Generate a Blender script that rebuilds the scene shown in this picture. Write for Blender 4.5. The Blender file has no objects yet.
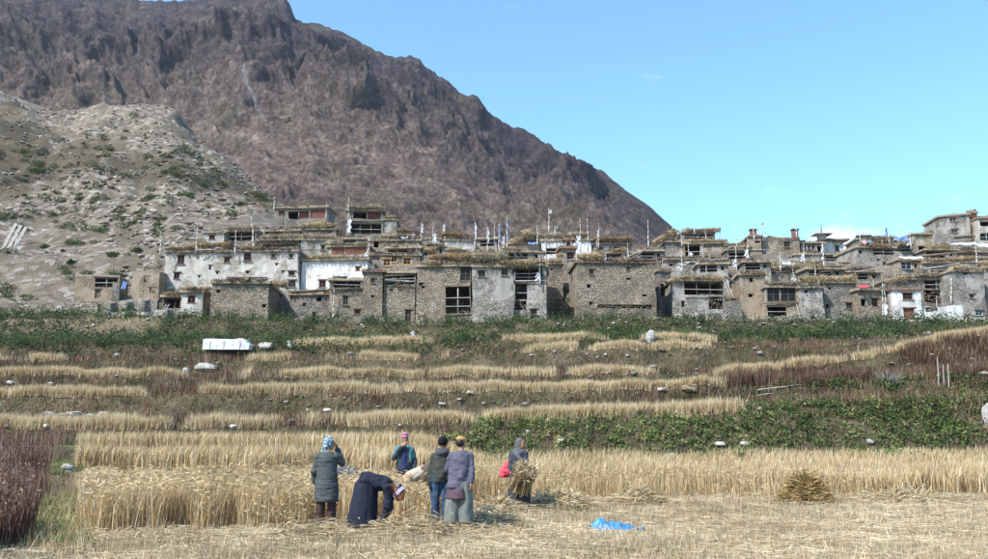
import bpy, math, random
import numpy as np
from mathutils import Vector, Matrix
SC = bpy.context.scene
COL = SC.collection
rng = np.random.default_rng(7)
random.seed(7)

# ------------------------------------------------------------------ camera
FPX = 940.0; CXP = 494.0; CYP = 279.5; EYE = 1.6
TH = math.atan((437.0 - CYP) / FPX)
cd = bpy.data.cameras.new('camera'); cam = bpy.data.objects.new('camera', cd); COL.objects.link(cam)
cam.location = (0, 0, EYE); cam.rotation_euler = (math.pi / 2 + TH, 0, 0)
cd.sensor_width = 36; cd.lens = FPX / 988 * 36; cd.clip_start = 0.1; cd.clip_end = 20000
SC.camera = cam
# ------------------------------------------------------------------ world, sun, exposure
SUN_EL = math.radians(47); SUN_AZ = math.atan2(-0.74, -0.67)
w = bpy.data.worlds.new("World"); SC.world = w; w.use_nodes = True
wn = w.node_tree.nodes; wl = w.node_tree.links; wn.clear()
sky = wn.new('ShaderNodeTexSky'); sky.sky_type = 'NISHITA'; sky.sun_disc = False
sky.sun_elevation = SUN_EL; sky.sun_rotation = SUN_AZ
sky.altitude = 600; sky.air_density = 1.0; sky.dust_density = 0.5; sky.ozone_density = 2.0
bg = wn.new('ShaderNodeBackground'); bg.inputs['Strength'].default_value = 0.15
wo = wn.new('ShaderNodeOutputWorld')
tc = wn.new('ShaderNodeTexCoord')
# low clouds near the horizon: noise on the sky direction, kept to a band of elevation
mp = wn.new('ShaderNodeMapping'); mp.inputs['Scale'].default_value = (1.0, 1.0, 2.2); mp.inputs['Location'].default_value = (0.0, 0.0, 0.0)
nz = wn.new('ShaderNodeTexNoise'); nz.inputs['Scale'].default_value = 16.0; nz.inputs['Detail'].default_value = 7.0; nz.inputs['Roughness'].default_value = 0.55
sep = wn.new('ShaderNodeSeparateXYZ')
wl.new(tc.outputs['Generated'], mp.inputs['Vector']); wl.new(mp.outputs[0], nz.inputs['Vector']); wl.new(tc.outputs['Generated'], sep.inputs[0])
def puff(d, r, amp):
    """a soft round cloud seat about direction d"""
    n = wn.new('ShaderNodeVectorMath'); n.operation = 'DISTANCE'
    sc_ = wn.new('ShaderNodeVectorMath'); sc_.operation = 'MULTIPLY'; sc_.inputs[1].default_value = (1, 1, 1.7)
    wl.new(tc.outputs['Generated'], sc_.inputs[0]); wl.new(sc_.outputs[0], n.inputs[0]); n.inputs[1].default_value = (d[0], d[1], d[2] * 1.7)
    m = wn.new('ShaderNodeMapRange'); m.inputs['From Min'].default_value = r; m.inputs['From Max'].default_value = 0
    m.inputs['To Min'].default_value = 0; m.inputs['To Max'].default_value = amp
    wl.new(n.outputs['Value'], m.inputs['Value']); return m.outputs[0]
def ray(px, py):
    x = (px - CXP) / FPX; u = (CYP - py) / FPX
    return np.array([x, math.cos(TH) - u * math.sin(TH), math.sin(TH) + u * math.cos(TH)])
def nd(px, py):
    v = ray(px, py); return v / np.linalg.norm(v)
seats = [(nd(840, 242), 0.062, 0.50), (nd(868, 240), 0.05, 0.42), (nd(952, 196), 0.028, 0.23), (nd(918, 192), 0.022, 0.19), (nd(1190, 225), 0.14, 0.7),
         (nd(1500, 250), 0.2, 0.7), ((-0.9, -0.2, 0.35), 0.3, 0.6), ((0.3, -0.9, 0.3), 0.35, 0.6)]
acc = None
for d, r, a in seats:
    o = puff(d, r, a)
    if acc is None: acc = o
    else:
        q = wn.new('ShaderNodeMath'); q.operation = 'MAXIMUM'; wl.new(acc, q.inputs[0]); wl.new(o, q.inputs[1]); acc = q.outputs[0]
ad = wn.new('ShaderNodeMath'); ad.operation = 'ADD'; wl.new(nz.outputs['Fac'], ad.inputs[0]); wl.new(acc, ad.inputs[1])
cm = wn.new('ShaderNodeMapRange'); cm.interpolation_type = 'SMOOTHSTEP'
cm.inputs['From Min'].default_value = 0.66; cm.inputs['From Max'].default_value = 1.02
cm.inputs['To Max'].default_value = 0.95
wl.new(ad.outputs[0], cm.inputs['Value'])
mxs = wn.new('ShaderNodeMix'); mxs.data_type = 'RGBA'
tint = wn.new('ShaderNodeMix'); tint.data_type = 'RGBA'; tint.blend_type = 'MULTIPLY'; tint.inputs['Factor'].default_value = 1.0
tint.inputs['B'].default_value = (0.80, 1.10, 1.17, 1)
wl.new(sky.outputs[0], tint.inputs['A'])
wl.new(cm.outputs[0], mxs.inputs['Factor']); wl.new(tint.outputs['Result'], mxs.inputs['A']); mxs.inputs['B'].default_value = (7.6, 7.7, 8.0, 1)
wl.new(mxs.outputs['Result'], bg.inputs['Color']); wl.new(bg.outputs[0], wo.inputs['Surface'])
sd = bpy.data.lights.new('sun', 'SUN'); sun = bpy.data.objects.new('sun', sd); COL.objects.link(sun)
sd.energy = 4.4; sd.angle = math.radians(0.53); sd.color = (1.0, 0.95, 0.87)
sdir = Vector((math.sin(SUN_AZ) * math.cos(SUN_EL), math.cos(SUN_AZ) * math.cos(SUN_EL), math.sin(SUN_EL)))
sun.rotation_euler = sdir.to_track_quat('Z', 'Y').to_euler(); sun.location = (-40, -30, 60)
SC.view_settings.view_transform = 'Standard'; SC.view_settings.look = 'None'; SC.view_settings.gamma = 1.0
SC.view_settings.exposure = 0.88
SC.cycles.max_bounces = 6; SC.cycles.transparent_max_bounces = 8

# ------------------------------------------------------------------ maths helpers
def P(px, py, Y):
    r = ray(px, py); k = Y / r[1]
    return np.array([r[0] * k, Y, EYE + r[2] * k])
def pxof(X, Y, Z):
    dz = np.asarray(Z) - EYE
    dep = Y * math.cos(TH) + dz * math.sin(TH); up = -Y * math.sin(TH) + dz * math.cos(TH)
    return CXP + FPX * X / dep, CYP - FPX * up / dep
def _h(ix, iy, iz, s):
    n = (ix.astype(np.int64) * 374761393 + iy.astype(np.int64) * 668265263 + iz.astype(np.int64) * 2147483647 + s * 974634777) & 0xffffffff
    n = ((n ^ (n >> 13)) * 1274126177) & 0xffffffff
    n = (n ^ (n >> 16)) & 0xffffffff
    return n / 4294967295.0
def vnoise(x, y, z=0.0, s=0):
    x, y, z = np.broadcast_arrays(np.asarray(x, float), np.asarray(y, float), np.asarray(z, float))
    ix, iy, iz = np.floor(x), np.floor(y), np.floor(z)
    fx, fy, fz = x - ix, y - iy, z - iz
    fx = fx * fx * (3 - 2 * fx); fy = fy * fy * (3 - 2 * fy); fz = fz * fz * (3 - 2 * fz)
    r = 0
    for a in (0, 1):
        for b in (0, 1):
            for c in (0, 1):
                wgt = (fx if a else 1 - fx) * (fy if b else 1 - fy) * (fz if c else 1 - fz)
                r = r + wgt * _h(ix + a, iy + b, iz + c, s)
    return r * 2 - 1
def fbm(x, y, z=0.0, o=4, s=0, ridged=False, gain=0.5):
    t = 0; a = 1.0; f = 1.0
    for k in range(o):
        n = vnoise(x * f + 17.3 * k, y * f - 9.1 * k, np.asarray(z) * f, s + k)
        if ridged: n = 1 - 2 * np.abs(n)
        t = t + a * n; a *= gain; f *= 2.03
    return t

# ------------------------------------------------------------------ mesh helpers
def mesh_np(name, V, faces, attrs=None, smooth=False, uvs=None):
    """V (N,3); faces: list of int arrays (M,3) or (M,4)"""
    me = bpy.data.meshes.new(name)
    V = np.asarray(V, np.float32)
    faces = [np.asarray(f, np.int32) for f in faces if len(f)]
    me.vertices.add(len(V)); me.vertices.foreach_set('co', V.ravel())
    nl = sum(f.size for f in faces); nf = sum(len(f) for f in faces)
    me.loops.add(nl); me.loops.foreach_set('vertex_index', np.concatenate([f.ravel() for f in faces]))
    tot = np.concatenate([np.full(len(f), f.shape[1], np.int32) for f in faces])
    st = np.concatenate([[0], np.cumsum(tot)[:-1]]).astype(np.int32)
    me.polygons.add(nf); me.polygons.foreach_set('loop_start', st); me.polygons.foreach_set('loop_total', tot)
    me.polygons.foreach_set('use_smooth', np.full(nf, bool(smooth)))
    me.update(calc_edges=True); me.validate()
    for k, a in (attrs or {}).items():
        a = np.asarray(a, np.float32)
        if a.ndim == 1:
            at_ = me.attributes.new(k, 'FLOAT', 'POINT'); at_.data.foreach_set('value', a)
        else:
            at_ = me.attributes.new(k, 'FLOAT_COLOR', 'POINT')
            if a.shape[1] == 3: a = np.concatenate([a, np.ones((len(a), 1), np.float32)], 1)
            at_.data.foreach_set('color', a.ravel())
    return me
def link(name, me, mat=None, parent=None, label=None, cat=None, group=None, kind=None):
    o = bpy.data.objects.new(name, me); COL.objects.link(o)
    if mat is not None and me is not None and len(me.materials) == 0: me.materials.append(mat)
    if parent is not None: o.parent = parent
    if label: o['label'] = label
    if cat: o['category'] = cat
    if group: o['group'] = group
    if kind: o['kind'] = kind
    return o
def thing(name, label, cat, loc=(0, 0, 0), rz=0.0, group=None):
    o = bpy.data.objects.new(name, None); COL.objects.link(o); o.empty_display_size = 0.3
    o.location = loc; o.rotation_euler = (0, 0, rz); o['label'] = label; o['category'] = cat
    if group: o['group'] = group
    return o
class MB:
    def __init__(s): s.v = []; s.q = []; s.t = []; s.n = 0; s.a = []
    def add(s, V, quads=None, tris=None, r=None):
        V = np.asarray(V, float)
        s.v.append(V)
        if quads is not None and len(quads): s.q.append(np.asarray(quads) + s.n)
        if tris is not None and len(tris): s.t.append(np.asarray(tris) + s.n)
        s.a.append(np.full(len(V), random.random() if r is None else r)); s.n += len(V)
    def box(s, c, d, rz=0.0, taper=1.0, M=None, r=None):
        c = np.asarray(c, float); hx, hy, hz = np.asarray(d, float) / 2
        V = np.array([[-hx, -hy, -hz], [hx, -hy, -hz], [hx, hy, -hz], [-hx, hy, -hz],
                      [-hx * taper, -hy * taper, hz], [hx * taper, -hy * taper, hz], [hx * taper, hy * taper, hz], [-hx * taper, hy * taper, hz]])
        if M is not None: V = V @ np.asarray(M).T
        if rz: V = V @ np.array([[math.cos(rz), math.sin(rz), 0], [-math.sin(rz), math.cos(rz), 0], [0, 0, 1]])
        s.add(V + c, [[0, 3, 2, 1], [4, 5, 6, 7], [0, 1, 5, 4], [1, 2, 6, 5], [2, 3, 7, 6], [3, 0, 4, 7]], r=r)
    def rod(s, a, b, ra, rb=None, n=6, r=None):
        a = np.asarray(a, float); b = np.asarray(b, float); rb = ra if rb is None else rb
        d = b - a; d = d / (np.linalg.norm(d) + 1e-9)
        u = np.cross(d, [0, 0, 1.0] if abs(d[2]) < 0.9 else [1.0, 0, 0]); u /= np.linalg.norm(u); v = np.cross(d, u)
        an = np.arange(n) * 2 * math.pi / n
        ring = np.cos(an)[:, None] * u + np.sin(an)[:, None] * v
        V = np.concatenate([a + ring * ra, b + ring * rb, [a], [b]])
        q = [[i, (i + 1) % n, n + (i + 1) % n, n + i] for i in range(n)]
        t = [[2 * n, (i + 1) % n, i] for i in range(n)] + [[2 * n + 1, n + i, n + (i + 1) % n] for i in range(n)]
        s.add(V, q, t, r=r)
    def grid(s, G, r=None, closeu=False):
        """G (nu,nv,3)"""
        nu, nv = G.shape[:2]; idx = np.arange(nu * nv).reshape(nu, nv)
        if closeu: idx = np.concatenate([idx, idx[:1]], 0)
        q = np.stack([idx[:-1, :-1], idx[1:, :-1], idx[1:, 1:], idx[:-1, 1:]], -1).reshape(-1, 4)
        s.add(G.reshape(-1, 3), q, r=r)
    def build(s, name, mat, parent=None, smooth=False, **kw):
        if s.n == 0: return None
        V = np.concatenate(s.v)
        f = []
        if s.q: f.append(np.concatenate(s.q))
        if s.t: f.append(np.concatenate(s.t))
        me = mesh_np(name, V, f, {'rnd': np.concatenate(s.a)}, smooth)
        return link(name, me, mat, parent, **kw)
def blades(pos, h, wd, lean=0.25, bend=0.3, segs=2, ang=None, azdir=None, attr=None, droop=0.0):
    """thin tapered blades; pos (N,3); returns V, quads, tris, rnd"""
    N = len(pos); h = np.broadcast_to(h, N).astype(float); wd = np.broadcast_to(wd, N).astype(float)
    fa = rng.uniform(0, 2 * np.pi, N) if ang is None else ang
    la = rng.uniform(0, 2 * np.pi, N) if azdir is None else azdir
    side = np.stack([np.cos(fa), np.sin(fa), np.zeros(N)], 1)
    ld = np.stack([np.cos(la), np.sin(la), np.zeros(N)], 1)
    l = rng.normal(0, lean, N)[:, None] if lean > 0 else np.zeros((N, 1))
    b = np.abs(rng.normal(0, bend, N))[:, None] + droop
    up = np.array([0, 0, 1.0]); H = h[:, None]
    rn = rng.random(N) if attr is None else attr
    if segs == 1:
        p0 = pos - side * wd[:, None] / 2; p1 = pos + side * wd[:, None] / 2
        tip = pos + H * (up + ld * (l + b * 0.6))
        V = np.stack([p0, p1, tip], 1).reshape(-1, 3)
        t = np.arange(3 * N).reshape(N, 3)
        return V, np.zeros((0, 4), int), t, np.repeat(rn, 3)
    m = pos + H * 0.6 * (up + ld * l)
    tip = m + H * 0.4 * (up * (1 - np.minimum(b, 1.9)) + ld * (l + b))
    w2 = wd[:, None] / 2
    V = np.stack([pos - side * w2, pos + side * w2, m + side * w2 * 0.9, m - side * w2 * 0.9, tip], 1).reshape(-1, 3)
    base = np.arange(N)[:, None] * 5
    return V, base + np.array([[0, 1, 2, 3]]), base + np.array([[3, 2, 4]]), np.repeat(rn, 5)
def leaves(pos, size, up_bias=0.3, attr=None, asp=0.6):
    """small kite leaves with random orientation"""
    N = len(pos); size = np.broadcast_to(size, N).astype(float)[:, None]
    d = rng.normal(0, 1, (N, 3)); d /= np.linalg.norm(d, axis=1)[:, None]
    n = rng.normal(0, 1, (N, 3)) + [0, 0, up_bias * 3]; n /= np.linalg.norm(n, axis=1)[:, None]
    s = np.cross(d, n); s /= (np.linalg.norm(s, axis=1)[:, None] + 1e-9); d = np.cross(n, s)
    V = np.stack([pos - d * size * 0.5, pos + s * size * asp * 0.5, pos + d * size * 0.5, pos - s * size * asp * 0.5], 1).reshape(-1, 3)
    rn = rng.random(N) if attr is None else attr
    return V, np.arange(4 * N).reshape(N, 4), np.repeat(rn, 4)
def stuff_mesh(name, lst, mat, kind='stuff', parent=None, **kw):
    Vs = []; qs = []; ts = []; rs = []; n = 0
    for it in lst:
        if len(it) == 3: V, q, r = it; t = None
        else: V, q, t, r = it
        Vs.append(V); rs.append(r)
        if len(q): qs.append(np.asarray(q) + n)
        if t is not None and len(t): ts.append(np.asarray(t) + n)
        n += len(V)
    f = []
    if qs: f.append(np.concatenate(qs))
    if ts: f.append(np.concatenate(ts))
    me = mesh_np(name, np.concatenate(Vs), f, {'rnd': np.concatenate(rs)})
    return link(name, me, mat, parent, kind=kind, **kw)

# ------------------------------------------------------------------ materials
def new_mat(name, rough=0.85, spec=0.2):
    m = bpy.data.materials.new(name); m.use_nodes = True; nt = m.node_tree
    b = nt.nodes['Principled BSDF']; b.inputs['Roughness'].default_value = rough
    b.inputs['Specular IOR Level'].default_value = spec
    return m, nt, b
def N_(nt, t, **kw):
    n = nt.nodes.new(t)
    for k, v in kw.items():
        if k in n.inputs: n.inputs[k].default_value = v
        else: setattr(n, k, v)
    return n
def ramp(nt, fac, stops):
    r = nt.nodes.new('ShaderNodeValToRGB'); e = r.color_ramp.elements
    while len(e) > 1: e.remove(e[-1])
    e[0].position = stops[0][0]; e[0].color = (*stops[0][1], 1)
    for p, c in stops[1:]:
        x = e.new(p); x.color = (*c, 1)
    nt.links.new(fac, r.inputs['Fac']); return r.outputs['Color']
def mixc(nt, fac, a, b, mode='MIX'):
    m = nt.nodes.new('ShaderNodeMix'); m.data_type = 'RGBA'; m.blend_type = mode
    for s, v in (('Factor', fac), ('A', a), ('B', b)):
        if isinstance(v, (int, float)): m.inputs[s].default_value = v
        elif isinstance(v, tuple): m.inputs[s].default_value = (*v, 1) if len(v) == 3 else v
        else: nt.links.new(v, m.inputs[s])
    return m.outputs['Result']
def noise(nt, vec, scale, detail=4, rough=0.55, sc3=None):
    if sc3:
        mp_ = N_(nt, 'ShaderNodeMapping'); mp_.inputs['Scale'].default_value = sc3; nt.links.new(vec, mp_.inputs['Vector']); vec = mp_.outputs[0]
    n = N_(nt, 'ShaderNodeTexNoise', Scale=scale, Detail=detail, Roughness=rough); nt.links.new(vec, n.inputs['Vector']); return n.outputs['Fac']
def mrange(nt, v, a, b, c=0.0, d=1.0):
    m = N_(nt, 'ShaderNodeMapRange'); m.inputs['From Min'].default_value = a; m.inputs['From Max'].default_value = b
    m.inputs['To Min'].default_value = c; m.inputs['To Max'].default_value = d
    nt.links.new(v, m.inputs['Value']); return m.outputs[0]
def bump(nt, bsdf, h, strength=0.5, dist=0.05):
    b = N_(nt, 'ShaderNodeBump', Strength=strength, Distance=dist); nt.links.new(h, b.inputs['Height']); nt.links.new(b.outputs[0], bsdf.inputs['Normal'])
def posn(nt): return N_(nt, 'ShaderNodeNewGeometry').outputs['Position']
def attr(nt, name, out='Fac'):
    return N_(nt, 'ShaderNodeAttribute', attribute_name=name).outputs[out]
def M_simple(name, c, var=0.25, scale=3.0, rough=0.85, bs=0.3, bd=0.02, bscale=None, spec=0.2, st=(0.3, 0.7)):
    m, nt, b = new_mat(name, rough, spec); p = posn(nt)
    n = noise(nt, p, scale, 5)
    lo = tuple(x * (1 - var) for x in c); hi = tuple(min(1, x * (1 + var)) for x in c)
    nt.links.new(ramp(nt, n, [(st[0], lo), (st[1], hi)]), b.inputs['Base Color'])
    if bs: bump(nt, b, noise(nt, p, bscale or scale * 6, 4), bs, bd)
    return m
def M_rnd(name, stops, transl=0.25, patch=None, rough=0.8):
    """colour per blade / leaf from the 'rnd' attribute, with a slow drift over the ground"""
    m, nt, b = new_mat(name, rough, 0.15); p = posn(nt)
    r = attr(nt, 'rnd')
    n = noise(nt, p, 0.35, 4)
    mth = N_(nt, 'ShaderNodeMath', operation='MULTIPLY_ADD'); nt.links.new(mrange(nt, n, 0.3, 0.7, -0.25, 0.25), mth.inputs[0]); mth.inputs[1].default_value = 1.0; nt.links.new(r, mth.inputs[2])
    c = ramp(nt, mth.outputs[0], stops)
    nt.links.new(c, b.inputs['Base Color'])
    if transl:
        tr = N_(nt, 'ShaderNodeBsdfTranslucent'); nt.links.new(c, tr.inputs['Color'])
        mx = N_(nt, 'ShaderNodeMixShader'); mx.inputs[0].default_value = transl
        out = nt.nodes['Material Output']; nt.links.new(b.outputs[0], mx.inputs[1]); nt.links.new(tr.outputs[0], mx.inputs[2]); nt.links.new(mx.outputs[0], out.inputs['Surface'])
    return m
def M_stone(name, cols, mortar, plaster=None, pl_amt=0.0, cell=2.5, contrast=1.0, objspace=False):
    m, nt, b = new_mat(name, 0.92, 0.1); p = posn(nt)
    mp_ = N_(nt, 'ShaderNodeMapping'); mp_.inputs['Scale'].default_value = (cell, cell, cell * 2.1); nt.links.new(p, mp_.inputs['Vector'])
    wv = N_(nt, 'ShaderNodeTexNoise', Scale=1.5, Detail=2.0); nt.links.new(p, wv.inputs['Vector'])
    ad_ = N_(nt, 'ShaderNodeVectorMath', operation='MULTIPLY_ADD'); nt.links.new(wv.outputs['Color'], ad_.inputs[0]); ad_.inputs[1].default_value = (0.5, 0.5, 0.5); nt.links.new(mp_.outputs[0], ad_.inputs[2])
    vo = N_(nt, 'ShaderNodeTexVoronoi', Scale=1.0); vo.feature = 'F1'; nt.links.new(ad_.outputs[0], vo.inputs['Vector'])
    ve = N_(nt, 'ShaderNodeTexVoronoi', Scale=1.0); ve.feature = 'DISTANCE_TO_EDGE'; nt.links.new(ad_.outputs[0], ve.inputs['Vector'])
    sp = N_(nt, 'ShaderNodeSeparateColor'); nt.links.new(vo.outputs['Color'], sp.inputs[0])
    c = ramp(nt, sp.outputs[0], [(i / (len(cols) - 1), cc) for i, cc in enumerate(cols)])
    big = noise(nt, p, 0.45, 4)
    c = mixc(nt, mrange(nt, sp.outputs[1], 0.7, 0.9, 0, 0.55), c, tuple(np.mean(cols, 0) * 0.5))
    c = mixc(nt, mrange(nt, big, 0.35, 0.7, 0, 0.35), c, tuple(np.mean(cols, 0) * 0.75))
    c = mixc(nt, mrange(nt, ve.outputs['Distance'], 0.02, 0.12, 0.85, 0.0), c, mortar)
    h = mrange(nt, ve.outputs['Distance'], 0.0, 0.2)
    mudn = noise(nt, p, 0.7, 7, 0.7)
    c = mixc(nt, mrange(nt, mudn, 0.52, 0.6, 0, 0.7), c, tuple(np.mean(cols, 0) * np.array((1.12, 1.05, 0.95))))
    c = mixc(nt, mrange(nt, noise(nt, p, 0.33, 6, 0.66), 0.52, 0.62, 0, 0.55), c, tuple(np.mean(cols, 0) * 0.42))
    if plaster:
        pn = noise(nt, p, 0.55, 6, 0.62)
        stain = noise(nt, p, 1.3, 5, 0.6, (1.0, 1.0, 0.22))
        pc = mixc(nt, mrange(nt, stain, 0.42, 0.68, 0, 0.75), plaster, tuple(x * 0.55 for x in plaster))
        pc = mixc(nt, mrange(nt, noise(nt, p, 0.8, 6, 0.7), 0.5, 0.66, 0, 0.55), pc, tuple(x * y for x, y in zip(plaster, (0.72, 0.66, 0.58))))
        fac = mrange(nt, pn, 0.62 - pl_amt * 0.4, 0.70 - pl_amt * 0.4)
        c = mixc(nt, fac, c, pc)
        hm = N_(nt, 'ShaderNodeMath', operation='MULTIPLY'); nt.links.new(h, hm.inputs[0]); nt.links.new(mrange(nt, fac, 0, 1, 1, 0.12), hm.inputs[1]); h = hm.outputs[0]
    nt.links.new(c, b.inputs['Base Color'])
    bump(nt, b, h, 0.9, 0.07)
    return m
# ------------------------------------------------------------------ terrain
def ctab(tab, Yn):
    """table of (px, py) at depth Yn -> azimuth c and height z"""
    pts = np.array([P(px, py, Yn) for px, py in tab]); c = pts[:, 0] / Yn
    return c, pts[:, 2]
def zc(tab, Yn):
    c, z = ctab(tab, Yn); return lambda q: np.interp(q, c, z)
def az(px, Y=60, py=430): v = P(px, py, Y); return v[0] / Y
T0A, T0B = 28.0, 40.0
fT0a = lambda c: np.interp(c, [az(-400), az(60), az(80), az(420), az(475)], [0.5, 0.5, 0.6, 0.6, 0.0])
fT0b = lambda c: np.interp(c, [az(-400), az(60), az(420), az(480)], [1.0, 1.1, 1.1, 0.0])
T1 = (53.0, zc([(-300, 432), (0, 430), (200, 428), (400, 425), (500, 421), (720, 414), (800, 407), (988, 402), (1300, 398)], 53.0))
T2 = (65.0, zc([(-300, 400), (0, 398), (250, 394), (400, 393), (640, 391), (720, 386), (800, 386), (988, 378), (1300, 370)], 65.0))
T3 = (75.0, zc([(-300, 378), (0, 377), (300, 377), (430, 377), (640, 375), (715, 376), (760, 372), (820, 366), (870, 358), (900, 350), (940, 341), (988, 335), (1300, 330)], 75.0))
T4 = (85.0, zc([(-300, 362), (0, 361), (300, 361), (430, 360), (560, 350), (710, 349), (800, 347), (988, 336), (1300, 330)], 85.0))
T5 = (96.0, zc([(-300, 346), (0, 346), (300, 346), (430, 344), (520, 341), (610, 340), (720, 341), (850, 338), (988, 333), (1300, 328)], 96.0))
LIPS = [T1, T2, T3, T4, T5]
V0 = zc([(-300, 318), (0, 320), (160, 319), (250, 320), (420, 325), (545, 321), (660, 320), (850, 323), (988, 322), (1300, 320)], 109)
S12 = zc([(-300, 304), (0, 306), (60, 304), (125, 302), (158, 308), (166, 330), (988, 330)], 120)
S2 = zc([(-300, 300), (0, 303), (60, 303), (115, 300), (150, 292), (175, 289), (988, 289), (1300, 285)], 122.5)
S3 = zc([(-300, 283), (0, 285), (110, 280), (150, 270), (175, 265), (988, 265), (1300, 262)], 133.5)
S4 = zc([(-300, 265), (0, 268), (110, 262), (150, 255), (175, 248), (620, 250), (680, 255), (900, 254), (988, 246), (1300, 240)], 144.5)
S5 = zc([(-300, 240), (0, 245), (110, 232), (170, 228), (250, 226), (300, 232), (340, 243), (500, 249), (620, 252), (680, 258), (900, 257), (988, 243), (1300, 236)], 160)
cr_tab = [(-500, 20, 340), (-300, 40, 340), (0, 92, 335), (30, 103, 330), (60, 112, 325), (85, 108, 315), (110, 105, 308), (135, 104, 303), (157, 104, 300), (175, 108, 295), (184, 122, 285), (200, 139, 275), (215, 150, 265),
          (228, 158, 255), (240, 170, 245), (262, 190, 232), (285, 206, 215), (310, 222, 200), (345, 238, 185), (420, 246, 180), (680, 258, 180), (900, 257, 180), (940, 250, 182), (988, 242, 185), (1300, 235, 190)]
_cp = np.array([P(a, b, y) for a, b, y in cr_tab]); _cc = _cp[:, 0] / _cp[:, 1]
crestY = lambda c: np.interp(c, _cc, _cp[:, 1]); crestZ = lambda c: np.interp(c, _cc, _cp[:, 2])
def hillmask(c, Y):
    """1 on the rocky hill left of the village"""
    a = np.interp(Y, [105, 125, 160, 180, 400], [az(158), az(158), az(215), az(290), az(330)])
    return np.clip((a - c) / 0.02, 0, 1) * np.clip((Y - 106) / 8, 0, 1)
WB = 0.22
def TZ(X, Y, detail=True):
    X = np.atleast_1d(np.asarray(X, float)); Y = np.atleast_1d(np.asarray(Y, float))
    c = np.clip(X / np.maximum(Y, 12.0), -1.2, 1.2)
    wob = lambda k, a: a * vnoise(X * 0.12, 0 * X, k * 7.7, 3) + a * 0.5 * vnoise(X * 0.45, 0 * X, k * 3.1, 4)
    nodes = [(0 * X - 500, 0 * X)]
    z0a, z0b = fT0a(c), fT0b(c)
    nodes += [(T0A - 0.5 + wob(1, .4), 0 * X), (T0A + wob(1, .4), z0a)]
    nodes += [(T0B - 0.7 + wob(2, .5), z0a), (T0B + wob(2, .5), z0b)]
    prev = z0b
    for k, (Yl, fz) in enumerate(LIPS):
        z = fz(c); d = np.maximum(z - prev, 0.1)
        wd = np.clip(d * 0.62, 0.5, 3.0)
        base = prev + d * 0.16
        wb = wob(3 + k, WB)
        nodes += [(Yl - wd + wb, base), (Yl + wb, z)]
        prev = z
    v0 = V0(c); nodes += [(0 * X + 106, prev + 0.35 * (v0 - prev)), (0 * X + 109, v0), (0 * X + 120, np.maximum(v0 + 0.6, S12(c)))]
    s2 = S2(c); nodes += [(0 * X + 122.5, s2), (0 * X + 131, s2 + 0.4 + 0.35 * (S3(c) - s2) * (c < az(150)))]
    s3 = S3(c); nodes += [(0 * X + 133.5, s3), (0 * X + 142, s3 + 0.4 + 0.35 * (S4(c) - s3) * (c < az(150)))]
    s4 = S4(c); s5 = S5(c); nodes += [(0 * X + 144.5, s4), (0 * X + 160, s5)]
    cy, cz = crestY(c), crestZ(c)
    nodes += [(cy, cz), (cy + 30, cz - 6), (cy + 140, cz * 0.35), (0 * X + 3000, 0 * X)]
    Z = np.zeros_like(X)
    for (ya, za), (yb, zb) in zip(nodes[:-1], nodes[1:]):
        t = (Y - ya) / np.maximum(yb - ya, 1e-3); mk = (t >= 0) & (t < 1)
        Z = np.where(mk, za + (zb - za) * t, Z)
    if detail:
        hm = hillmask(c, Y)
        amp = np.clip((Y - 125) / 90, 0, 1)
        rg = fbm(X / 26, Y / 34, 0, 5, 11, ridged=True) * 2.6 + fbm(X / 6, Y / 7, 0, 4, 21) * 1.0 + np.abs(fbm(X / 11, Y / 9, 0, 3, 33)) * 1.6
        edge = np.clip(np.abs(Y - cy) / 25, 0.12, 1)
        Z = Z + hm * (amp * edge * (rg - 1.5) + 0.25 * fbm(X / 2.0, Y / 2.0, 0, 3, 5))
        Z = Z + (1 - hm) * np.clip((Y - 46) / 10, 0, 1) * (0.16 * fbm(X / 1.3, Y / 1.3, 0, 3, 8))
        Z = Z + np.where(Y <= 46, 0.03 * fbm(X / 1.2, Y / 1.2, 0, 3, 9), 0)
    return Z
def TZ1(x, y): return float(TZ(np.array([x]), np.array([y]))[0])
def hit(px, py, y0=8.0, y1=420.0):
    """where the view ray through a pixel meets the terrain"""
    r = ray(px, py); Ys = np.linspace(y0, y1, 4200); k = Ys / r[1]
    z = EYE + r[2] * k; t = TZ(r[0] * k, Ys); below = np.where(z < t)[0]
    i = below[0] if len(below) else len(Ys) - 1
    return np.array([r[0] * k[i], Ys[i], t[i]])
def cropmask(px, Y):
    """1 where grain stands; px column, by terrace"""
    return None

c_ax = np.concatenate([np.linspace(-1.15, -0.62, 40, endpoint=False), np.linspace(-0.62, 0.62, 330), np.linspace(0.62, 1.15, 41)[1:]])
Yr = np.concatenate([np.arange(-40, 8, 4.0), np.arange(8, 46, 0.5), np.arange(46, 111, 0.42), np.arange(111, 162, 0.8), np.arange(162, 340, 1.7), np.arange(340, 480, 8)])
CC, YY = np.meshgrid(c_ax, Yr, indexing='ij')
XX = CC * np.maximum(YY, 46.0)
ZZ = TZ(XX.ravel(), YY.ravel()).reshape(XX.shape)
ZZ[YY > 470] -= 30
PXg, _ = pxof(XX, np.maximum(YY, 1), ZZ)
hmk = hillmask(CC, YY)
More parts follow.
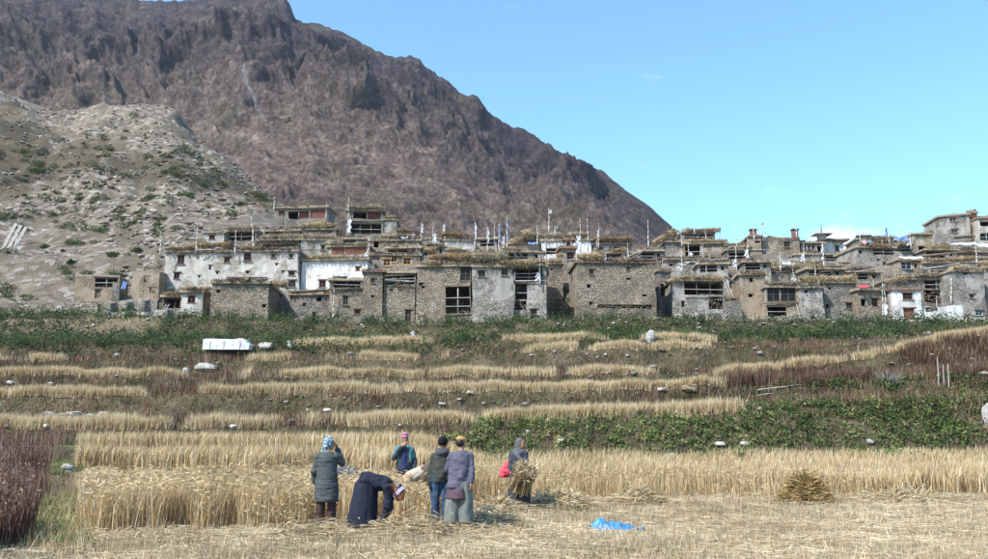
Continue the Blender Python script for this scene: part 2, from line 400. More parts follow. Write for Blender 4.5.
# zone colour attribute: R rocky hill, G weedy/green, B cut straw
vz = np.clip((YY - 112) / 3, 0, 1)
PXh, PYh = pxof(XX, np.maximum(YY, 1), ZZ)
scr = np.exp(-((PYh - np.interp(PXh, [0, 60, 130, 200, 260], [165, 158, 160, 172, 200])) / np.interp(PXh, [0, 120, 220], [34, 20, 10])) ** 2) + .8 * np.clip((40 - PXh) / 60, 0, 1) * np.clip((225 - PYh) / 30, 0, 1)
scr = np.clip(scr + .5 * fbm(XX / 9, YY / 12, 0, 3, 45), 0, 1) * hmk
gz = np.clip((YY - 46) / 4, 0, 1) * (1 - hmk)
nzv = fbm(XX / 5, YY / 5, 0, 3, 41)
leftstrip = np.clip((az(84) - XX / np.maximum(YY, 12)) / 0.01, 0, 1) * (YY < 46)
zone = np.stack([hmk.ravel(), np.maximum(gz, leftstrip).ravel(), ((1 - gz) * (1 - leftstrip)).ravel()], 1)
nu, nv = XX.shape; idx = np.arange(nu * nv).reshape(nu, nv)
q = np.stack([idx[:-1, :-1], idx[1:, :-1], idx[1:, 1:], idx[:-1, 1:]], -1).reshape(-1, 4)
me = mesh_np('terrain', np.stack([XX.ravel(), YY.ravel(), ZZ.ravel()], 1), [q], {'zone': zone, 'village': (vz * (1 - hmk)).ravel(), 'scrub': scr.ravel()}, smooth=True)
m, nt, b = new_mat('terrain_soil', 0.95, 0.08); p = posn(nt)
zs = N_(nt, 'ShaderNodeSeparateColor'); nt.links.new(attr(nt, 'zone', 'Color'), zs.inputs[0])
n1 = noise(nt, p, 0.055, 6, 0.6); n2 = noise(nt, p, 0.5, 7, 0.68); n3 = noise(nt, p, 3.0, 5, 0.65)
scree = ramp(nt, n2, [(0.3, (0.09, 0.07, 0.052)), (0.42, (0.165, 0.132, 0.10)), (0.54, (0.26, 0.215, 0.167)), (0.68, (0.35, 0.30, 0.24))])
scree = mixc(nt, mrange(nt, n1, 0.45, 0.6, 0, 0.85), scree, ramp(nt, n3, [(0.3, (0.085, 0.072, 0.055)), (0.7, (0.21, 0.17, 0.125))]))
vo = N_(nt, 'ShaderNodeTexVoronoi', Scale=0.9); nt.links.new(p, vo.inputs['Vector'])
vs = N_(nt, 'ShaderNodeSeparateColor'); nt.links.new(vo.outputs['Color'], vs.inputs[0])
scree = mixc(nt, mrange(nt, vs.outputs[0], 0.75, 0.95, 0, 0.5), scree, (0.52, 0.49, 0.46))
scree = mixc(nt, mrange(nt, vs.outputs[1], 0.8, 0.95, 0, 0.6), scree, (0.10, 0.09, 0.075))
rub = ramp(nt, n2, [(0.3, (0.10, 0.085, 0.07)), (0.5, (0.20, 0.17, 0.14)), (0.7, (0.32, 0.285, 0.24))])
weed = ramp(nt, noise(nt, p, 0.5, 7, 0.7), [(0.3, (0.045, 0.048, 0.024)), (0.45, (0.09, 0.078, 0.045)), (0.58, (0.16, 0.125, 0.08)), (0.75, (0.27, 0.215, 0.15))])
straw = ramp(nt, noise(nt, p, 2.2, 7, 0.7), [(0.3, (0.22, 0.155, 0.085)), (0.5, (0.40, 0.30, 0.175)), (0.7, (0.52, 0.41, 0.25))])
scree = mixc(nt, mrange(nt, attr(nt, 'scrub'), 0.3, 0.8, 0, 0.85), scree, ramp(nt, n3, [(0.35, (0.055, 0.048, 0.03)), (0.55, (0.12, 0.095, 0.06)), (0.7, (0.22, 0.18, 0.13))]))
c = mixc(nt, zs.outputs[1], straw, weed); c = mixc(nt, zs.outputs[0], c, scree)
c = mixc(nt, attr(nt, 'village'), c, rub)
nt.links.new(c, b.inputs['Base Color']); hn = N_(nt, 'ShaderNodeMath', operation='ADD'); nt.links.new(n3, hn.inputs[0]); nt.links.new(n2, hn.inputs[1]); bump(nt, b, hn.outputs[0], 1.0, 0.6)
o = link('terraced_ground', me, m, kind='structure')
# ground sheet reaching the horizon
mb = MB(); R = 2300
an = np.linspace(0, 2 * np.pi, 65)[:-1]
V = [[0, 300, -0.45]] + [[R * math.cos(a), 300 + R * math.sin(a), -0.45] for a in an]
mb.add(V, tris=[[0, 1 + i, 1 + (i + 1) % 64] for i in range(64)])
mb.build('ground', M_simple('valley_soil', (0.24, 0.19, 0.13), 0.3, 0.02, bs=0), kind='structure')

# ------------------------------------------------------------------ mountain
mt = [(-400, -200), (-100, -60), (0, -30), (60, -16), (110, -6), (135, -1), (165, 2), (200, 0), (225, -4), (262, -8), (283, -4), (290, 6), (296, 18), (304, 23), (330, 28), (345, 34), (360, 42), (385, 55), (398, 58), (410, 57),
      (420, 61), (428, 70), (445, 80), (460, 93), (470, 96), (478, 97), (483, 106), (492, 116), (510, 127), (522, 129), (535, 137), (560, 152), (585, 163), (600, 171), (613, 180), (625, 190), (640, 200), (650, 207), (663, 219), (672, 227), (700, 246), (760, 275), (900, 310), (1100, 345), (1600, 380)]
YCm = lambda px: np.interp(px, [-700, 0, 290, 500, 672, 1000], [900, 900, 860, 780, 700, 640])
mp_ = np.array([P(a, b, YCm(a)) for a, b in mt]); mc = mp_[:, 0] / mp_[:, 1]
MC = np.concatenate([np.linspace(mc[0], -0.62, 50, endpoint=False), np.linspace(-0.62, 0.30, 560), np.linspace(0.30, 1.0, 40)[1:]])
crY = np.interp(MC, mc, mp_[:, 1]); crZ = np.interp(MC, mc, mp_[:, 2])
crZ = crZ + 1.7 * fbm(MC * 90, 0 * MC, 5.5, 4, 77, gain=0.65) * np.clip((0.16 - MC) / 0.06, 0.15, 1)
fY = np.interp(MC, [-1.2, -0.5, -0.2, 0.2, 1.0], [400, 390, 270, 250, 250])
vv = np.concatenate([np.linspace(0, 1, 250), [1.02, 1.08, 1.25, 1.6]])
V1_, V2_ = np.meshgrid(np.arange(len(MC)), vv, indexing='ij')
cc_ = MC[V1_]; Y0 = fY[V1_]; Y1 = crY[V1_]; ZC = crZ[V1_]
Yv = Y0 + (Y1 - Y0) * V2_
prof = np.where(V2_ <= 1, V2_ ** 1.12, 1 - (V2_ - 1) * 0.9)
kx = np.linspace(-1, 1, 81); ker = np.exp(-(kx * 2.2) ** 2); ker /= ker.sum()
_cu = np.linspace(MC[0], MC[-1], 1400); _zs = np.interp(_cu, MC, crZ); _zs = np.convolve(np.pad(_zs, 40, mode='edge'), ker, 'valid'); _zs = np.convolve(np.pad(_zs, 40, mode='edge'), ker, 'valid')
ZS = np.interp(MC, _cu, _zs)[V1_]
Zv = -2 + (ZS + (ZC - ZS) * np.clip(V2_, 0, 1) ** 7 + 2) * prof
Xv = cc_ * Yv
# gullies and ribs: ridged noise stretched down the slope, fading to nothing at the crest line
ax_ = Xv / 80 + 1.5 * fbm(Xv / 120 + Zv / 200, Zv / 90, 0, 4, 51) + Zv / 160

rid = fbm(ax_ + Zv / 420, Zv / 210, 0, 6, 61, ridged=True, gain=0.55)
small = fbm(Xv / 26 + Zv / 60, Zv / 24, Yv / 40, 6, 71, gain=0.72, ridged=True) * 0.8
cliff = np.clip((Zv / np.maximum(ZC, 1) - 0.50) / 0.25, 0, 1)
gul = (rid - 0.3) * 11 * (0.75 + 0.7 * cliff) + small * 4.2 * (0.6 + 1.3 * cliff)
ledge = np.abs(vnoise(Zv / 16 + 1.2 * fbm(Xv / 90, Zv / 90, 0, 3, 81), Xv / 240, 0, 91)) * 9 * cliff
fade = np.clip(V2_ * 6, 0, 1) * np.clip((1 - V2_) * 4.0 + 0.03, 0.03, 1)
disp = (gul + ledge) * fade * np.clip((0.22 - cc_) / 0.15, 0.35, 1)
slope = (ZC) / (Y1 - Y0); nl = np.sqrt(1 + slope ** 2)
Yv2 = Yv - disp * slope / nl; Zv2 = Zv + disp / nl * 0.8
nu, nv = Xv.shape; idx = np.arange(nu * nv).reshape(nu, nv)
q = np.stack([idx[:-1, :-1], idx[1:, :-1], idx[1:, 1:], idx[:-1, 1:]], -1).reshape(-1, 4)
PXm, PYm = pxof(Xv, Yv, Zv)
streak = np.exp(-((PXm - np.interp(PYm, [70, 78, 110, 150], [241, 244, 262, 285])) / 2.0) ** 2) * np.clip((PYm - 72) / 6, 0, 1) * np.clip((130 - PYm) / 30, 0, 1)
zone = np.stack([cliff.ravel(), np.clip(streak * 1.2, 0, 1).ravel(), np.clip(rid * 0.5 + 0.5, 0, 1).ravel()], 1)
me = mesh_np('mountain', np.stack([Xv.ravel(), Yv2.ravel(), Zv2.ravel()], 1), [q], {'zone': zone}, smooth=True)
m, nt, b = new_mat('mountain_rock', 0.95, 0.08); p = posn(nt)
zs = N_(nt, 'ShaderNodeSeparateColor'); nt.links.new(attr(nt, 'zone', 'Color'), zs.inputs[0])
a1 = noise(nt, p, 0.018, 8, 0.68, (1, 1, 0.8)); a2 = noise(nt, p, 0.07, 9, 0.74); a3 = noise(nt, p, 0.009, 6, 0.6); a4 = noise(nt, p, 0.02, 7, 0.62, (1.6, 1, 0.7))
low = ramp(nt, a2, [(0.3, (0.07, 0.05, 0.04)), (0.45, (0.15, 0.112, 0.09)), (0.56, (0.23, 0.18, 0.145)), (0.7, (0.37, 0.305, 0.25))])
red = ramp(nt, a2, [(0.3, (0.08, 0.055, 0.052)), (0.7, (0.215, 0.158, 0.14))])
low = mixc(nt, mrange(nt, a4, 0.5, 0.62, 0, 0.8), low, red)
scrub = ramp(nt, a2, [(0.35, (0.075, 0.066, 0.045)), (0.65, (0.155, 0.135, 0.095))])
low = mixc(nt, mrange(nt, a1, 0.48, 0.6, 0, 0.75), low, scrub)
high = ramp(nt, a2, [(0.3, (0.032, 0.027, 0.032)), (0.5, (0.075, 0.062, 0.066)), (0.6, (0.12, 0.098, 0.098)), (0.72, (0.24, 0.205, 0.19))])
high = mixc(nt, mrange(nt, a3, 0.5, 0.62, 0, 0.6), high, scrub)
c = mixc(nt, zs.outputs[0], low, high)
c = mixc(nt, mrange(nt, a3, 0.38, 0.46, 0.35, 0), c, (0.06, 0.048, 0.065))
c = mixc(nt, zs.outputs[1], c, (0.22, 0.21, 0.21))
c = mixc(nt, 1.0, c, ramp(nt, noise(nt, p, 0.3, 5, 0.75), [(0.36, (0.38, 0.37, 0.40)), (0.5, (0.68, 0.66, 0.67)), (0.64, (1.12, 1.08, 1.04))]), 'MULTIPLY')
nt.links.new(c, b.inputs['Base Color']); a5 = noise(nt, p, 0.35, 5, 0.7); hn = N_(nt, 'ShaderNodeMath', operation='MULTIPLY_ADD'); nt.links.new(a5, hn.inputs[0]); hn.inputs[1].default_value = 0.4; nt.links.new(a2, hn.inputs[2]); bump(nt, b, hn.outputs[0], 0.9, 5.0)
link('mountain', me, m, kind='structure')
# ------------------------------------------------------------------ village materials
ST_TAN = M_stone('stone_wall_tan', [(0.19, 0.15, 0.108), (0.28, 0.23, 0.17), (0.37, 0.315, 0.245), (0.24, 0.215, 0.185)], (0.13, 0.105, 0.08))
ST_GREY = M_stone('stone_wall_grey', [(0.15, 0.135, 0.12), (0.24, 0.22, 0.195), (0.34, 0.315, 0.28), (0.21, 0.18, 0.145)], (0.10, 0.088, 0.075))
ST_GREYP = M_stone('stone_wall_grey_rendered', [(0.19, 0.17, 0.15), (0.28, 0.255, 0.225), (0.36, 0.33, 0.295)], (0.14, 0.12, 0.10), (0.34, 0.315, 0.285), 0.38)
ST_TANP = M_stone('stone_wall_tan_rendered', [(0.20, 0.158, 0.115), (0.30, 0.245, 0.185), (0.38, 0.325, 0.255)], (0.15, 0.12, 0.09), (0.35, 0.305, 0.25), 0.30)
LIME = M_stone('limewashed_wall', [(0.32, 0.28, 0.24), (0.42, 0.38, 0.33)], (0.26, 0.23, 0.19), (0.46, 0.435, 0.40), 0.53)
LIME2 = M_stone('worn_limewash_wall', [(0.30, 0.26, 0.22), (0.42, 0.38, 0.33)], (0.25, 0.22, 0.18), (0.46, 0.43, 0.39), 0.50)
WHITE = M_stone('white_painted_wall', [(0.42, 0.39, 0.36), (0.52, 0.49, 0.46)], (0.4, 0.37, 0.34), (0.62, 0.60, 0.58), 0.70)
MUD = M_stone('mud_wall', [(0.24, 0.19, 0.14), (0.30, 0.24, 0.178)], (0.2, 0.16, 0.115), (0.30, 0.24, 0.18), 0.55)
ROOFM = M_simple('mud_roof', (0.27, 0.22, 0.16), 0.3, 1.2)
WOOD = M_simple('weathered_wood', (0.15, 0.115, 0.085), 0.35, 2.5, bd=0.01)
WOODG = M_simple('grey_bleached_wood', (0.36, 0.33, 0.30), 0.3, 2.5, bd=0.01)
WOODY = M_simple('pale_new_wood', (0.55, 0.33, 0.14), 0.2, 2.5, bd=0.01)
WOODR = M_simple('red_brown_wood', (0.16, 0.065, 0.045), 0.3, 2.5, bd=0.01)
REDP = M_simple('red_ochre_band', (0.17, 0.105, 0.08), 0.3, 2.0)
DARKG = M_simple('window_pane_dark', (0.014, 0.014, 0.016), 0.3, 3, rough=0.5, bs=0, spec=0.2)
WCLOTH = M_simple('white_cloth', (0.55, 0.55, 0.57), 0.2, 3.0, bs=0.2)
BLUEP = M_simple('blue_green_paint', (0.10, 0.26, 0.33), 0.2, 2.0)
BLUEC = M_simple('blue_cloth', (0.12, 0.19, 0.36), 0.25, 4.0)
REDC = M_simple('red_cloth', (0.62, 0.07, 0.10), 0.2, 4.0)
TINM = M_simple('grey_sheet', (0.42, 0.45, 0.5), 0.15, 1.5, rough=0.5)
STRAWM = M_rnd('stacked_straw', [(0.0, (0.12, 0.085, 0.05)), (0.4, (0.27, 0.20, 0.12)), (0.75, (0.40, 0.31, 0.19)), (1.0, (0.54, 0.44, 0.29))], 0.15)
STRAWG = M_rnd('greyed_straw', [(0.0, (0.10, 0.08, 0.055)), (0.5, (0.25, 0.205, 0.14)), (1.0, (0.42, 0.36, 0.26))], 0.12)
STRAWB = M_rnd('old_straw', [(0.0, (0.11, 0.075, 0.04)), (0.5, (0.24, 0.165, 0.09)), (1.0, (0.36, 0.26, 0.145))], 0.12)
TWIG = M_rnd('brushwood', [(0.0, (0.05, 0.036, 0.026)), (0.6, (0.13, 0.098, 0.07)), (1.0, (0.26, 0.21, 0.16))], 0)
ROCKM = M_simple('field_stone', (0.40, 0.37, 0.33), 0.3, 3.0, bd=0.05)
# ------------------------------------------------------------------ village builders
def frame_of(x0, x1, Y, yaw, zb):
    a = P(x0, 290, Y); b_ = P(x1, 290, Y)
    return (a[0] + b_[0]) / 2, (b_[0] - a[0])
def straw_bank(name, parent, a, b, th, depth, mat=STRAWM, dens=85, sag=0.15, hang=0.25, **kw):
    """a shaggy bank of straw from a to b (local), thickness th, in front-to-back depth"""
    a = np.asarray(a, float); b = np.asarray(b, float); L = np.linalg.norm(b - a); n = max(5, int(L / 0.45)); m_ = 9
    t = np.linspace(0, 1, n); sd_ = random.random() * 100
    ang = np.linspace(0, 2 * math.pi, m_, endpoint=False)
    hgt = 1 + 0.5 * vnoise(t * L * 0.8 + sd_, 0 * t, 0, 5) + 0.15 * vnoise(t * L * 2.2 + sd_, 0 * t, 0, 6)
    endt = np.clip(np.minimum(t, 1 - t) * L / 0.5, 0.35, 1) ** 0.5
    C_ = a + (b - a) * t[:, None]; C_[:, 2] += -sag * np.sin(t * math.pi) * 0.3 + 0.06 * vnoise(t * L * 0.7, sd_ + 0 * t, 0, 8)
    G = np.zeros((m_, n, 3))
    for i, g in enumerate(ang):
        sx = np.sign(math.cos(g)) * abs(math.cos(g)) ** 0.7; sz = np.sign(math.sin(g)) * abs(math.sin(g)) ** 0.7
        jj = 1 + 0.12 * vnoise(t * L * 2 + sd_, i * 1.7 + 0 * t, 0, 9)
        G[i] = C_ + np.stack([0 * t, sx * depth / 2 * endt * jj * .85, sz * th / 2 * hgt * endt * jj * .72], 1)
    mb = MB(); mb.grid(G, r=0.45, closeu=True)
    V0_ = np.concatenate(mb.v); Q0 = np.concatenate(mb.q)
    lst = [(V0_, Q0, np.concatenate(mb.a))]
    N = int(L * dens * (1 + th))
    tt = rng.random(N); g = rng.uniform(-0.35 * math.pi, 1.25 * math.pi, N) - math.pi * 0.0
    g = np.where(rng.random(N) < 0.55, rng.uniform(math.pi * 0.9, math.pi * 1.55, N), rng.uniform(0, math.pi, N))
    ti = np.clip((tt * (n - 1)).astype(int), 0, n - 1)
    pos = a + (b - a) * tt[:, None]; pos[:, 2] = C_[ti, 2]
    rr = 0.95 * endt[ti]
    pos[:, 1] += np.cos(g) * depth / 2 * rr; pos[:, 2] += np.sin(g) * th / 2 * hgt[ti] * rr
    out = np.stack([rng.normal(0, 0.8, N), np.cos(g) * 0.6, np.sin(g) * 0.6 - hang - rng.normal(0.2, 0.5, N)], 1)
    out /= np.linalg.norm(out, axis=1)[:, None]
    ln = rng.uniform(0.18, 0.5, N)[:, None] * min(1.0, 0.5 + th)
    s = np.cross(out, rng.normal(0, 1, (N, 3))); s /= np.linalg.norm(s, axis=1)[:, None]; s *= 0.034
    V = np.stack([pos - s - out * ln * 0.3, pos + s - out * ln * 0.3, pos + out * ln], 1).reshape(-1, 3)
    lst.append((V, np.zeros((0, 4), int), np.arange(3 * N).reshape(N, 3), np.repeat(rng.random(N), 3)))
    return stuff_mesh(name, lst, mat, kind=None, parent=parent, **kw) if 'label' in kw else stuff_mesh(name, lst, mat, kind=None, parent=parent)
def twig_bank(parent, a, b, th, depth, dens=16, name='brushwood', mat=TWIG, stick=0.35):
    a = np.asarray(a, float); b = np.asarray(b, float); L = np.linalg.norm(b - a); N = int(L * dens * (0.6 + th))
    p = a + (b - a) * rng.random(N)[:, None]; p[:, 1] += rng.uniform(-depth / 2, depth / 2, N); p[:, 2] += rng.uniform(-th / 2, th / 2, N) + 0.0
    d = np.stack([rng.normal(0, 1, N), rng.normal(0, 0.8, N), rng.normal(0, 0.13, N)], 1)
    k = rng.random(N) < 0.12; d[k, 2] = rng.uniform(0.3, 1.2, k.sum())
    d /= np.linalg.norm(d, axis=1)[:, None]; ln = rng.uniform(0.4, 1.3, N)[:, None]
    s = np.cross(d, rng.normal(0, 1, (N, 3))); s /= np.linalg.norm(s, axis=1)[:, None]; s *= rng.uniform(0.02, 0.05, N)[:, None]
    V = np.stack([p - d * ln / 2 - s, p - d * ln / 2 + s, p + d * ln / 2 + s * 0.5, p + d * ln / 2 - s * 0.5], 1).reshape(-1, 3)
    return stuff_mesh(name, [(V, np.arange(4 * N).reshape(N, 4), np.repeat(rng.random(N), 4))], mat, kind='stuff', parent=parent)

def house(name, label, x0, x1, yt, yb, Y, D=6.0, mat=ST_TAN, ops=(), cop=(), yaw=0.0, roof=True, band=None, cat='house', group=None, zb=None, over=0.25, brush=True, ends=True, tilt=0.0, floor=0.0):
    """px box of the front wall at depth Y; ops = (kind, x0, y0, x1, y1); cop = (kind, x0, x1, thick px, y centre px)"""
    if yaw == 0.0 and zb is None: yaw = 0.09 * math.sin(x0 * 1.7 + yt)
    a = P(x0, (yt + yb) / 2, Y); b_ = P(x1, (yt + yb) / 2, Y); Xc = (a[0] + b_[0]) / 2; W = b_[0] - a[0]
    xm = (x0 + x1) / 2
    zt = P(xm, yt, Y)[2]; zbot = P(xm, yb, Y)[2]
    ground = min(TZ1(a[0], Y), TZ1(b_[0], Y), TZ1(Xc, Y)) - 0.5
    if zb is None: zb = min(zbot, ground) if yb > 0 else ground
    W = W / max(math.cos(yaw), 0.5)
    H = zt - zb
    T = thing(name, label, cat, (Xc, Y, zb), yaw, group)
    lx = lambda px: (P(px, (yt + yb) / 2, Y)[0] - Xc) / max(math.cos(yaw), 0.5)
    lz = lambda py: P(xm, py, Y)[2] - zb
    hx = W / 2
    O = []
    for o_ in ops:
        k = o_[0]; u0, u1 = max(lx(o_[1]), -hx + 0.02), min(lx(o_[3]), hx - 0.02); v1, v0 = min(lz(o_[2]), H - 0.05), max(lz(o_[4]), 0.1)
        if u1 - u0 > 0.1 and v1 - v0 > 0.1: O.append((k, u0, u1, v0, v1))
    xs = sorted(set([-hx, hx] + [v for o_ in O for v in o_[1:3]] + [v for v in np.linspace(-hx, hx, max(2, int(W / 0.9)) + 1)[1:-1] if all(abs(v - e) > 0.25 for o_ in O for e in o_[1:3])]))
    zs_ = sorted(set([0.0, H] + [v for o_ in O for v in o_[3:5]] + [v for v in np.linspace(0, H, max(2, int(H / 0.9)) + 1)[1:-1] if all(abs(v - e) > 0.25 for o_ in O for e in o_[3:5])]))
    xs = np.array(xs); zs_ = np.array(zs_)
    sd_ = Xc * 1.37 + Y
    def warp(x, y, z):
        bt = 1 - 0.006 * z
        yy = y + 0.012 * z * (1 if y < D / 2 else -1) + 0.13 * vnoise(x * 0.5 + sd_, z * 0.5, y, 14) + 0.04 * vnoise(x * 1.7 + sd_, z * 1.7, y, 24)
        xx = x * bt + 0.10 * vnoise(z * 0.6 + sd_, y * 0.5, x * 0.1, 15)
        zz = z + (0.17 * vnoise(x * 0.8 + sd_, y * 0.5, 0, 16) if z > H - 0.01 else 0) + tilt * x * (z / H)
        return (xx, yy, zz)
    mb = MB()
    idx = {}; V = []
    def vid(x, y, z):
        k = (round(x, 4), round(y, 4), round(z, 4))
        if k not in idx: idx[k] = len(V); V.append(warp(x, y, z))
        return idx[k]
    F = []
    for i in range(len(xs) - 1):
        for j in range(len(zs_) - 1):
            cx, cz = (xs[i] + xs[i + 1]) / 2, (zs_[j] + zs_[j + 1]) / 2
            if any(u0 < cx < u1 and v0 < cz < v1 for _, u0, u1, v0, v1 in O): continue
            F.append([vid(xs[i], 0, zs_[j]), vid(xs[i + 1], 0, zs_[j]), vid(xs[i + 1], 0, zs_[j + 1]), vid(xs[i], 0, zs_[j + 1])])
    ys = np.linspace(0, D, max(2, int(D / 1.5)) + 1)
    for sx in (-hx, hx):
        for i in range(len(ys) - 1):
            for j in range(len(zs_) - 1):
                f = [vid(sx, ys[i], zs_[j]), vid(sx, ys[i], zs_[j + 1]), vid(sx, ys[i + 1], zs_[j + 1]), vid(sx, ys[i + 1], zs_[j])]
                F.append(f if sx < 0 else f[::-1])
    for i in range(len(xs) - 1):
        F.append([vid(xs[i], D, 0), vid(xs[i], D, H), vid(xs[i + 1], D, H), vid(xs[i + 1], D, 0)])
    RD = 0.32
    for k, u0, u1, v0, v1 in O:
        e = [vid(u0, 0, v0), vid(u1, 0, v0), vid(u1, 0, v1), vid(u0, 0, v1)]
        e2 = []
        for v in e:
            x, y, z = V[v]; V.append((x, y + RD, z)); e2.append(len(V) - 1)
        for i in range(4): F.append([e[i], e[(i + 1) % 4], e2[(i + 1) % 4], e2[i]])
    # inside floor behind big openings so that they do not run to the ground
    me_ = mesh_np('wall', np.array(V), [np.array(F)])
    wall = link('wall', me_, mat, T)
    for k, u0, u1, v0, v1 in O:
        x, y, z = warp((u0 + u1) / 2, 0, v0); w_, h_ = u1 - u0, v1 - v0; xc_, yc_, zc_ = warp((u0 + u1) / 2, 0, (v0 + v1) / 2)
        if k in 'wWyrg':
            fm = {'w': WOOD, 'W': WOODG, 'y': WOODY, 'r': WOODR, 'g': TINM}[k]; ft = 0.075; yf = yc_ + 0.12
            f = MB()
            f.box((xc_, yf, zc_ + h_ / 2 - ft / 2 - .005), (w_ - .01, 0.1, ft)); f.box((xc_, yf, zc_ - h_ / 2 + ft / 2 + .005), (w_ - .01, 0.1, ft))
            for s in (-1, 1): f.box((xc_ + s * (w_ / 2 - ft / 2 - .005), yf, zc_), (ft, 0.098, h_ - 2 * ft - .012))
            fo = link('window', mesh_np('window', np.concatenate(f.v), [np.concatenate(f.q)]), fm, T)
            if w_ > 0.5:
                f = MB(); f.box((xc_, yf + .004, zc_), (0.05, 0.08, h_ - 2 * ft - .02)); f.box((xc_, yf + .012, zc_ + 0.05), (w_ - 2 * ft - .02, 0.07, 0.045)); f.build('glazing_bar', fm, fo)
            f = MB(); f.box((xc_, yf + 0.06, zc_), (w_ - 0.03, 0.015, h_ - 0.03)); f.build('pane', DARKG, fo)
            f = MB(); f.box((xc_, yc_ - 0.03, zc_ + h_ / 2 + 0.07), (w_ + 0.35, 0.22, 0.12)); f.build('lintel', WOOD if k != 'y' else WOODY, fo)
            f = MB(); f.box((xc_, yc_ - 0.03, zc_ - h_ / 2 - 0.04), (w_ + 0.2, 0.18, 0.07)); f.build('sill', WOOD if k != 'y' else WOODY, fo)
        elif k == 'h':
            f = MB(); f.box((xc_, yc_ - 0.0, zc_ + h_ / 2 + 0.04), (w_ + 0.25, 0.16, 0.09)); f.build('lintel', WOOD, T)
        elif k == 'd' or k == 'D':
            fm = WOOD if k == 'd' else WOODR; yf = yc_ + 0.14
            f = MB(); f.box((xc_, yf, zc_ + h_ / 2 - 0.05), (w_ - .01, 0.12, 0.09))
            for s in (-1, 1): f.box((xc_ + s * (w_ / 2 - 0.05), yf, zc_ - 0.05), (0.09, 0.12, h_ - 0.11))
            do = f.build('door', fm, T)
            f = MB(); n = max(2, int(w_ / 0.22))
            for i in range(n): f.box((xc_ - w_ / 2 + 0.1 + (w_ - 0.2) * (i + .5) / n, yf + 0.03 + 0.006 * (i % 2), zc_ - 0.04), ((w_ - 0.2) / n - 0.015, 0.05, h_ - 0.14))
            f.build('door_leaf', fm, do)
            f = MB(); f.box((xc_, yc_ - 0.03, zc_ + h_ / 2 + 0.07), (w_ + 0.35, 0.22, 0.13)); f.build('lintel', WOOD, do)
        elif k in 'LBPS':
            n = max(1, int(round(w_ / 1.9)))
            xsx = [xc_ + w_ * (i / n - 0.5) for i in range(1, n)] if n > 1 else []
            for xx in xsx:
                f = MB(); f.rod((xx, yc_ + 0.2, zc_ - h_ / 2), (xx + random.uniform(-.05, .05), yc_ + 0.2, zc_ + h_ / 2), 0.085, 0.075); f.build('post', WOODG if random.random() < .5 else WOOD, T, smooth=True)
            f = MB(); f.box((xc_, yc_ + 0.08, zc_ + h_ / 2 - 0.08), (w_ - .02, 0.2, 0.15)); f.build('beam', WOOD, T)
            for z_ in ([0.42] if k == 'L' else [0.25, 0.55] if k == 'B' else []):
                f = MB(); f.rod((xc_ - w_ / 2 + .02, yc_ + 0.05, zc_ - h_ / 2 + h_ * z_), (xc_ + w_ / 2 - .02, yc_ + 0.05, zc_ - h_ / 2 + h_ * z_ + random.uniform(-.1, .1)), 0.05); f.build('rail', WOODG, T)
            if k in 'LB': twig_bank(T, (xc_ - w_ / 2 + .1, yc_ + 0.5, zc_ - h_ / 2 + 0.12), (xc_ + w_ / 2 - .1, yc_ + .5, zc_ - h_ / 2 + 0.12), 0.3, 0.6, dens=12)
            if k == 'P':
                nn = max(2, int(w_ * 0.45 / 0.25)); f = MB()
                for i in range(nn): f.box((xc_ + w_ * 0.02 + w_ * 0.45 * (i + .5) / nn, yc_ + 0.6 + 0.008 * (i % 2), zc_), (w_ * 0.45 / nn - 0.02, 0.04, h_ * 0.8))
                f.build('plank_screen', WOODR, T)
            # floor and ceiling of the open room
            f = MB(); f.box((xc_, 1.9, zc_ - h_ / 2 - 0.12), (w_ + .3, 2.9, 0.16)); f.build('room_floor', ROOFM, T)
        elif k == 'X':
            nn = max(2, int(w_ / 0.28)); f = MB()
            for i in range(nn): f.box((xc_ - w_ / 2 + w_ * (i + .5) / nn, yc_ + 0.08 + 0.008 * (i % 2), zc_), (w_ / nn - 0.02, 0.04, h_ - .02))
            f.build('plank_screen', WOODR, T)
        elif k == 'F':     # stacked firewood filling
            f = MB()
            for i in range(int(w_ * h_ * 22)):
                xx = xc_ + random.uniform(-.5, .5) * (w_ - .15); zz = zc_ + random.uniform(-.5, .5) * (h_ - .15)
                f.rod((xx, yc_ + random.uniform(-.1, .1), zz), (xx + random.uniform(-.1, .1), yc_ + 0.7, zz + random.uniform(-.05, .05)), random.uniform(.05, .1), n=5)
            f.build('firewood', TWIG, T, kind='stuff')
    if roof:
        mb = MB()
        nx = max(3, int(W / 1.0)); 
        G = np.zeros((nx + 1, 2, 3)); 
        px_ = np.linspace(-hx * (1 - .006 * H) - over, hx * (1 - .006 * H) + over, nx + 1)
        top = [0.22 + 0.15 * vnoise(q_ * 0.9 + sd_, 3.3, 0, 18) for q_ in px_]; top = [float(t_) + tilt * q_ for t_, q_ in zip(top, px_)]
        bz = [tilt * q_ - 0.10 + 0.012 for q_ in px_]
        y0_, y1_ = -over + 0.012 * H, D + over
        Vr = []
        for q_, t_, b0 in zip(px_, top, bz):
            j_ = 0.07 * float(vnoise(q_ * 1.3, sd_, 0, 19)[()])
            Vr += [(q_, y0_ + j_, H + b0), (q_, y0_ + j_ + .04, H + t_), (q_, y1_, H + t_), (q_, y1_, H + b0)]
        Fq = []
        for i in range(nx):
            for j in range(4): Fq.append([i * 4 + j, i * 4 + (j + 1) % 4, (i + 1) * 4 + (j + 1) % 4, (i + 1) * 4 + j])
        Fq += [[3, 2, 1, 0], [nx * 4, nx * 4 + 1, nx * 4 + 2, nx * 4 + 3]]
        mb.add(Vr, Fq)
        mb.build('roof', band or ROOFM, T)
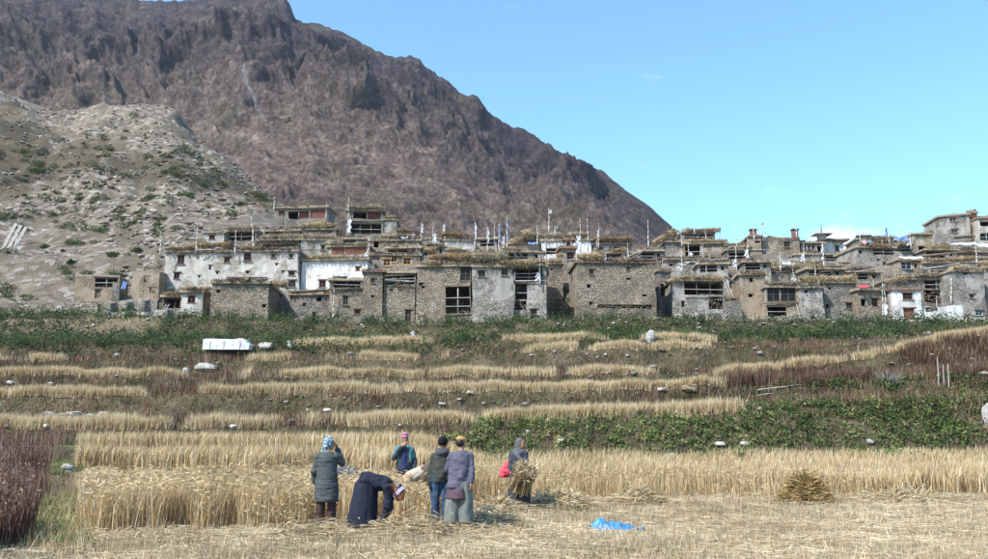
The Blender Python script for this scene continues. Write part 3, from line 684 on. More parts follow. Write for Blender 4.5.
        if ends:
            f = MB(); n = max(3, int(W / 0.55))
            for i in range(n):
                xx = -hx * 0.97 + 2 * hx * 0.97 * (i + .5) / n + random.uniform(-.08, .08)
                f.rod((xx, -over - 0.08 - random.random() * .12, H - 0.1 + tilt * xx), (xx, 0.3, H - 0.1 + tilt * xx), 0.06, n=5)
            f.build('beam_ends', WOOD, T, kind='stuff')
        if brush:
            twig_bank(T, (-hx + .2, 0.1, H + 0.22 - tilt * hx), (hx - .2, 0.1, H + 0.22 + tilt * hx), 0.3, 0.8, dens=20)
    for cp in cop:
        k, cx0, cx1, thp, cy = cp[:5]; u0, u1 = lx(cx0), lx(cx1); th = thp / FPX * Y * 1.0; zc_ = lz(cy); dz = (lz(cp[5]) - zc_) if len(cp) > 5 else 0
        if k == 's': straw_bank('straw_coping', T, (u0, 0.25, zc_), (u1, 0.25, zc_ + dz), th * random.uniform(.85, 1.25), random.uniform(.9, 1.6), random.choice([STRAWM, STRAWM, STRAWG]), hang=random.uniform(0, .6))
        elif k == 'o': straw_bank('straw_coping', T, (u0, 0.25, zc_), (u1, 0.25, zc_ + dz), th, 1.1, STRAWB)
        elif k == 't': twig_bank(T, (u0, 0.2, zc_), (u1, 0.2, zc_ + dz), th, 1.0, dens=30)
        elif k == 'b':
            f = MB(); f.rod((u0, -0.1, zc_), (u1, -0.1, zc_ + dz), th / 2, th / 2.4, n=7); f.build('beam', WOOD, T, smooth=True)
        elif k == 'B':
            f = MB(); f.rod((u0, -0.15, zc_), (u1, -0.15, zc_ + dz), th / 2, th / 2.4, n=7); f.build('pole_rail', WOODG, T, smooth=True)
    T['_front'] = 0
    del T['_front']
    return T, lx, lz, H

WN = 'w'
A = []
def H_(*a, **k): A.append(house(*a, **k)); return A[-1]
# ---- upper rows first
H_('stone_house', 'highest stone house on the left, with an open planked bay beside its pale wall', 272.5, 329, 207.5, 226, 158, 5, ST_GREY,
   [('r', 277.5, 207.8 + 2, 284, 214.5), ('P', 287.5, 210.5, 309, 218.5), ('X', 311, 210.5, 327.5, 218)], [('b', 286, 330, 1.6, 207.8, 210)])
H_('stone_house', 'narrow straw-edged terrace house stepped below the highest left house', 286, 336, 229.5, 242, 150, 5, ST_GREYP, [('L', 306, 230.5, 333, 234)], [('s', 286, 304, 5, 227), ('s', 304.5, 335, 5.5, 225)])
H_('timber_house', 'tall open-fronted two-storey house with thick straw roof and pale corner post above the white house', 346, 383.5, 210.5, 245, 147, 6, ST_GREY,
   [('P', 352.5, 211.2, 381, 218.5), ('L', 350, 223, 382, 233.5)], [('s', 346, 384, 6, 207.5), ('b', 345.5, 383.5, 1.5, 221)])
H_('stone_house', 'small plain rendered house with straw top against the right of the tall open house', 382.5, 396.5, 219.8, 240, 147.5, 5, ST_GREYP, [], [('s', 381, 396, 5, 217)])
H_('stone_house', 'low house with sagging straw right of the tall open house', 384, 414, 235, 246, 144, 5, ST_GREYP, [('L', 386, 235.5, 411, 237.2)], [('o', 396, 413, 3.5, 230), ('o', 385, 396, 4.5, 236)])
H_('stone_house', 'small square-windowed rooftop room behind the bushy straw on the white house', 203.5, 224, 232.5, 246, 136, 4, LIME2, [('r', 209, 235, 215, 239)], [])
H_('open_shed', 'dark open rooftop shed with a long straw roof at the left end of the village', 225, 257, 231, 247, 138, 4, ST_GREY, [('L', 226, 231.6, 255.5, 240)], [('s', 224, 257.5, 6.5, 228)])
H_('open_shed', 'long straw-topped shed behind the middle of the white house', 257, 300, 240, 250, 136, 4, ST_GREY, [('L', 262, 240.8, 299, 246)], [('s', 258, 300, 6.5, 237)])
H_('stone_house', 'grey house with one small window and a double straw edge behind the white house', 300, 331, 240, 252, 136, 5, ST_GREYP, [('w', 320.5, 245, 324.5, 250.5)], [('s', 299, 333, 7, 236.5), ('t', 256, 301, 3, 244)])
H_('stone_house', 'dark-fronted house with two bushy straw heaps above the bright white wall', 327, 369, 246.5, 258, 134, 5, ST_TANP, [('X', 331, 247, 344, 254.5), ('X', 345, 247, 367, 254.5)], [('s', 325, 343, 7, 242.5), ('s', 352, 368, 5, 244)])
H_('stone_house', 'cream house with one dark doorway under the low straw-topped house', 368.5, 420, 240.5, 256, 139, 6, ST_TANP, [('h', 373.5, 241.5, 378.5, 247.5), ('h', 399.5, 242, 402.5, 245)], [('t', 369, 420, 3, 239)])
H_('stone_house', 'low white-edged flat house among the first group of flag poles', 414, 440, 239, 252, 146, 5, LIME2, [], [('t', 400, 440, 3, 238)])
H_('stone_house', 'plain pale grey box-shaped house with dark straw-topped roof below the mountain', 444, 475, 240.5, 256, 139, 6, LIME2, [], [('o', 441, 462, 5, 233.5), ('t', 441, 476, 5.5, 238)])
H_('stone_house', 'small ridge-tented house among the densest flag poles', 476, 497, 239, 254, 142, 5, ST_GREYP, [('L', 480, 240, 495, 246)], [('o', 470, 494, 4, 250)])
H_('stone_house', 'wide house with sloping bare grey front under the long high straw bank', 509, 541, 243.5, 260, 140, 6, MUD, [], [('s', 509, 527, 6, 242, 238), ('s', 527, 565, 6, 235.5)], tilt=0.0)
H_('white_house', 'long low white-fronted house with a dark open verandah below the long high straw bank', 541, 592, 240.5, 258, 138, 6, WHITE, [('L', 546, 247.5, 561, 254)], [('s', 567, 590, 4.5, 234.5), ('o', 592, 632, 4, 239)])
H_('stone_house', 'narrow tower-like shrine house with red windows and small raised red box', 561, 576, 248, 282, 127, 4, ST_TANP, [('r', 567, 252, 574, 260)], [], band=REDP, brush=False)
H_('stone_house', 'tiny red-windowed box on top of the narrow shrine house', 564.5, 573, 239.5, 248.5, 127.8, 2, MUD, [('r', 566.5, 241.5, 571.5, 246)], [], band=REDP, brush=False, ends=False)
H_('stone_house', 'grey flat-roofed house in the shade of leaning timbers beyond the big square stone house', 592, 632, 244, 262, 138, 6, ST_GREYP, [('h', 597, 247, 603, 253), ('L', 610, 246, 629, 254)], [('t', 588, 634, 4, 242)])
H_('open_shed', 'raised grey plank loft with a slanting straw heap near the middle skyline', 665, 685, 242, 254, 141, 5, ST_GREYP, [], [('s', 652, 668, 5.5, 243, 234), ('s', 668, 681, 8, 233)])
H_('stone_house', 'dark top house with a thick brown brush roof where the mountain slope meets the village', 682.5, 715, 232, 246, 148, 6, ST_GREY, [('L', 684, 233.5, 712, 239)], [('o', 683, 715, 4.5, 230.5)])
H_('open_shed', 'open-fronted house with long straw eave and pale posts below the dark brush-roofed top house', 684, 727, 243.5, 261, 139, 5, ST_TANP, [('L', 685, 244.5, 701, 256), ('L', 703, 244.2, 725, 247.5)], [('s', 688, 724, 5, 241), ('o', 722, 748, 5, 245)])
H_('stone_house', 'low grey house with a long bleached rail across its front', 664, 728, 259.5, 275, 129, 5, ST_GREYP, [('h', 669, 263, 672, 266), ('h', 706, 262, 709, 266)], [('B', 684, 727, 1.5, 262.5, 260.5), ('t', 664, 728, 3.5, 258)])
H_('stone_house', 'dim jumbled house with dark recess and one tall leaning pole right of the rail', 727, 751, 250, 275, 136, 5, ST_GREY, [('L', 729, 252, 747, 259), ('L', 729, 263, 740, 272)], [('t', 727, 750, 4, 249)])
H_('stone_house', 'large skyline house with dark red-brown parapet and one window in a tan wall', 762, 801, 239, 262, 150, 8, ST_TANP, [('w', 785, 241.5, 791, 247), ('L', 765, 253.8, 800, 258)], [], band=REDP, brush=False, over=0.1)
H_('stone_house', 'brown gabled left wing of the large skyline house', 750, 762.3, 236.5, 262, 149, 7, MUD, [('h', 756, 241, 761, 243)], [('B', 748, 768, 1.2, 250)], band=REDP, brush=False)
H_('stone_house', 'small open-windowed white house beside the shrine roof on the skyline', 801, 825, 243, 262, 151, 6, ST_GREYP, [('w', 803.5, 245, 806.5, 249.5), ('w', 808.5, 245, 811, 249.5), ('w', 812.5, 245, 815.5, 249.5), ('h', 818, 246, 822, 252)], [])
H_('white_house', 'white shrine house with overhanging dark roof and finial on the skyline', 824, 845, 240.5, 262, 153, 8, WHITE, [('w', 836, 246, 840, 251)], [], band=WOOD, brush=False, over=0.7)
H_('stone_house', 'low grey house with a rounded straw heap under the skyline houses', 795, 846, 254.5, 268, 143, 6, ST_GREYP, [('L', 846 - 20, 256, 841, 261)], [('s', 796, 822, 5, 262.8)])
H_('stone_house', 'dark doorless passage house at the foot of the skyline shrine', 845, 858, 253.5, 272, 143, 5, ST_GREY, [('L', 846, 257, 856.5, 268)], [])
H_('stone_house', 'straw-lined terrace house under the large skyline house', 755, 800, 267.5, 282, 130, 5, ST_GREYP, [('L', 775, 269, 797, 273)], [('s', 757, 779, 4, 268), ('s', 780, 819, 4.5, 266.5), ('t', 752, 802, 3, 272)])
H_('stone_house', 'block of grey wall and flat roof left of the blue-doored house', 857, 898, 247.5, 284, 134, 7, ST_GREYP, [('L', 874, 248.3, 896, 254.5), ('h', 859, 250.5, 862, 254), ('h', 877.5, 259, 880, 261), ('h', 883.5, 262, 886, 265), ('h', 883.5, 273.5, 886, 276)], [('o', 866, 893, 3.6, 246)])
H_('stone_house', 'upper storey with blue cloths and dark brush roof above the block of grey wall', 856, 894, 238.5, 250, 142, 5, ST_GREY, [('h', 868, 240, 872, 246), ('L', 892 - 16, 239, 892, 241)], [('o', 874, 892, 4, 240.5), ('t', 858, 894, 3, 237.5)], tilt=0.04)
H_('stone_house', 'pale tan cube house on the skyline right of the blue-draped storey', 913.5, 933.5, 234, 262, 146, 6, ST_TANP, [('h', 918, 246.5, 924, 250)], [], brush=False)
H_('open_shed', 'shed roof strewn with straw between the grey block and the pale tan cube house', 893, 914, 244.5, 262, 142, 5, ST_GREYP, [('L', 896, 237 + 9, 912, 251)], [('s', 896, 911, 5, 245)])
H_('stone_house', 'house with blue-green shutters under a white board in the upper right', 898, 924, 260, 282, 131.5, 5, ST_TANP, [('g', 901, 262, 912, 269.5), ('h', 915, 264, 918, 268)], [('B', 897, 922, 1.6, 258, 256.5), ('B', 902, 924, 1.2, 274, 272.5)])
H_('stone_house', 'long terraced house with dark beam and straw eave climbing to the right', 924, 979, 262.5, 279, 131, 6, ST_GREYP, [('L', 931, 267, 955, 271.5)], [('b', 925, 973, 2.4, 255.5, 251.8), ('s', 923, 978, 5, 260.5, 258.5)], tilt=0.0)
H_('stone_house', 'straw-backed house tucked below the topmost house at the right', 931, 972, 248, 266, 145, 5, ST_GREY, [('h', 938, 249, 941, 252)], [('o', 931, 950, 5, 246.5)])
H_('stone_house', 'tall pale topmost house at upper right with two rows of windows', 940, 970.5, 215.5, 246, 160, 7, ST_GREYP, [('W', 950.5, 217.5, 957, 221.5), ('W', 952, 229, 958, 233)], [('b', 953, 982, 2, 237, 235.5)], band=ROOFM, tilt=0.075, brush=False)
H_('timber_house', 'narrow red-brown timber front joined to the tall topmost house', 970.8, 978.5, 212.5, 246, 160.2, 6, MUD, [('X', 971.5, 214, 978, 219.5), ('X', 971.5, 225, 978, 232.5)], [], tilt=0.0, brush=False)
H_('timber_house', 'dark-roofed balconied house cut off by the right edge beside the topmost house', 979, 1003, 218, 248, 158, 6, LIME2, [('P', 981, 221, 1001, 226), ('L', 980, 233, 1001, 240)], [('b', 978, 1006, 1.5, 216.5, 219)], brush=False)
H_('stone_house', 'grey house with sheet-covered roof at the right edge', 972, 1008, 258, 282, 133, 6, ST_GREYP, [('h', 985, 262, 989, 266)], [('s', 974, 1010, 4.5, 262, 268)])
# ---- middle of the front
H_('ruined_shed', 'small low mud shed with brown door and open loft standing alone at the left', 75, 118, 276.5, 299, 121.2, 4, MUD, [('L', 94, 277, 116.5, 287), ('d', 94.5, 289, 99.5, 298)], [('b', 93, 119, 1.1, 276.3, 277.5)], over=.05, brush=False, ends=False)
H_('ruined_shed', 'broken mud wall block with a round hole, between lone shed and white house', 131, 159.5, 271, 296, 121, 3.5, MUD, [('h', 143, 276, 149, 282), ('h', 150, 287, 156, 293)], [], roof=False)
H_('stone_house', 'free-standing dark stone pier beside the lone shed', 112, 119.5, 281, 300, 119.8, 1.6, ST_GREY, [], [], roof=False)
H_('white_house', 'wide limewashed house at the left end with rows of small windows', 161, 300, 251.5, 294, 123, 8, LIME,
   [('r', 173.5, 254.5, 181, 263.5), ('r', 172, 272, 178, 278.5), ('r', 223, 256.5, 229, 262.5), ('r', 243.5, 253, 251.5, 261), ('h', 208, 265, 210.5, 269.5), ('h', 215.8, 271, 218.5, 274), ('h', 247, 271, 250, 273.5), ('w', 272.3, 254.5, 276, 258), ('w', 290.8, 254.5, 295.3, 258),
    ('w', 290.5, 271.5, 297, 276), ('w', 289.5, 280.5, 297, 287.5), ('h', 277, 263.5, 279, 266), ('h', 284, 271, 286, 273.5), ('h', 197.5, 275, 199.5, 277.5)],
   [('o', 166, 194, 4, 247.5, 246), ('o', 195.5, 229, 6, 244.5), ('o', 236, 262, 4, 248), ('t', 162, 300, 3, 250), ('b', 196, 229, 1, 249)], group=None)
H_('white_house', 'brightest white-plastered house wall under a thick straw eave, left of centre', 300.3, 368.5, 260, 290, 123.2, 8, WHITE,
   [('r', 319.5, 280, 326.5, 287), ('r', 356.5, 267, 360.5, 270.5), ('h', 345, 277, 347, 279)], [('s', 307, 345, 6, 257), ('t', 345, 369, 4, 258.5), ('t', 296, 310, 4, 257.5)])
H_('timber_house', 'house with bright new yellow wooden bay and yellow-framed window', 369, 420.5, 255, 274, 128.5, 6, ST_TANP,
   [('L', 370.5, 255.4, 379, 259.5), ('y', 383, 259, 390, 266), ('y', 391, 255.5, 397, 262), ('y', 403.5, 257.5, 411, 264.5)], [('t', 369, 421, 3, 253.5)])
H_('stone_house', 'recessed rubble wall house under the dark beam below the white walls', 288, 330, 294.5, 327, 117.5, 5, ST_GREY, [('h', 316.5, 297, 321, 301.5), ('h', 302, 303, 305, 306), ('h', 313, 312, 316, 320)], [('b', 288, 329, 2.6, 291.5, 290.5), ('t', 288, 330, 4, 292)])
H_('stone_house', 'stone house with open timber loft and tall dark window below the bright white wall', 328.5, 363, 280, 327, 113.6, 6, ST_TAN,
   [('L', 332.5, 280.3, 360.5, 287.5), ('w', 342.5, 295.5, 348, 305), ('r', 354.7, 309, 361, 314), ('h', 349, 321, 352, 323)], [('b', 329, 363, 1.6, 288.8), ('t', 329, 363, 3, 289)], brush=False)
H_('stone_house', 'small square tower block of stone with one window beside the open loft', 362.8, 383, 271.5, 327, 113.1, 6, ST_TAN, [('w', 370.8, 278, 375, 283), ('h', 371.5, 295, 374, 297.5)], [], band=REDP)
H_('stone_house', 'brown stone house with a wide dark open loft crossed by pale rails', 382.8, 415.5, 272.5, 327, 113.7, 6, ST_TAN,
   [('B', 384, 273.5, 414.5, 284.5), ('h', 388.5, 289, 392, 291), ('h', 374, 316, 378.5, 321), ('w', 405.5, 309.5, 411.5, 322)], [('t', 383, 415, 3, 286)], brush=False)
H_('stone_house', 'stone house with a big dark railed opening and a bushy straw bundle on its corner', 415.3, 471.5, 266, 324, 113.2, 6.5, ST_TAN,
   [('B', 445.8, 285.5, 470.8, 313.5), ('w', 460.5, 267, 471, 281), ('h', 418, 282.5, 422, 285.5), ('h', 421, 285.5, 424, 288), ('h', 448, 321, 451, 323.8), ('r', 404, 308, 410, 320)], [('s', 420.5, 441, 7.5, 262.5), ('o', 428, 472, 8, 256.5), ('b', 443, 471, 1.5, 264.2), ('b', 445, 471, 1.6, 314.8)])
H_('stone_house', 'tall pale rendered stone house with two small framed windows at the village centre', 471.7, 514.5, 266.5, 324, 112.8, 7, ST_GREYP,
   [('w', 478.5, 270.2, 485.5, 276.8), ('w', 502.5, 268.6, 509.5, 275.5)], [('s', 471, 509, 8, 256.5), ('s', 498, 530, 6.5, 262, 264), ('b', 472, 513, 1.2, 264.8)])
H_('stone_house', 'narrow pale stone house with stacked dark lofts and a small low doorway', 514.6, 547, 266.5, 322, 113.4, 7, ST_GREYP,
   [('B', 515, 267.5, 543, 280), ('L', 514.9, 282.5, 527, 299.5), ('F', 515.1, 300.6, 526.8, 309.5), ('r', 531, 309, 537.5, 315)], [('B', 513, 548, 1.4, 281), ('s', 528, 545, 8, 260.5), ('b', 540, 545, 3, 266)])
H_('stone_house', 'small rounded stone outhouse with thick straw cap between the centre houses', 545, 563, 263.5, 284, 121.5, 4, ST_TAN, [('h', 551, 268, 553, 270)], [('s', 545, 562, 6, 261)])
H_('stone_house', 'big plain square tan stone house with a dark crack along its foot', 575.3, 657, 262.5, 322, 114.2, 8, ST_TAN,
   [('w', 588, 269.3, 592.7, 275), ('h', 586.5, 284.5, 589.5, 288), ('h', 588.3, 302, 591, 305), ('w', 627.5, 266.3, 630.5, 270.3), ('h', 627.3, 277.8, 631, 280), ('h', 643, 294.3, 647, 296.5), ('F', 597, 304.5, 652, 308)],
   [('s', 577.5, 605, 7.5, 256.5), ('b', 613, 657, 1.5, 260.2), ('t', 610, 657, 4, 259)], band=REDP)
H_('stone_house', 'house with long drooping straw eave over a deep dark verandah', 672, 725.5, 280.5, 322, 116.5, 7, ST_GREYP,
   [('L', 684.5, 281, 725, 295), ('F', 709.5, 297, 724, 309), ('h', 681.5, 301, 684.5, 307)], [('s', 666, 690, 4.5, 282, 275.5), ('s', 689, 725.5, 5.5, 276.5, 279), ('B', 684, 726, 1.2, 296)])
H_('stone_house', 'dark side alley house in shadow between the big square house and the verandah house', 658.5, 672, 271, 322, 120.5, 5, ST_GREY, [('h', 661, 284, 667, 296)], [('t', 658, 672, 4, 270)])
H_('stone_house', 'low grey stone wall block in front of the verandah house woodpile', 724.5, 742, 301.5, 322, 115.8, 3, ST_GREY, [], [], roof=False)
H_('stone_house', 'ochre mud-fronted house with two little slit windows', 739.5, 766, 274.5, 322, 117.8, 6, MUD, [('h', 749.8, 277.8, 753, 282), ('h', 747.8, 293.8, 752, 297)], [('o', 738, 766, 3, 273)])
H_('stone_house', 'house with posted wooden verandah over a dark undercroft right of the ochre house', 766.3, 801, 287, 322, 116.2, 6, ST_TANP,
   [('w', 768, 287.3, 781, 301.5), ('w', 782, 287.3, 797.5, 301.5), ('L', 767, 305.5, 786.5, 316)], [('s', 767, 803, 6, 283), ('b', 764, 801, 1.6, 303.5), ('b', 797, 803, 1.2, 306, 318)])
H_('stone_house', 'plain grey rendered wall house between verandah and long straw eave', 800.5, 824, 287.5, 324, 115.4, 6, ST_GREYP, [('h', 805, 290.5, 809, 292.5)], [('t', 800, 824, 3.5, 286)])
H_('stone_house', 'wide rough grey stone house with a long shaggy straw eave', 824.3, 858, 282.5, 324, 116.6, 6, ST_GREY, [('h', 829, 287, 831.5, 289.5), ('w', 847, 302.5, 853, 309), ('h', 826, 304, 829, 308)], [('s', 803, 858, 6.5, 279)])
H_('stone_house', 'low brown stone house with two small doorways below a red cloth', 857.8, 892.5, 290, 324, 115.2, 6, ST_TAN, [('r', 872.5, 298, 879, 306.5), ('h', 861, 299, 866, 306), ('h', 884, 311, 888, 316)], [('t', 858, 892, 4, 288.5)])
H_('white_house', 'small bright white house with reddish window and doorway near the right', 893, 921.8, 289.5, 322, 113.8, 5, WHITE, [('D', 903.2, 308, 914, 321.5), ('r', 903.8, 292.8, 913.5, 299.5)], [], band=REDP, brush=False, over=0.25)
H_('stone_house', 'open dark wood-store house with long curved straw eave above the small white house', 889, 953, 279, 324, 118.5, 6, ST_GREY,
   [('L', 926, 279.5, 951, 288.5), ('F', 924, 290, 952, 302)], [('s', 887, 912, 5, 281, 276), ('s', 912, 948, 5, 276, 273.5), ('s', 948, 966, 7, 272, 266)])
H_('white_house', 'low whitewashed yard wall block right of the small white house', 922, 964, 306, 324, 114.4, 2, WHITE, [('F', 925, 303 + 4, 938, 312)], [], roof=False)
H_('stone_house', 'tall tapering grey house with small dark windows at the right', 953.3, 987, 271.5, 324, 115.6, 7, ST_GREYP, [('h', 964.5, 272.5, 970, 274.5), ('w', 970.3, 294, 975, 298), ('g', 974, 310, 981.5, 315.5)], [('t', 954, 987, 3.5, 270.5)], tilt=-0.02)
H_('stone_house', 'light grey wall house cut by the right edge of the view', 985.5, 1012, 268, 324, 118, 6, ST_GREYP, [('h', 990, 280, 994, 284)], [])
H_('stone_house', 'low tan stone house with brush-edged roof in front of the white house', 211, 268.5, 283, 322, 113.0, 8.5, ST_TAN, [('h', 216, 290, 219, 293), ('h', 262.5, 304, 266, 307)],
   [('o', 211, 222, 4, 281.5), ('o', 225, 236, 4.5, 281), ('t', 225, 266, 5, 279.5), ('b', 226, 266, 1.6, 277.5)])
H_('white_house', 'little cream lean-to with red window and straw cap in front of the white house', 181, 202.5, 292, 316, 113.5, 4.5, LIME2, [('r', 187.3, 295.5, 194.7, 303)], [('s', 181.5, 209.5, 6, 288.5)])
H_('open_shed', 'dark open lean-to under sagging straw at the white house corner', 161.5, 181, 296.5, 318, 115, 4, ST_TANP, [('S', 162.5, 297, 180, 308)], [('o', 161, 181, 6, 294)])

# ---- low sheds filling the gaps between the tiers
for x0, x1, yt, Y, lb, cop in [(807, 846, 269, 126.5, 'long low shed with a dark bay above the shaggy straw eave', 'o'), (846, 882, 272, 127, 'low dark-bayed shed behind the low brown house and red cloth', 't'),
        (638, 663, 251, 131.5, 'open shed under the leaning timbers left of the slanting straw heap', 't'), (420, 446, 247, 132.5, 'small open shed under the round pale straw ball', 's'), (446, 500, 254, 129.5, 'long dark open bay under the flat straw heaps of the centre', 't'),
        (500, 545, 252, 128.5, 'dark open bay in front of the bare grey house front', 'o'), (594, 640, 253, 128, 'dark timber shed standing right behind the big square house', 't'), (386, 421, 248, 132.3, 'long open loft behind the yellow-framed window', 't'),
        (925, 958, 250, 139, 'open bay shed behind the dark beam of the long terraced house', 'o'), (958, 992, 252, 139.5, 'open bay shed under the grey-blue sheet roof', 't'), (698, 728, 264, 123.5, 'open loft above the straw eave of the deep verandah', 't'),
        (744, 771, 262, 127.5, 'open bay shed behind the ochre house', 't'), (336, 368, 239, 141, 'open bay shed below the tall open-fronted house', 't'), (565, 600, 243, 141.5, 'low dark bay behind the narrow shrine house', 'o'), (262, 300, 231, 142, 'highest open shed behind the long straw-topped shed', 't')]:
    xm_ = (x0 + x1) / 2; H_('open_shed', lb, x0, x1, yt, yt + 16, Y, 4, random.choice([ST_GREY, ST_GREYP, ST_TAN]), [('L', x0 + 1.5, yt + .8, x0 + (x1 - x0) * .62, yt + 7.5), ('h', x0 + (x1 - x0) * .75, yt + 2.5, x0 + (x1 - x0) * .85, yt + 6)], [(cop, x0 + 2, xm_ + random.uniform(-5, 12), 4.2, yt - 2.5)], over=.3)
# ---- roof clutter: bundles of brush and straw, bare posts, stone piles
def proto_bundle(mat, L, th, label, group):
    T = thing('brush_bundle', label, 'bundle', (0, 0, -60), 0, group)
    straw_bank('twig_bundle', T, (-L / 2, 0, 0), (L / 2, 0, 0), th, .9, mat, dens=60, hang=.1); return T
def proto_post(h):
    T = thing('roof_post', 'bare weathered post standing on a village roof edge', 'post', (0, 0, -60), 0, 'bare posts on the village roof edges')
    mb = MB(); mb.rod((0, 0, -.3), (.06 * h, 0, h), .07, .045); mb.build('post_shaft', WOODG, T); return T
def ctree(o, loc, rz, sc, first):
    if first: o.location = loc; o.rotation_euler = (0, 0, rz); o.scale = (sc,) * 3; return o
    r = o.copy(); COL.objects.link(r); r.location = loc; r.rotation_euler = (0, 0, rz); r.scale = (sc,) * 3
    for ch in list(o.children): k_ = ch.copy(); COL.objects.link(k_); k_.parent = r
    return r
PB = [proto_bundle(STRAWM, 1.8, .5, 'small straw bundle lying on a village roof', 'straw bundles lying on the village roofs'), proto_bundle(TWIG, 2.4, .45, 'dark brushwood bundle lying on a village roof', 'brushwood bundles lying on the village roofs'),
      proto_bundle(STRAWG, 2.8, .6, 'greyish fodder bundle lying on a village roof', 'fodder bundles lying on the village roofs')]
PP = [proto_post(1.1), proto_post(1.7)]
used = set()
def put(k, loc, rz, sc):
    o = (PB + PP)[k]; ctree(o, loc, rz, sc, k not in used); used.add(k)
for T, lx, lz, Hh in A:
    if T.name.startswith('ruined'): continue
    W_ = abs(lx(1000) - lx(0)); w_ = max(abs(v.co[0]) for v in [c_ for c_ in T.children if c_.name.startswith('wall')][0].data.vertices) * .9
    ca, sa = math.cos(T.rotation_euler.z), math.sin(T.rotation_euler.z)
    for i in range(max(1, int(w_ / 1.3))):
        x = random.uniform(-w_, w_); y = random.uniform(.2, 1.2); k = random.choice([0, 1, 1, 2, 3, 4, 3])
        loc = (T.location.x + x * ca - y * sa, T.location.y + x * sa + y * ca, T.location.z + Hh + (.45 if k < 3 else .2))
        put(k, loc, random.uniform(-.6, .6) + T.rotation_euler.z, random.uniform(.7, 1.15))
# ------------------------------------------------------------------ vegetation
CROPM = M_rnd('ripe_grain', [(0.0, (0.22, 0.14, 0.065)), (0.35, (0.44, 0.315, 0.165)), (0.7, (0.60, 0.465, 0.27)), (1.0, (0.72, 0.60, 0.40))], 0.3)
CROPF = M_rnd('far_grain', [(0.0, (0.34, 0.25, 0.13)), (0.4, (0.60, 0.47, 0.28)), (1.0, (0.74, 0.62, 0.42))], 0.35)
STUBM = M_rnd('stubble', [(0.0, (0.16, 0.12, 0.075)), (0.4, (0.37, 0.285, 0.17)), (0.8, (0.54, 0.435, 0.28)), (1.0, (0.68, 0.58, 0.42))], 0.2)
BRWN = M_rnd('brown_weeds', [(0.0, (0.035, 0.020, 0.016)), (0.5, (0.115, 0.055, 0.040)), (0.8, (0.22, 0.15, 0.095)), (1.0, (0.36, 0.28, 0.18))], 0.25)
REDW = M_rnd('red_dock', [(0.0, (0.06, 0.032, 0.026)), (0.5, (0.13, 0.065, 0.05)), (0.8, (0.24, 0.145, 0.10)), (1.0, (0.42, 0.32, 0.23))], 0.2)
GRNL = M_rnd('green_leaves', [(0.0, (0.035, 0.058, 0.02)), (0.5, (0.095, 0.14, 0.045)), (0.85, (0.18, 0.23, 0.08)), (1.0, (0.34, 0.30, 0.13))], 0.4)
OLVL = M_rnd('shrub_leaves', [(0.0, (0.022, 0.038, 0.016)), (0.5, (0.06, 0.09, 0.035)), (0.85, (0.10, 0.145, 0.05)), (1.0, (0.19, 0.19, 0.08))], 0.4)
BRTL = M_rnd('dock_leaves', [(0.0, (0.06, 0.085, 0.028)), (0.45, (0.15, 0.20, 0.07)), (0.75, (0.28, 0.32, 0.12)), (1.0, (0.55, 0.48, 0.24))], 0.45)
PINKW = M_rnd('dry_pinkish_weeds', [(0.0, (0.09, 0.055, 0.045)), (0.5, (0.20, 0.13, 0.10)), (1.0, (0.36, 0.26, 0.19))], 0.2)
def onground(c, Y):
    X = c * np.maximum(Y, 8.0); return np.stack([X, Y, TZ(X, Y)], 1)
def pxcol(pos): return pxof(pos[:, 0], pos[:, 1], pos[:, 2])
def span(px, *pairs):
    m_ = np.zeros(len(px), bool)
    for a, b_ in pairs: m_ |= (px > a) & (px < b_)
    return m_
def uinv(n, y0, y1): return 1 / rng.uniform(1 / y1, 1 / y0, n)     # even in the picture
CL, CR = -0.60, 0.60
# --- where the near grain stands: front edge of the uncut crop by column
fr_px = np.array([-300, 60, 85, 300, 320, 345, 385, 400, 434, 441, 470, 500, 540, 700, 860, 988, 1300])
fr_py = np.array([533, 536, 534, 529, 524, 526, 520, 526, 524, 508, 503, 500, 501, 497, 495, 491, 488])
fr_Y = EYE / np.tan(np.arctan((fr_py - CYP) / FPX) - TH)
def frontY(px): return np.interp(px, fr_px, fr_Y)
# near crop
n = 120000
c = rng.uniform(-0.52, 0.60, n); Y = uinv(n, 14.5, 28.0)
pos = onground(c, Y); px, py = pxcol(pos)
wobf = 0.35 * vnoise(pos[:, 0] * 1.1, 0, 0, 101) + 0.2 * vnoise(pos[:, 0] * 3, 0, 0, 102)
left = 80 + (Y - 16) * -0.3 + 3 * vnoise(Y, 0, 0, 3)
gap = vnoise(pos[:, 0] * 0.9, pos[:, 1] * 0.9, 0, 120) < -0.62
keep = (Y > frontY(px) + wobf) & (px > left) & (Y < np.where(px < 455, 26.2, 60)) & ~gap
keep &= ~((px > 540) & (py > 0) & (rng.random(n) < 0.25))
pos = pos[keep]; n = len(pos)
hh = rng.normal(0.76, 0.10, n) * (1 + 0.10 * vnoise(pos[:, 0] * 2.2, pos[:, 1] * 2.2, 0, 132) + 0.2 * vnoise(pos[:, 0] * 0.7, pos[:, 1] * 0.7, 0, 130))
pxk = pxcol(pos)[0]; hh *= np.where(pxk > 520, 0.86, 1.0)
hh *= np.clip((pos[:, 1] - frontY(pxk) + .25 * rng.random(n)) / 0.7 + 0.42, 0.42, 1)
wdir = 0.3 + 0.8 * vnoise(pos[:, 0] * 0.5, pos[:, 1] * 0.5, 0, 131)
B1 = blades(pos, hh, rng.uniform(0.009, 0.015, n), 0.16, 0.4, 2, azdir=wdir + rng.normal(0, .8, n))
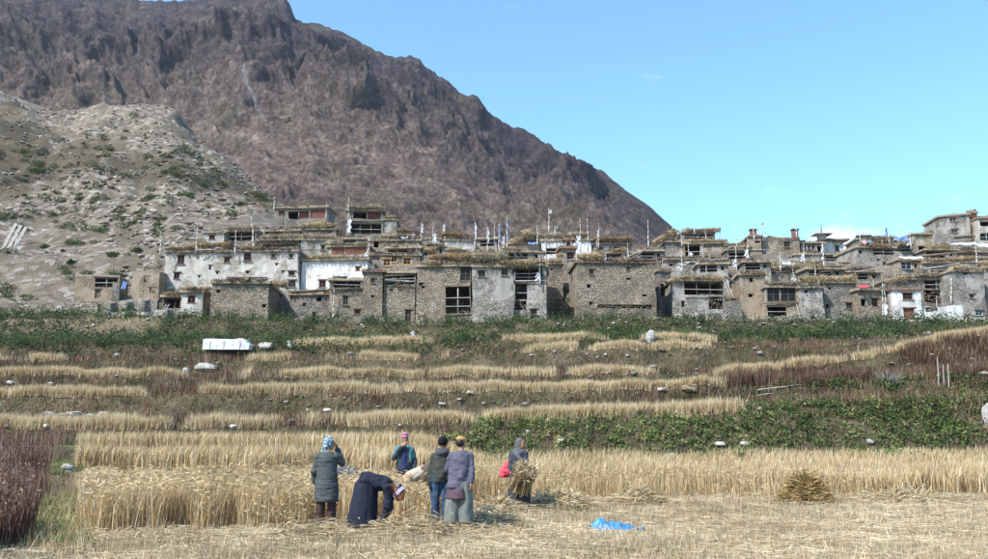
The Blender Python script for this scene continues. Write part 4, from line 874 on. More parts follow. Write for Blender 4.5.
# drooping ears on top
k = rng.random(n) < 0.6; pe = pos[k].copy(); pe[:, 2] += hh[k] * 0.93; m_ = len(pe)
d = np.stack([np.cos(wdir[k]) + rng.normal(0, .6, m_), np.sin(wdir[k]) + rng.normal(0, .6, m_), rng.normal(-0.15, 0.5, m_)], 1); d /= np.linalg.norm(d, axis=1)[:, None]
s = np.cross(d, rng.normal(0, 1, (m_, 3))); s /= np.linalg.norm(s, axis=1)[:, None]; s *= 0.013
L = rng.uniform(0.09, 0.16, m_)[:, None]
V = np.stack([pe - s * .4, pe + d * L * .5 + s, pe + d * L, pe + d * L * .5 - s], 1).reshape(-1, 3)
E1 = (V, np.arange(4 * m_).reshape(m_, 4), np.repeat(rng.uniform(0.2, 0.8, m_), 4))
stuff_mesh('grain_crop', [B1, E1], CROPM, label='standing ripe barley, straw coloured, in the near field', cat='crop')
# middle crop: far part of the flat field on the right, low terraces on the left
n = 95000
c = rng.uniform(CL, CR, n); Y = uinv(n, 28.0, 53.0)
pos = onground(c, Y); px, py = pxcol(pos)
wob = 0.8 * vnoise(pos[:, 0] * 0.3, 0, 0, 105)
keepL = (px > 76) & (px < 445 + 8 * vnoise(Y, 1, 0, 5)) & (((Y > 28.3) & (Y < 37.5)) | ((Y > 40.5 + wob) & (Y < 50.5)))
keepR = (px >= 430) & (Y < 50.3 + wob) & ((Y > 30) | (px > 455))
gp = vnoise(pos[:, 0] * 0.5, pos[:, 1] * 0.5, 0, 121) < -0.6
pos = pos[(keepL | keepR) & ~gp]; n = len(pos)
B2 = blades(pos, rng.normal(0.72, 0.09, n), rng.uniform(0.018, 0.032, n), 0.14, 0.4, 2, azdir=0.5 * rng.normal(0, 1, n) + 0.4)
stuff_mesh('grain_crop', [B2], CROPM, label='standing ripe barley on the low terraces behind the near crop', cat='crop')
# terrace grain strips
lst = []
spans = [(T1, [(-200, 178), (184, 478), (478, 745)], 6.0, 0.66), (T2, [(-200, 150), (196, 402), (398, 728)], 6.0, 0.66), (T3, [(-200, 190), (236, 560), (566, 660), (712, 850), (850, 1100)], 6.0, 0.7), (T4, [(-200, 70), (240, 450), (520, 716)], 6.0, 0.75), (T5, [(290, 436), (500, 612), (640, 720)], 6.0, 0.75)]
for k, ((Yl, fz), sp, dep, hgt) in enumerate(spans):
    for a, b_ in sp:
        c0, c1 = az(a, Yl, 390), az(b_, Yl, 390); n = int((b_ - a) * 78)
        c = rng.uniform(c0, c1, n); Xa = c * Yl
        wb = vnoise(Xa * 0.12, 0, (3 + k) * 7.7, 3) * WB + 0.5 * WB * vnoise(Xa * 0.45, 0, (3 + k) * 3.1, 4)
        yy = Yl + wb + 0.15 + np.abs(rng.normal(0, 0.45, n)) * dep * rng.random(n)
        X_ = c * yy; pos = np.stack([X_, yy, TZ(X_, yy)], 1)
        thin = (fbm(Xa * 0.35, yy * 0.3, k, 3, 140) < (-0.6 if not (k == 3 and a < 300) else -0.1)) | (np.minimum(c - c0, c1 - c) * 22 < rng.random(n) * 2.0 * (0.3 + np.abs(vnoise(yy * 2.0, Xa, k, 9))))
        pos = pos[~thin]; n = len(pos)
        lst.append(blades(pos, rng.normal(hgt, 0.13, n) * (1 + .12 * vnoise(pos[:, 0] * .5, 0, k, 141)), rng.uniform(0.045, 0.075, n), 0.18, 0.3, 1))
stuff_mesh('grain_crop', lst, CROPF, label='pale strips of ripe barley along the terrace edges below the village', cat='crop')
# stubble and loose straw in the cut part
n = 125000
c = rng.uniform(-0.58, 0.60, n); Y = uinv(n, 10.5, 27)
pos = onground(c, Y); px, py = pxcol(pos)
keep = ((Y < frontY(px) + 0.3)) & ((px > 66 + 20 * (py < 545)) | (py > 546)); pos = pos[keep]; n = len(pos)
dn = fbm(pos[:, 0] * 0.8, pos[:, 1] * 0.8, 0, 3, 150); kk = rng.random(n) < np.clip(0.75 + dn, 0.3, 1); pos = pos[kk]; n = len(pos)
S1 = blades(pos, np.clip(rng.normal(0.13, 0.06, n), 0.03, 0.34), rng.uniform(0.007, 0.013, n), 0.35, 0.2, 1)
n = 46000
c = rng.uniform(-0.58, 0.60, n); Y = uinv(n, 10.5, 27); pos = onground(c, Y); px, py = pxcol(pos)
dn = fbm(pos[:, 0] * 0.5, pos[:, 1] * 0.8, 0, 3, 151)
keep = (Y < frontY(px) + 0.5) & ((px > 70) | (py > 546)) & (rng.random(n) < np.clip(0.5 + dn * 1.3, 0.12, 1)); pos = pos[keep]; n = len(pos)
pos[:, 2] += rng.uniform(0.01, 0.09, n)
d = np.stack([rng.normal(0, 1, n), rng.normal(0, 0.7, n), rng.normal(0, 0.14, n)], 1); d /= np.linalg.norm(d, axis=1)[:, None]
s = np.cross(d, rng.normal(0, .5, (n, 3)) + [0, -1, 0.6]); s /= np.linalg.norm(s, axis=1)[:, None]; s *= rng.uniform(0.003, 0.006, n)[:, None]
L = rng.uniform(0.05, 0.19, n)[:, None]
V = np.stack([pos - d * L - s, pos - d * L + s, pos + d * L + s, pos + d * L - s], 1).reshape(-1, 3)
stuff_mesh('stubble', [S1, (V, np.arange(4 * n).reshape(n, 4), np.repeat(rng.uniform(0.25, 1, n), 4))], STUBM, label='pale stubble and loose straw over the cut part of the field', cat='stubble')
# --- slope vegetation
def slope_pts(n, y0=46, y1=113, c0=CL, c1=CR):
    c = rng.uniform(c0, c1, n); Y = rng.uniform(y0, y1, n); return onground(c, Y)
def oncrop(pos):
    """the front strips of the terraces are grain there"""
    px, py = pxcol(pos); o = np.zeros(len(pos), bool)
    for k, ((Yl, fz), sp, dep, hgt) in enumerate(spans):
        wb = WB * vnoise(pos[:, 0] * 0.12, 0, (3 + k) * 7.7, 3) + WB * 0.5 * vnoise(pos[:, 0] * 0.45, 0, (3 + k) * 3.1, 4)
        o |= span(px, *sp) & (pos[:, 1] > Yl + wb - 0.1) & (pos[:, 1] < Yl + wb + 4.0)
    return o
def clumps(cent, per, rad, ht, size, mat, name, label, size_var=0.3, up=0.3):
    nC = len(cent); cid = rng.integers(0, nC, nC * per)
    r_ = rng.normal(0, 1, (nC * per, 3)); r_ /= np.linalg.norm(r_, axis=1)[:, None]; r_ *= rng.random(nC * per)[:, None] ** 0.45
    R_ = np.broadcast_to(rad, nC)[cid]; Hh = np.broadcast_to(ht, nC)[cid]
    pos = cent[cid] + np.stack([r_[:, 0] * R_, r_[:, 1] * R_, np.abs(r_[:, 2]) * Hh], 1)
    tone = (rng.random(nC) * 0.55)[cid] + rng.random(len(cid)) * 0.45
    return leaves(pos, size * rng.uniform(1 - size_var, 1 + size_var, len(pos)), up, attr=tone)
# brown seeded weeds on the banks
pos = slope_pts(230000, 47.5, 111); px, py = pxcol(pos)
pt = fbm(pos[:, 0] * 0.10, pos[:, 1] * 0.4, 0, 4, 201)
kp = (pt > 0.18) & ~oncrop(pos) & ~((px > 470) & (py > 418)) & (rng.random(len(pos)) < np.where(py < 345, 0.10, 0.9))
pos = pos[kp]; n = len(pos)
W1 = blades(pos, rng.uniform(0.35, 1.0, n), rng.uniform(0.035, 0.075, n), 0.2, 0.2, 1)
stuff_mesh('brown_weeds', [W1], BRWN, label='dark brown seeded weeds on the terrace banks', cat='weeds')
pos = slope_pts(110000, 47.5, 111); px, py = pxcol(pos)
pt = fbm(pos[:, 0] * 0.2, pos[:, 1] * 0.25, 3, 4, 207)
pos = pos[(pt > 0.0) & ~oncrop(pos) & (py > 340)]; n = len(pos)
stuff_mesh('dry_weeds', [blades(pos, rng.uniform(0.25, 0.7, n), rng.uniform(0.03, 0.06, n), 0.25, 0.2, 1)], PINKW, label='dry pinkish brown weeds among the terraces', cat='weeds')
pos = slope_pts(52000, 47.5, 100); px, py = pxcol(pos)
pt = fbm(pos[:, 0] * 0.13, pos[:, 1] * 0.45, 13, 4, 291)
pos = pos[(pt > 0.22) & ~oncrop(pos) & ~((px > 470) & (py > 418))]; n = len(pos)
stuff_mesh('rusty_weeds', [blades(pos, rng.uniform(0.4, 1.0, n), rng.uniform(0.035, 0.065, n), 0.22, 0.2, 1)], M_rnd('rusty_dock', [(0.0, (0.07, 0.028, 0.02)), (0.6, (0.19, 0.075, 0.045)), (1.0, (0.34, 0.18, 0.11))], 0.25), label='patches of rusty red weeds between the grain strips', cat='weeds')
# weeds sprouting through the grain strips
pos = slope_pts(60000, 50, 100); pos = pos[oncrop(pos) & (fbm(pos[:, 0] * .4, pos[:, 1] * .1, 0, 3, 209) > -0.1)]; n = len(pos)
stuff_mesh('brown_weeds', [blades(pos, rng.uniform(0.5, 0.95, n), rng.uniform(0.03, 0.05, n), 0.15, 0.2, 1)], BRWN, label='brown weed stalks standing in the terrace grain', cat='weeds')
# short dry and green grass over all the open slope
FUZZ = M_rnd('slope_grass', [(0.0, (0.055, 0.075, 0.026)), (0.3, (0.12, 0.135, 0.052)), (0.6, (0.24, 0.195, 0.11)), (1.0, (0.44, 0.35, 0.21))], 0.35)
pos = slope_pts(120000, 47, 113); pos = pos[~oncrop(pos)]; n = len(pos)
fz_ = np.clip(rng.random(n) * .6 + .2 + .45 * fbm(pos[:, 0] * .12, pos[:, 1] * .35, 4, 4, 260), 0, 1)
stuff_mesh('slope_grass', [blades(pos, rng.uniform(0.12, 0.4, n), rng.uniform(0.05, 0.1, n), 0.4, 0.3, 1, attr=fz_)], FUZZ, label='short mixed dry and green grass over the terraced slope', cat='grass')
# green herbs
cent = slope_pts(9500, 47.8, 112); px, py = pxcol(cent); pt = fbm(cent[:, 0] * 0.09, cent[:, 1] * 0.4, 9, 4, 215)
cent = cent[(pt > np.where(py < 345, -0.45, np.where(px > 700, -0.25, -0.2))) & ~oncrop(cent)]
G1 = clumps(cent, 14, rng.uniform(0.25, 0.7, len(cent)), rng.uniform(0.2, 0.6, len(cent)), 0.15, GRNL, '', '')
stuff_mesh('green_herbs', [G1], GRNL, label='low green herbs growing over the terrace banks', cat='herbs')
# shrub belt below the houses
cent = slope_pts(3700, 95, 112.5); px, py = pxcol(cent); pt = fbm(cent[:, 0] * 0.1, cent[:, 1] * 0.16, 2, 4, 225)
cent = cent[(pt > -0.42) & ~oncrop(cent)]
G2 = clumps(cent, 28, rng.uniform(0.5, 1.3, len(cent)), rng.uniform(0.6, 1.9, len(cent)), 0.25, OLVL, '', '')
stuff_mesh('shrub_belt', [G2], OLVL, label='belt of dark green shrubs along the foot of the village', cat='shrubs')
cent = slope_pts(1300, 62, 100); pt = fbm(cent[:, 0] * 0.1, cent[:, 1] * 0.2, 2, 4, 228); cent = cent[(pt > 0.1) & ~oncrop(cent)]
G3 = clumps(cent, 30, rng.uniform(0.4, 0.9, len(cent)), rng.uniform(0.4, 0.9, len(cent)), 0.16, OLVL, '', '')
stuff_mesh('scattered_shrubs', [G3], OLVL, label='low dark shrubs scattered between the upper terraces', cat='shrubs')
# leafy dock along the field wall at the right
cent = slope_pts(2900, 49.0, 54, az(440), CR); px, py = pxcol(cent)
pt = fbm(cent[:, 0] * 0.3, cent[:, 1] * 0.3, 2, 3, 231); cent = cent[(pt > -0.35) & (py > np.interp(px, [440, 480, 740, 800, 988], [440, 422, 417, 404, 402]))]
G4 = clumps(cent, 20, rng.uniform(0.25, 0.5, len(cent)), rng.uniform(0.25, 0.6, len(cent)), 0.17, BRTL, '', '', up=0.2)
stuff_mesh('leafy_dock', [G4], BRTL, label='bright broad-leaved dock along the field wall at the right', cat='weeds')
cent = slope_pts(4200, 51.5, 73, az(735), CR); px, py = pxcol(cent)
pt = fbm(cent[:, 0] * 0.2, cent[:, 1] * 0.25, 5, 3, 233); cent = cent[(pt > -0.3) & ~oncrop(cent)]
G5 = clumps(cent, 20, rng.uniform(0.3, 0.6, len(cent)), rng.uniform(0.3, 0.7, len(cent)), 0.17, GRNL, '', '', up=0.3)
stuff_mesh('green_herbs', [G5], GRNL, label='green leafy weeds over the bank at the right', cat='herbs')
cent = slope_pts(500, 60, 100, CL, CR); pt = fbm(cent[:, 0] * 0.2, cent[:, 1] * 0.25, 15, 3, 239); cent = cent[(pt > 0.35)]
if len(cent):
    stuff_mesh('pale_green_herbs', [clumps(cent, 40, rng.uniform(0.4, 0.9, len(cent)), rng.uniform(0.15, 0.3, len(cent)), 0.13, BRTL, '', '')], BRTL, label='pale yellow-green herb patches on the terraces', cat='herbs')
# dark weeds on the risers of the two low left terraces, and right part
for (yl, a, b_, nn) in ((50.8, 60, 470, 9000), (39.4, 80, 300, 2500), (27.5, 300, 470, 1500)):
    c = rng.uniform(az(a, yl, 450), az(b_, yl, 450), nn); Y = yl + rng.normal(0, 0.5, nn) - 0.2; pos = onground(c, Y)
    pos = pos[fbm(pos[:, 0] * .4, Y * .2, 0, 3, 241) > (0.0 if yl < 45 else -0.5)]; nn = len(pos)
    stuff_mesh('brown_weeds', [blades(pos, rng.uniform(0.3, 0.75, nn), rng.uniform(0.02, 0.045, nn), 0.3, 0.4, 1)], BRWN, label='brown weeds along a low field bank at the left', cat='weeds')
# red-brown dock stand at the left edge, and the green strip beside it
n = 30000; c = rng.uniform(-0.60, -0.40, n); Y = uinv(n, 13.2, 47); pos = onground(c, Y); px, py = pxcol(pos)
lim = np.interp(Y, [13, 14, 16, 20, 28, 47], [8, 14, 24, 34, 44, 62]) + 10 * vnoise(Y * 0.8, pos[:, 0] * 0.6, 0, 7)
pos = pos[(px < lim) & (fbm(pos[:, 0] * .9, pos[:, 1] * .5, 0, 3, 77) > -0.35)]; n = len(pos)
R1 = blades(pos, rng.uniform(0.5, 1.0, n) * (1 + .25 * vnoise(pos[:, 0] * 1.1, pos[:, 1] * .8, 0, 78)), rng.uniform(0.010, 0.02, n), 0.14, 0.25, 2)
k = rng.random(n) < 0.75; pe = pos[k] + np.stack([rng.normal(0, .04, k.sum()), rng.normal(0, .04, k.sum()), rng.uniform(0.3, 0.95, k.sum())], 1)
stuff_mesh('red_dock', [R1, leaves(pe, rng.uniform(0.03, 0.07, len(pe)), 0)], REDW, label='stand of dark red-brown dock at the left edge of the field', cat='weeds')
n = 3000; c = rng.uniform(-0.56, -0.41, n); Y = uinv(n, 14.2, 42); cent = onground(c, Y); px, py = pxcol(cent)
lo = np.interp(Y, [13, 14, 16, 20, 28], [8, 16, 26, 36, 48]); cent = cent[(px > lo) & (px < np.interp(Y, [13, 16, 20, 30], [86, 88, 86, 84])) & (fbm(cent[:, 0] * 1.2, cent[:, 1], 0, 3, 7) > -0.25)]
stuff_mesh('green_weeds', [clumps(cent, 34, rng.uniform(0.1, 0.28, len(cent)), rng.uniform(0.06, 0.25, len(cent)), 0.05, BRTL, '', '')], BRTL, label='bright green weeds on the strip left of the barley', cat='weeds')
n = 5000; c = rng.uniform(-0.56, -0.41, n); Y = uinv(n, 13.5, 30); pos = onground(c, Y); px, py = pxcol(pos); pos = pos[(px > 24) & (px < 92)]; n = len(pos)
stuff_mesh('dry_weeds', [blades(pos, rng.uniform(0.1, 0.4, n), rng.uniform(0.008, 0.014, n), 0.4, 0.3, 1)], CROPM, label='dry grass among the green weeds at the left', cat='grass')
# sparse green plants at the foot of the right wall and in the stubble
cent = slope_pts(260, 45, 50.5, az(520), CR); stuff_mesh('green_herbs', [clumps(cent, 14, 0.25, 0.45, 0.14, GRNL, '', '')], GRNL, label='green weeds at the far edge of the right field', cat='herbs')

# ------------------------------------------------------------------ bushes on the rocky hill
def bush(name, label, p_, r, h, mat=OLVL, group=None, n=260, size=0.28):
    T = thing(name, label, 'bush', tuple(p_), 0, group)
    d = rng.normal(0, 1, (n, 3)); d /= np.linalg.norm(d, axis=1)[:, None]; d[:, 2] = np.abs(d[:, 2])
    lob = 1 + 0.35 * vnoise(d[:, 0] * 2 + p_[0], d[:, 1] * 2, d[:, 2] * 2, 3)
    q_ = d * (rng.random(n)[:, None] ** 0.3) * lob[:, None] * [r, r, h]
    V, Q, R_ = leaves(q_, size * rng.uniform(.6, 1.3, n), 0.2)
    o = link('foliage', mesh_np('foliage', V, [Q], {'rnd': R_}), mat, T)
    mb = MB()
    for i in range(4):
        a = random.random() * 6.28; mb.rod((0, 0, -0.3), (math.cos(a) * r * .5, math.sin(a) * r * .5, h * .6), 0.06, 0.02, n=5)
    mb.build('stem', WOOD, T)
    return T
def copy_tree(o, loc, rz=0, sc=1.0, label=None):
    r = o.copy(); COL.objects.link(r); r.location = loc; r.rotation_euler = (0, 0, rz); r.scale = (sc, sc, sc * random.uniform(.8, 1.1))
    if label: r['label'] = label
    for ch in list(o.children):
        c_ = ch.copy(); COL.objects.link(c_); c_.parent = r; c_.matrix_parent_inverse = ch.matrix_parent_inverse.copy()
    return r
named = [(103, 230, 9, 6, 'broad dark green bush on the scree above and left of the lone shed'),
         (46, 247, 7, 3.5, 'flat dark bush on the pale scree nearest the left edge planks'),
         (71, 262, 4, 4, 'small round dark bush alone on the pale scree at the left'),
         (113, 255, 7, 5, 'dark double-topped bush on the scree just above the lone shed'),
         (137, 250, 6, 4, 'brown-green bush on the scree between shed and white house'),
         (203, 185, 7, 5, 'roundest green bush high on the right shoulder of the rocky hill'),
         (152, 197, 7, 5, 'dark green bush in the middle of the rocky hill'),
         (94, 166, 11, 6, 'largest dark bush high on the left of the rocky hill'),
         (121, 276, 9, 4, 'green bush against the back of the lone shed'),
         (167, 172, 8, 4, 'low olive bush on the upper right of the rocky hill'),
         (62, 140, 8, 4, 'low dark bush below the hill crest at the left'),
         (188, 195, 7, 3.5, 'flat green bush below the roundest hill bush')]
for px, py, wp, hp, lb in named:
    h_ = hit(px, py + hp * 0.3, 100); bush('hill_bush', lb, h_ - [0, 0, 0.15], wp / FPX * h_[1] / 1.0, hp / FPX * h_[1] * 1.15, n=420, size=0.3)
bp = [bush('hill_bush', 'small dark scrub bush on the rocky hill left of the village', hit(30 + 50 * i, 200, 100), 1.2, 0.9, group='small scrub bushes dotted over the rocky hill', n=150, size=0.32) for i in range(3)]
cnt = 0
while cnt < 270:
    px = random.uniform(-20, 330); py = random.uniform(96, 318)
    if py < np.interp(px, [-20, 60, 157, 180, 260, 340], [100, 116, 110, 130, 192, 236]): continue
    if px > 158 and py > np.interp(px, [158, 200, 270, 330], [238, 226, 206, 228]): continue
    dens = fbm(px / 38, py / 16, 0, 3, 301)
    if dens < (0.1 if py > 215 else (-0.55 if 135 < py < 190 and px < 230 else 0.0)): continue
    h_ = hit(px, py, 100)
    if h_[1] > 340: continue
    copy_tree(bp[cnt % 3], tuple(h_ - [0, 0, 0.1]), random.random() * 6, random.uniform(0.3, 1.1) * (0.8 + h_[1] / 500)); cnt += 1
# loose rocks over the hill: too many to count
mb = MB()
t_ = (1 + 5 ** .5) / 2
ICO = np.array([[-1, t_, 0], [1, t_, 0], [-1, -t_, 0], [1, -t_, 0], [0, -1, t_], [0, 1, t_], [0, -1, -t_], [0, 1, -t_], [t_, 0, -1], [t_, 0, 1], [-t_, 0, -1], [-t_, 0, 1]]) / 1.9
ICF = np.array([[0, 11, 5], [0, 5, 1], [0, 1, 7], [0, 7, 10], [0, 10, 11], [1, 5, 9], [5, 11, 4], [11, 10, 2], [10, 7, 6], [7, 1, 8], [3, 9, 4], [3, 4, 2], [3, 2, 6], [3, 6, 8], [3, 8, 9], [4, 9, 5], [2, 4, 11], [6, 2, 10], [8, 6, 7], [9, 8, 1]])
def rocks(name, pts, smin, smax, mat, label, flat=0.65):
    n = len(pts); sc = smin * (smax / smin) ** (rng.random(n) ** 2.2)
    V = ICO[None] * (1 + 0.3 * rng.uniform(-1, 1, (n, 12, 1))) * (sc[:, None, None] * np.stack([rng.uniform(.7, 1.3, n), rng.uniform(.7, 1.3, n), rng.uniform(flat * .6, flat * 1.2, n)], 1)[:, None, :]) / 2
    a = rng.uniform(0, 6.28, n); ca, sa = np.cos(a)[:, None], np.sin(a)[:, None]
    X_, Y_ = V[..., 0].copy(), V[..., 1].copy(); V[..., 0] = X_ * ca - Y_ * sa; V[..., 1] = X_ * sa + Y_ * ca
    V = V + pts[:, None, :] + np.array([0, 0, 1]) * (sc * 0.1)[:, None, None]
    F = (np.arange(n) * 12)[:, None, None] + ICF[None]
    return stuff_mesh(name, [(V.reshape(-1, 3), np.zeros((0, 4), int), F.reshape(-1, 3), np.repeat(rng.random(n), 12))], mat, label=label, cat='rocks')
ROCKS = M_rnd('loose_rocks', [(0.0, (0.09, 0.07, 0.053)), (0.6, (0.21, 0.175, 0.14)), (1.0, (0.36, 0.32, 0.27))], 0, rough=0.95)
n = 13000; c = rng.uniform(-0.62, az(330), n); Y = 112 + 215 * rng.random(n) ** 1.1
X_ = c * Y; pts = np.stack([X_, Y, TZ(X_, Y)], 1); hm = hillmask(c, Y); pts = pts[(hm > 0.6) & (fbm(X_ / 14, Y / 14, 0, 4, 311) > np.where((c < az(130)) & (Y < 175), 0.35, -0.15))]
rocks('hill_rocks', pts, 0.2, 1.5, ROCKS, 'loose rocks and boulders strewn over the rocky hill')
n = 6500; pos = slope_pts(n, 48, 112); k = fbm(pos[:, 0] * .1, pos[:, 1] * .5, 0, 4, 313) > 0.15; pos[:, 2] += .12
PALES = M_rnd('pale_stones', [(0.0, (0.16, 0.14, 0.12)), (0.6, (0.27, 0.245, 0.22)), (1.0, (0.46, 0.44, 0.41))], 0, rough=0.95)
rocks('terrace_stones', pos[k], 0.15, 0.7, PALES, 'loose stones fallen along the terrace banks')
# rubble between the houses
n = 3200; c = rng.uniform(az(160), CR, n); Y = rng.uniform(118, 162, n); X_ = c * Y; pts = np.stack([X_, Y, TZ(X_, Y)], 1)
rocks('village_rubble', pts, 0.2, 0.8, ROCKS, 'rubble lying between the village houses')

# grassy gap between the centre house and the big square house
c = rng.uniform(az(543, 118, 300), az(579, 118, 300), 260); Y = rng.uniform(113, 124, 260); X_ = c * Y; cent = np.stack([X_, Y, TZ(X_, Y)], 1)
stuff_mesh('green_herbs', [clumps(cent, 40, 0.7, 0.4, 0.18, BRTL, '', '')], GRNL, label='bright green grass in the gap beside the big square house', cat='herbs')

# brown shrubs hanging down the bank under the right-hand grain strip
c = rng.uniform(az(715, 72, 370), CR, 42000); Y = rng.uniform(65, 74.9, 42000); pos = onground(c, Y); pos = pos[(fbm(pos[:, 0] * .2, Y * .3, 0, 3, 271) > -0.25) & ~oncrop(pos)]; n = len(pos)
stuff_mesh('brown_weeds', [blades(pos, rng.uniform(0.5, 1.3, n), rng.uniform(0.04, 0.07, n), 0.3, 0.3, 1)], BRWN, label='dark brown weeds hanging under the right-hand grain strip', cat='weeds')

# sparse green sprigs in the stubble
c = rng.uniform(-0.35, 0.58, 700); Y = uinv(700, 11, 20); cent = onground(c, Y)
kk = fbm(cent[:, 0] * .5, cent[:, 1] * .8, 0, 3, 333) > 0.0
stuff_mesh('green_sprigs', [clumps(cent[kk], 10, 0.05, 0.07, 0.035, BRTL, '', '')], BRTL, label='small green sprigs growing through the stubble', cat='weeds')
# ------------------------------------------------------------------ people
def cap_mesh(a, b, ra, rb, n=12, fl=1.0):
    """tapered capsule"""
    a = np.asarray(a, float); b = np.asarray(b, float); d = b - a; L = np.linalg.norm(d); d = d / (L + 1e-9)
    u = np.cross(d, [0, 0, 1.0] if abs(d[2]) < 0.95 else [1.0, 0, 0]); u /= np.linalg.norm(u); v = np.cross(d, u)
    rows = [(-math.cos(t), math.sin(t)) for t in np.linspace(0.25, math.pi / 2, 4)]
    R_ = [(a + d * ra * x, ra * y) for x, y in rows] + [(b - d * rb * x, rb * y) for x, y in rows[::-1]]
    an = np.arange(n) * 2 * math.pi / n; ring = np.cos(an)[:, None] * u + fl * np.sin(an)[:, None] * v
    V = np.concatenate([c_ + ring * r for c_, r in R_] + [[a - d * ra, b + d * rb]])
    m_ = len(R_); q_ = [[i * n + j, i * n + (j + 1) % n, (i + 1) * n + (j + 1) % n, (i + 1) * n + j] for i in range(m_ - 1) for j in range(n)]
    t_ = [[m_ * n, (j + 1) % n, j] for j in range(n)] + [[m_ * n + 1, (m_ - 1) * n + j, (m_ - 1) * n + (j + 1) % n] for j in range(n)]
    return V, q_, t_
def ell_mesh(c, r, M=None, n=16, m_=10):
    th = np.linspace(0.15, math.pi - 0.15, m_); an = np.arange(n) * 2 * math.pi / n
    V = np.array([[math.sin(t) * math.cos(p), math.sin(t) * math.sin(p), math.cos(t)] for t in th for p in an] + [[0, 0, 1], [0, 0, -1]]) * np.asarray(r)
    if M is not None: V = V @ np.asarray(M).T
    q_ = [[i * n + j, (i + 1) * n + j, (i + 1) * n + (j + 1) % n, i * n + (j + 1) % n] for i in range(m_ - 1) for j in range(n)]
    t_ = [[m_ * n, j, (j + 1) % n] for j in range(n)] + [[m_ * n + 1, (m_ - 1) * n + (j + 1) % n, (m_ - 1) * n + j] for j in range(n)]
    return V + np.asarray(c), q_, t_
def loft_mesh(rings, n=20):
    """rings: (centre, rx, ry, side vector, other vector)"""
    an = np.arange(n) * 2 * math.pi / n; V = []
    for c, rx, ry, sx, sy in rings:
        V.append(np.asarray(c) + np.cos(an)[:, None] * rx * np.asarray(sx) + np.sin(an)[:, None] * ry * np.asarray(sy))
    m_ = len(rings); V = np.concatenate(V + [[rings[0][0]], [rings[-1][0]]])
    q_ = [[i * n + j, i * n + (j + 1) % n, (i + 1) * n + (j + 1) % n, (i + 1) * n + j] for i in range(m_ - 1) for j in range(n)]
    t_ = [[m_ * n, (j + 1) % n, j] for j in range(n)] + [[m_ * n + 1, (m_ - 1) * n + j, (m_ - 1) * n + (j + 1) % n] for j in range(n)]
    return V, q_, t_
def remesh(name, prims, voxel, mat, parent, smooth_it=3, wr=0.0, wsc=9.0, label=None, wz=1.0):
    mb = MB()
    for V, q_, t_ in prims: mb.add(V, q_, t_, r=0)
    me = mesh_np('tmp', np.concatenate(mb.v), [np.concatenate(mb.q), np.concatenate(mb.t)])
    o = bpy.data.objects.new(name, me); COL.objects.link(o)
    md = o.modifiers.new('r', 'REMESH'); md.mode = 'VOXEL'; md.voxel_size = voxel; md.use_smooth_shade = True
    ms = o.modifiers.new('s', 'SMOOTH'); ms.iterations = smooth_it; ms.factor = 0.5
    dg = bpy.context.evaluated_depsgraph_get(); ev = o.evaluated_get(dg)
    m2 = bpy.data.meshes.new_from_object(ev, depsgraph=dg); o.modifiers.clear(); o.data = m2; bpy.data.meshes.remove(me)
    if wr:
        n = len(m2.vertices); co = np.zeros(n * 3, np.float32); m2.vertices.foreach_get('co', co); co = co.reshape(-1, 3)
        no = np.zeros(n * 3, np.float32); m2.vertices.foreach_get('normal', no); no = no.reshape(-1, 3)
        w_ = fbm(co[:, 0] * wsc, co[:, 1] * wsc, co[:, 2] * wsc * wz, 3, 401)
        w_ = w_ + .8 * np.abs(fbm(co[:, 0] * wsc * .6 + 5, co[:, 1] * wsc * .6, co[:, 2] * wsc * wz * 1.3, 2, 402)) - .3
        co = co + no * (w_ * wr * 1.7)[:, None]; m2.vertices.foreach_set('co', co.astype(np.float32).ravel())
    m2.polygons.foreach_set('use_smooth', np.ones(len(m2.polygons), bool)); m2.update()
    m2.materials.clear(); m2.materials.append(mat); m2.name = name
    o.parent = parent
    if label: o['label'] = label
    return o
SKIN = M_simple('skin_brown', (0.30, 0.155, 0.095), 0.12, 8, rough=0.6, bs=0.1, bd=0.004, spec=0.35)
SKINR = M_simple('skin_orange_red', (0.34, 0.125, 0.06), 0.12, 8, rough=0.6, bs=0.1, bd=0.004, spec=0.35)  # redder, more orange skin colour for the figure in the navy robe
HAIRM = M_simple('black_hair', (0.015, 0.012, 0.011), 0.3, 30, rough=0.5, bs=0.3, bd=0.004, spec=0.4)
EYEM = M_simple('dark_eye', (0.012, 0.01, 0.01), 0.1, 3, rough=0.2, bs=0, spec=0.5)
LIPM = M_simple('lips', (0.24, 0.09, 0.07), 0.1, 6, rough=0.5, bs=0)
SHOE = M_simple('dusty_shoe', (0.06, 0.05, 0.045), 0.3, 9)
def cloth(name, c, var=0.16, sc=14): return M_simple(name, c, var, sc, rough=0.9, bs=0.5, bd=0.012, bscale=28)
def M_strips(name, cols, sc, axis=2, off=0.0):
    m, nt, b = new_mat(name, 0.9, 0.1)
    tc_ = N_(nt, 'ShaderNodeTexCoord'); sp = N_(nt, 'ShaderNodeSeparateXYZ'); nt.links.new(tc_.outputs['Object'], sp.inputs[0])
    ma = N_(nt, 'ShaderNodeMath', operation='MULTIPLY_ADD'); nt.links.new(sp.outputs[axis], ma.inputs[0]); ma.inputs[1].default_value = sc; ma.inputs[2].default_value = off
    fr = N_(nt, 'ShaderNodeMath', operation='FRACT'); nt.links.new(ma.outputs[0], fr.inputs[0])
    r = ramp(nt, fr.outputs[0], [(i / len(cols), c_) for i, c_ in enumerate(cols)])
    r.node.color_ramp.interpolation = 'CONSTANT'
    nt.links.new(r, b.inputs['Base Color']); return m
v3 = lambda *a: np.array(a, float)
def unit(v): v = np.asarray(v, float); return v / (np.linalg.norm(v) + 1e-9)
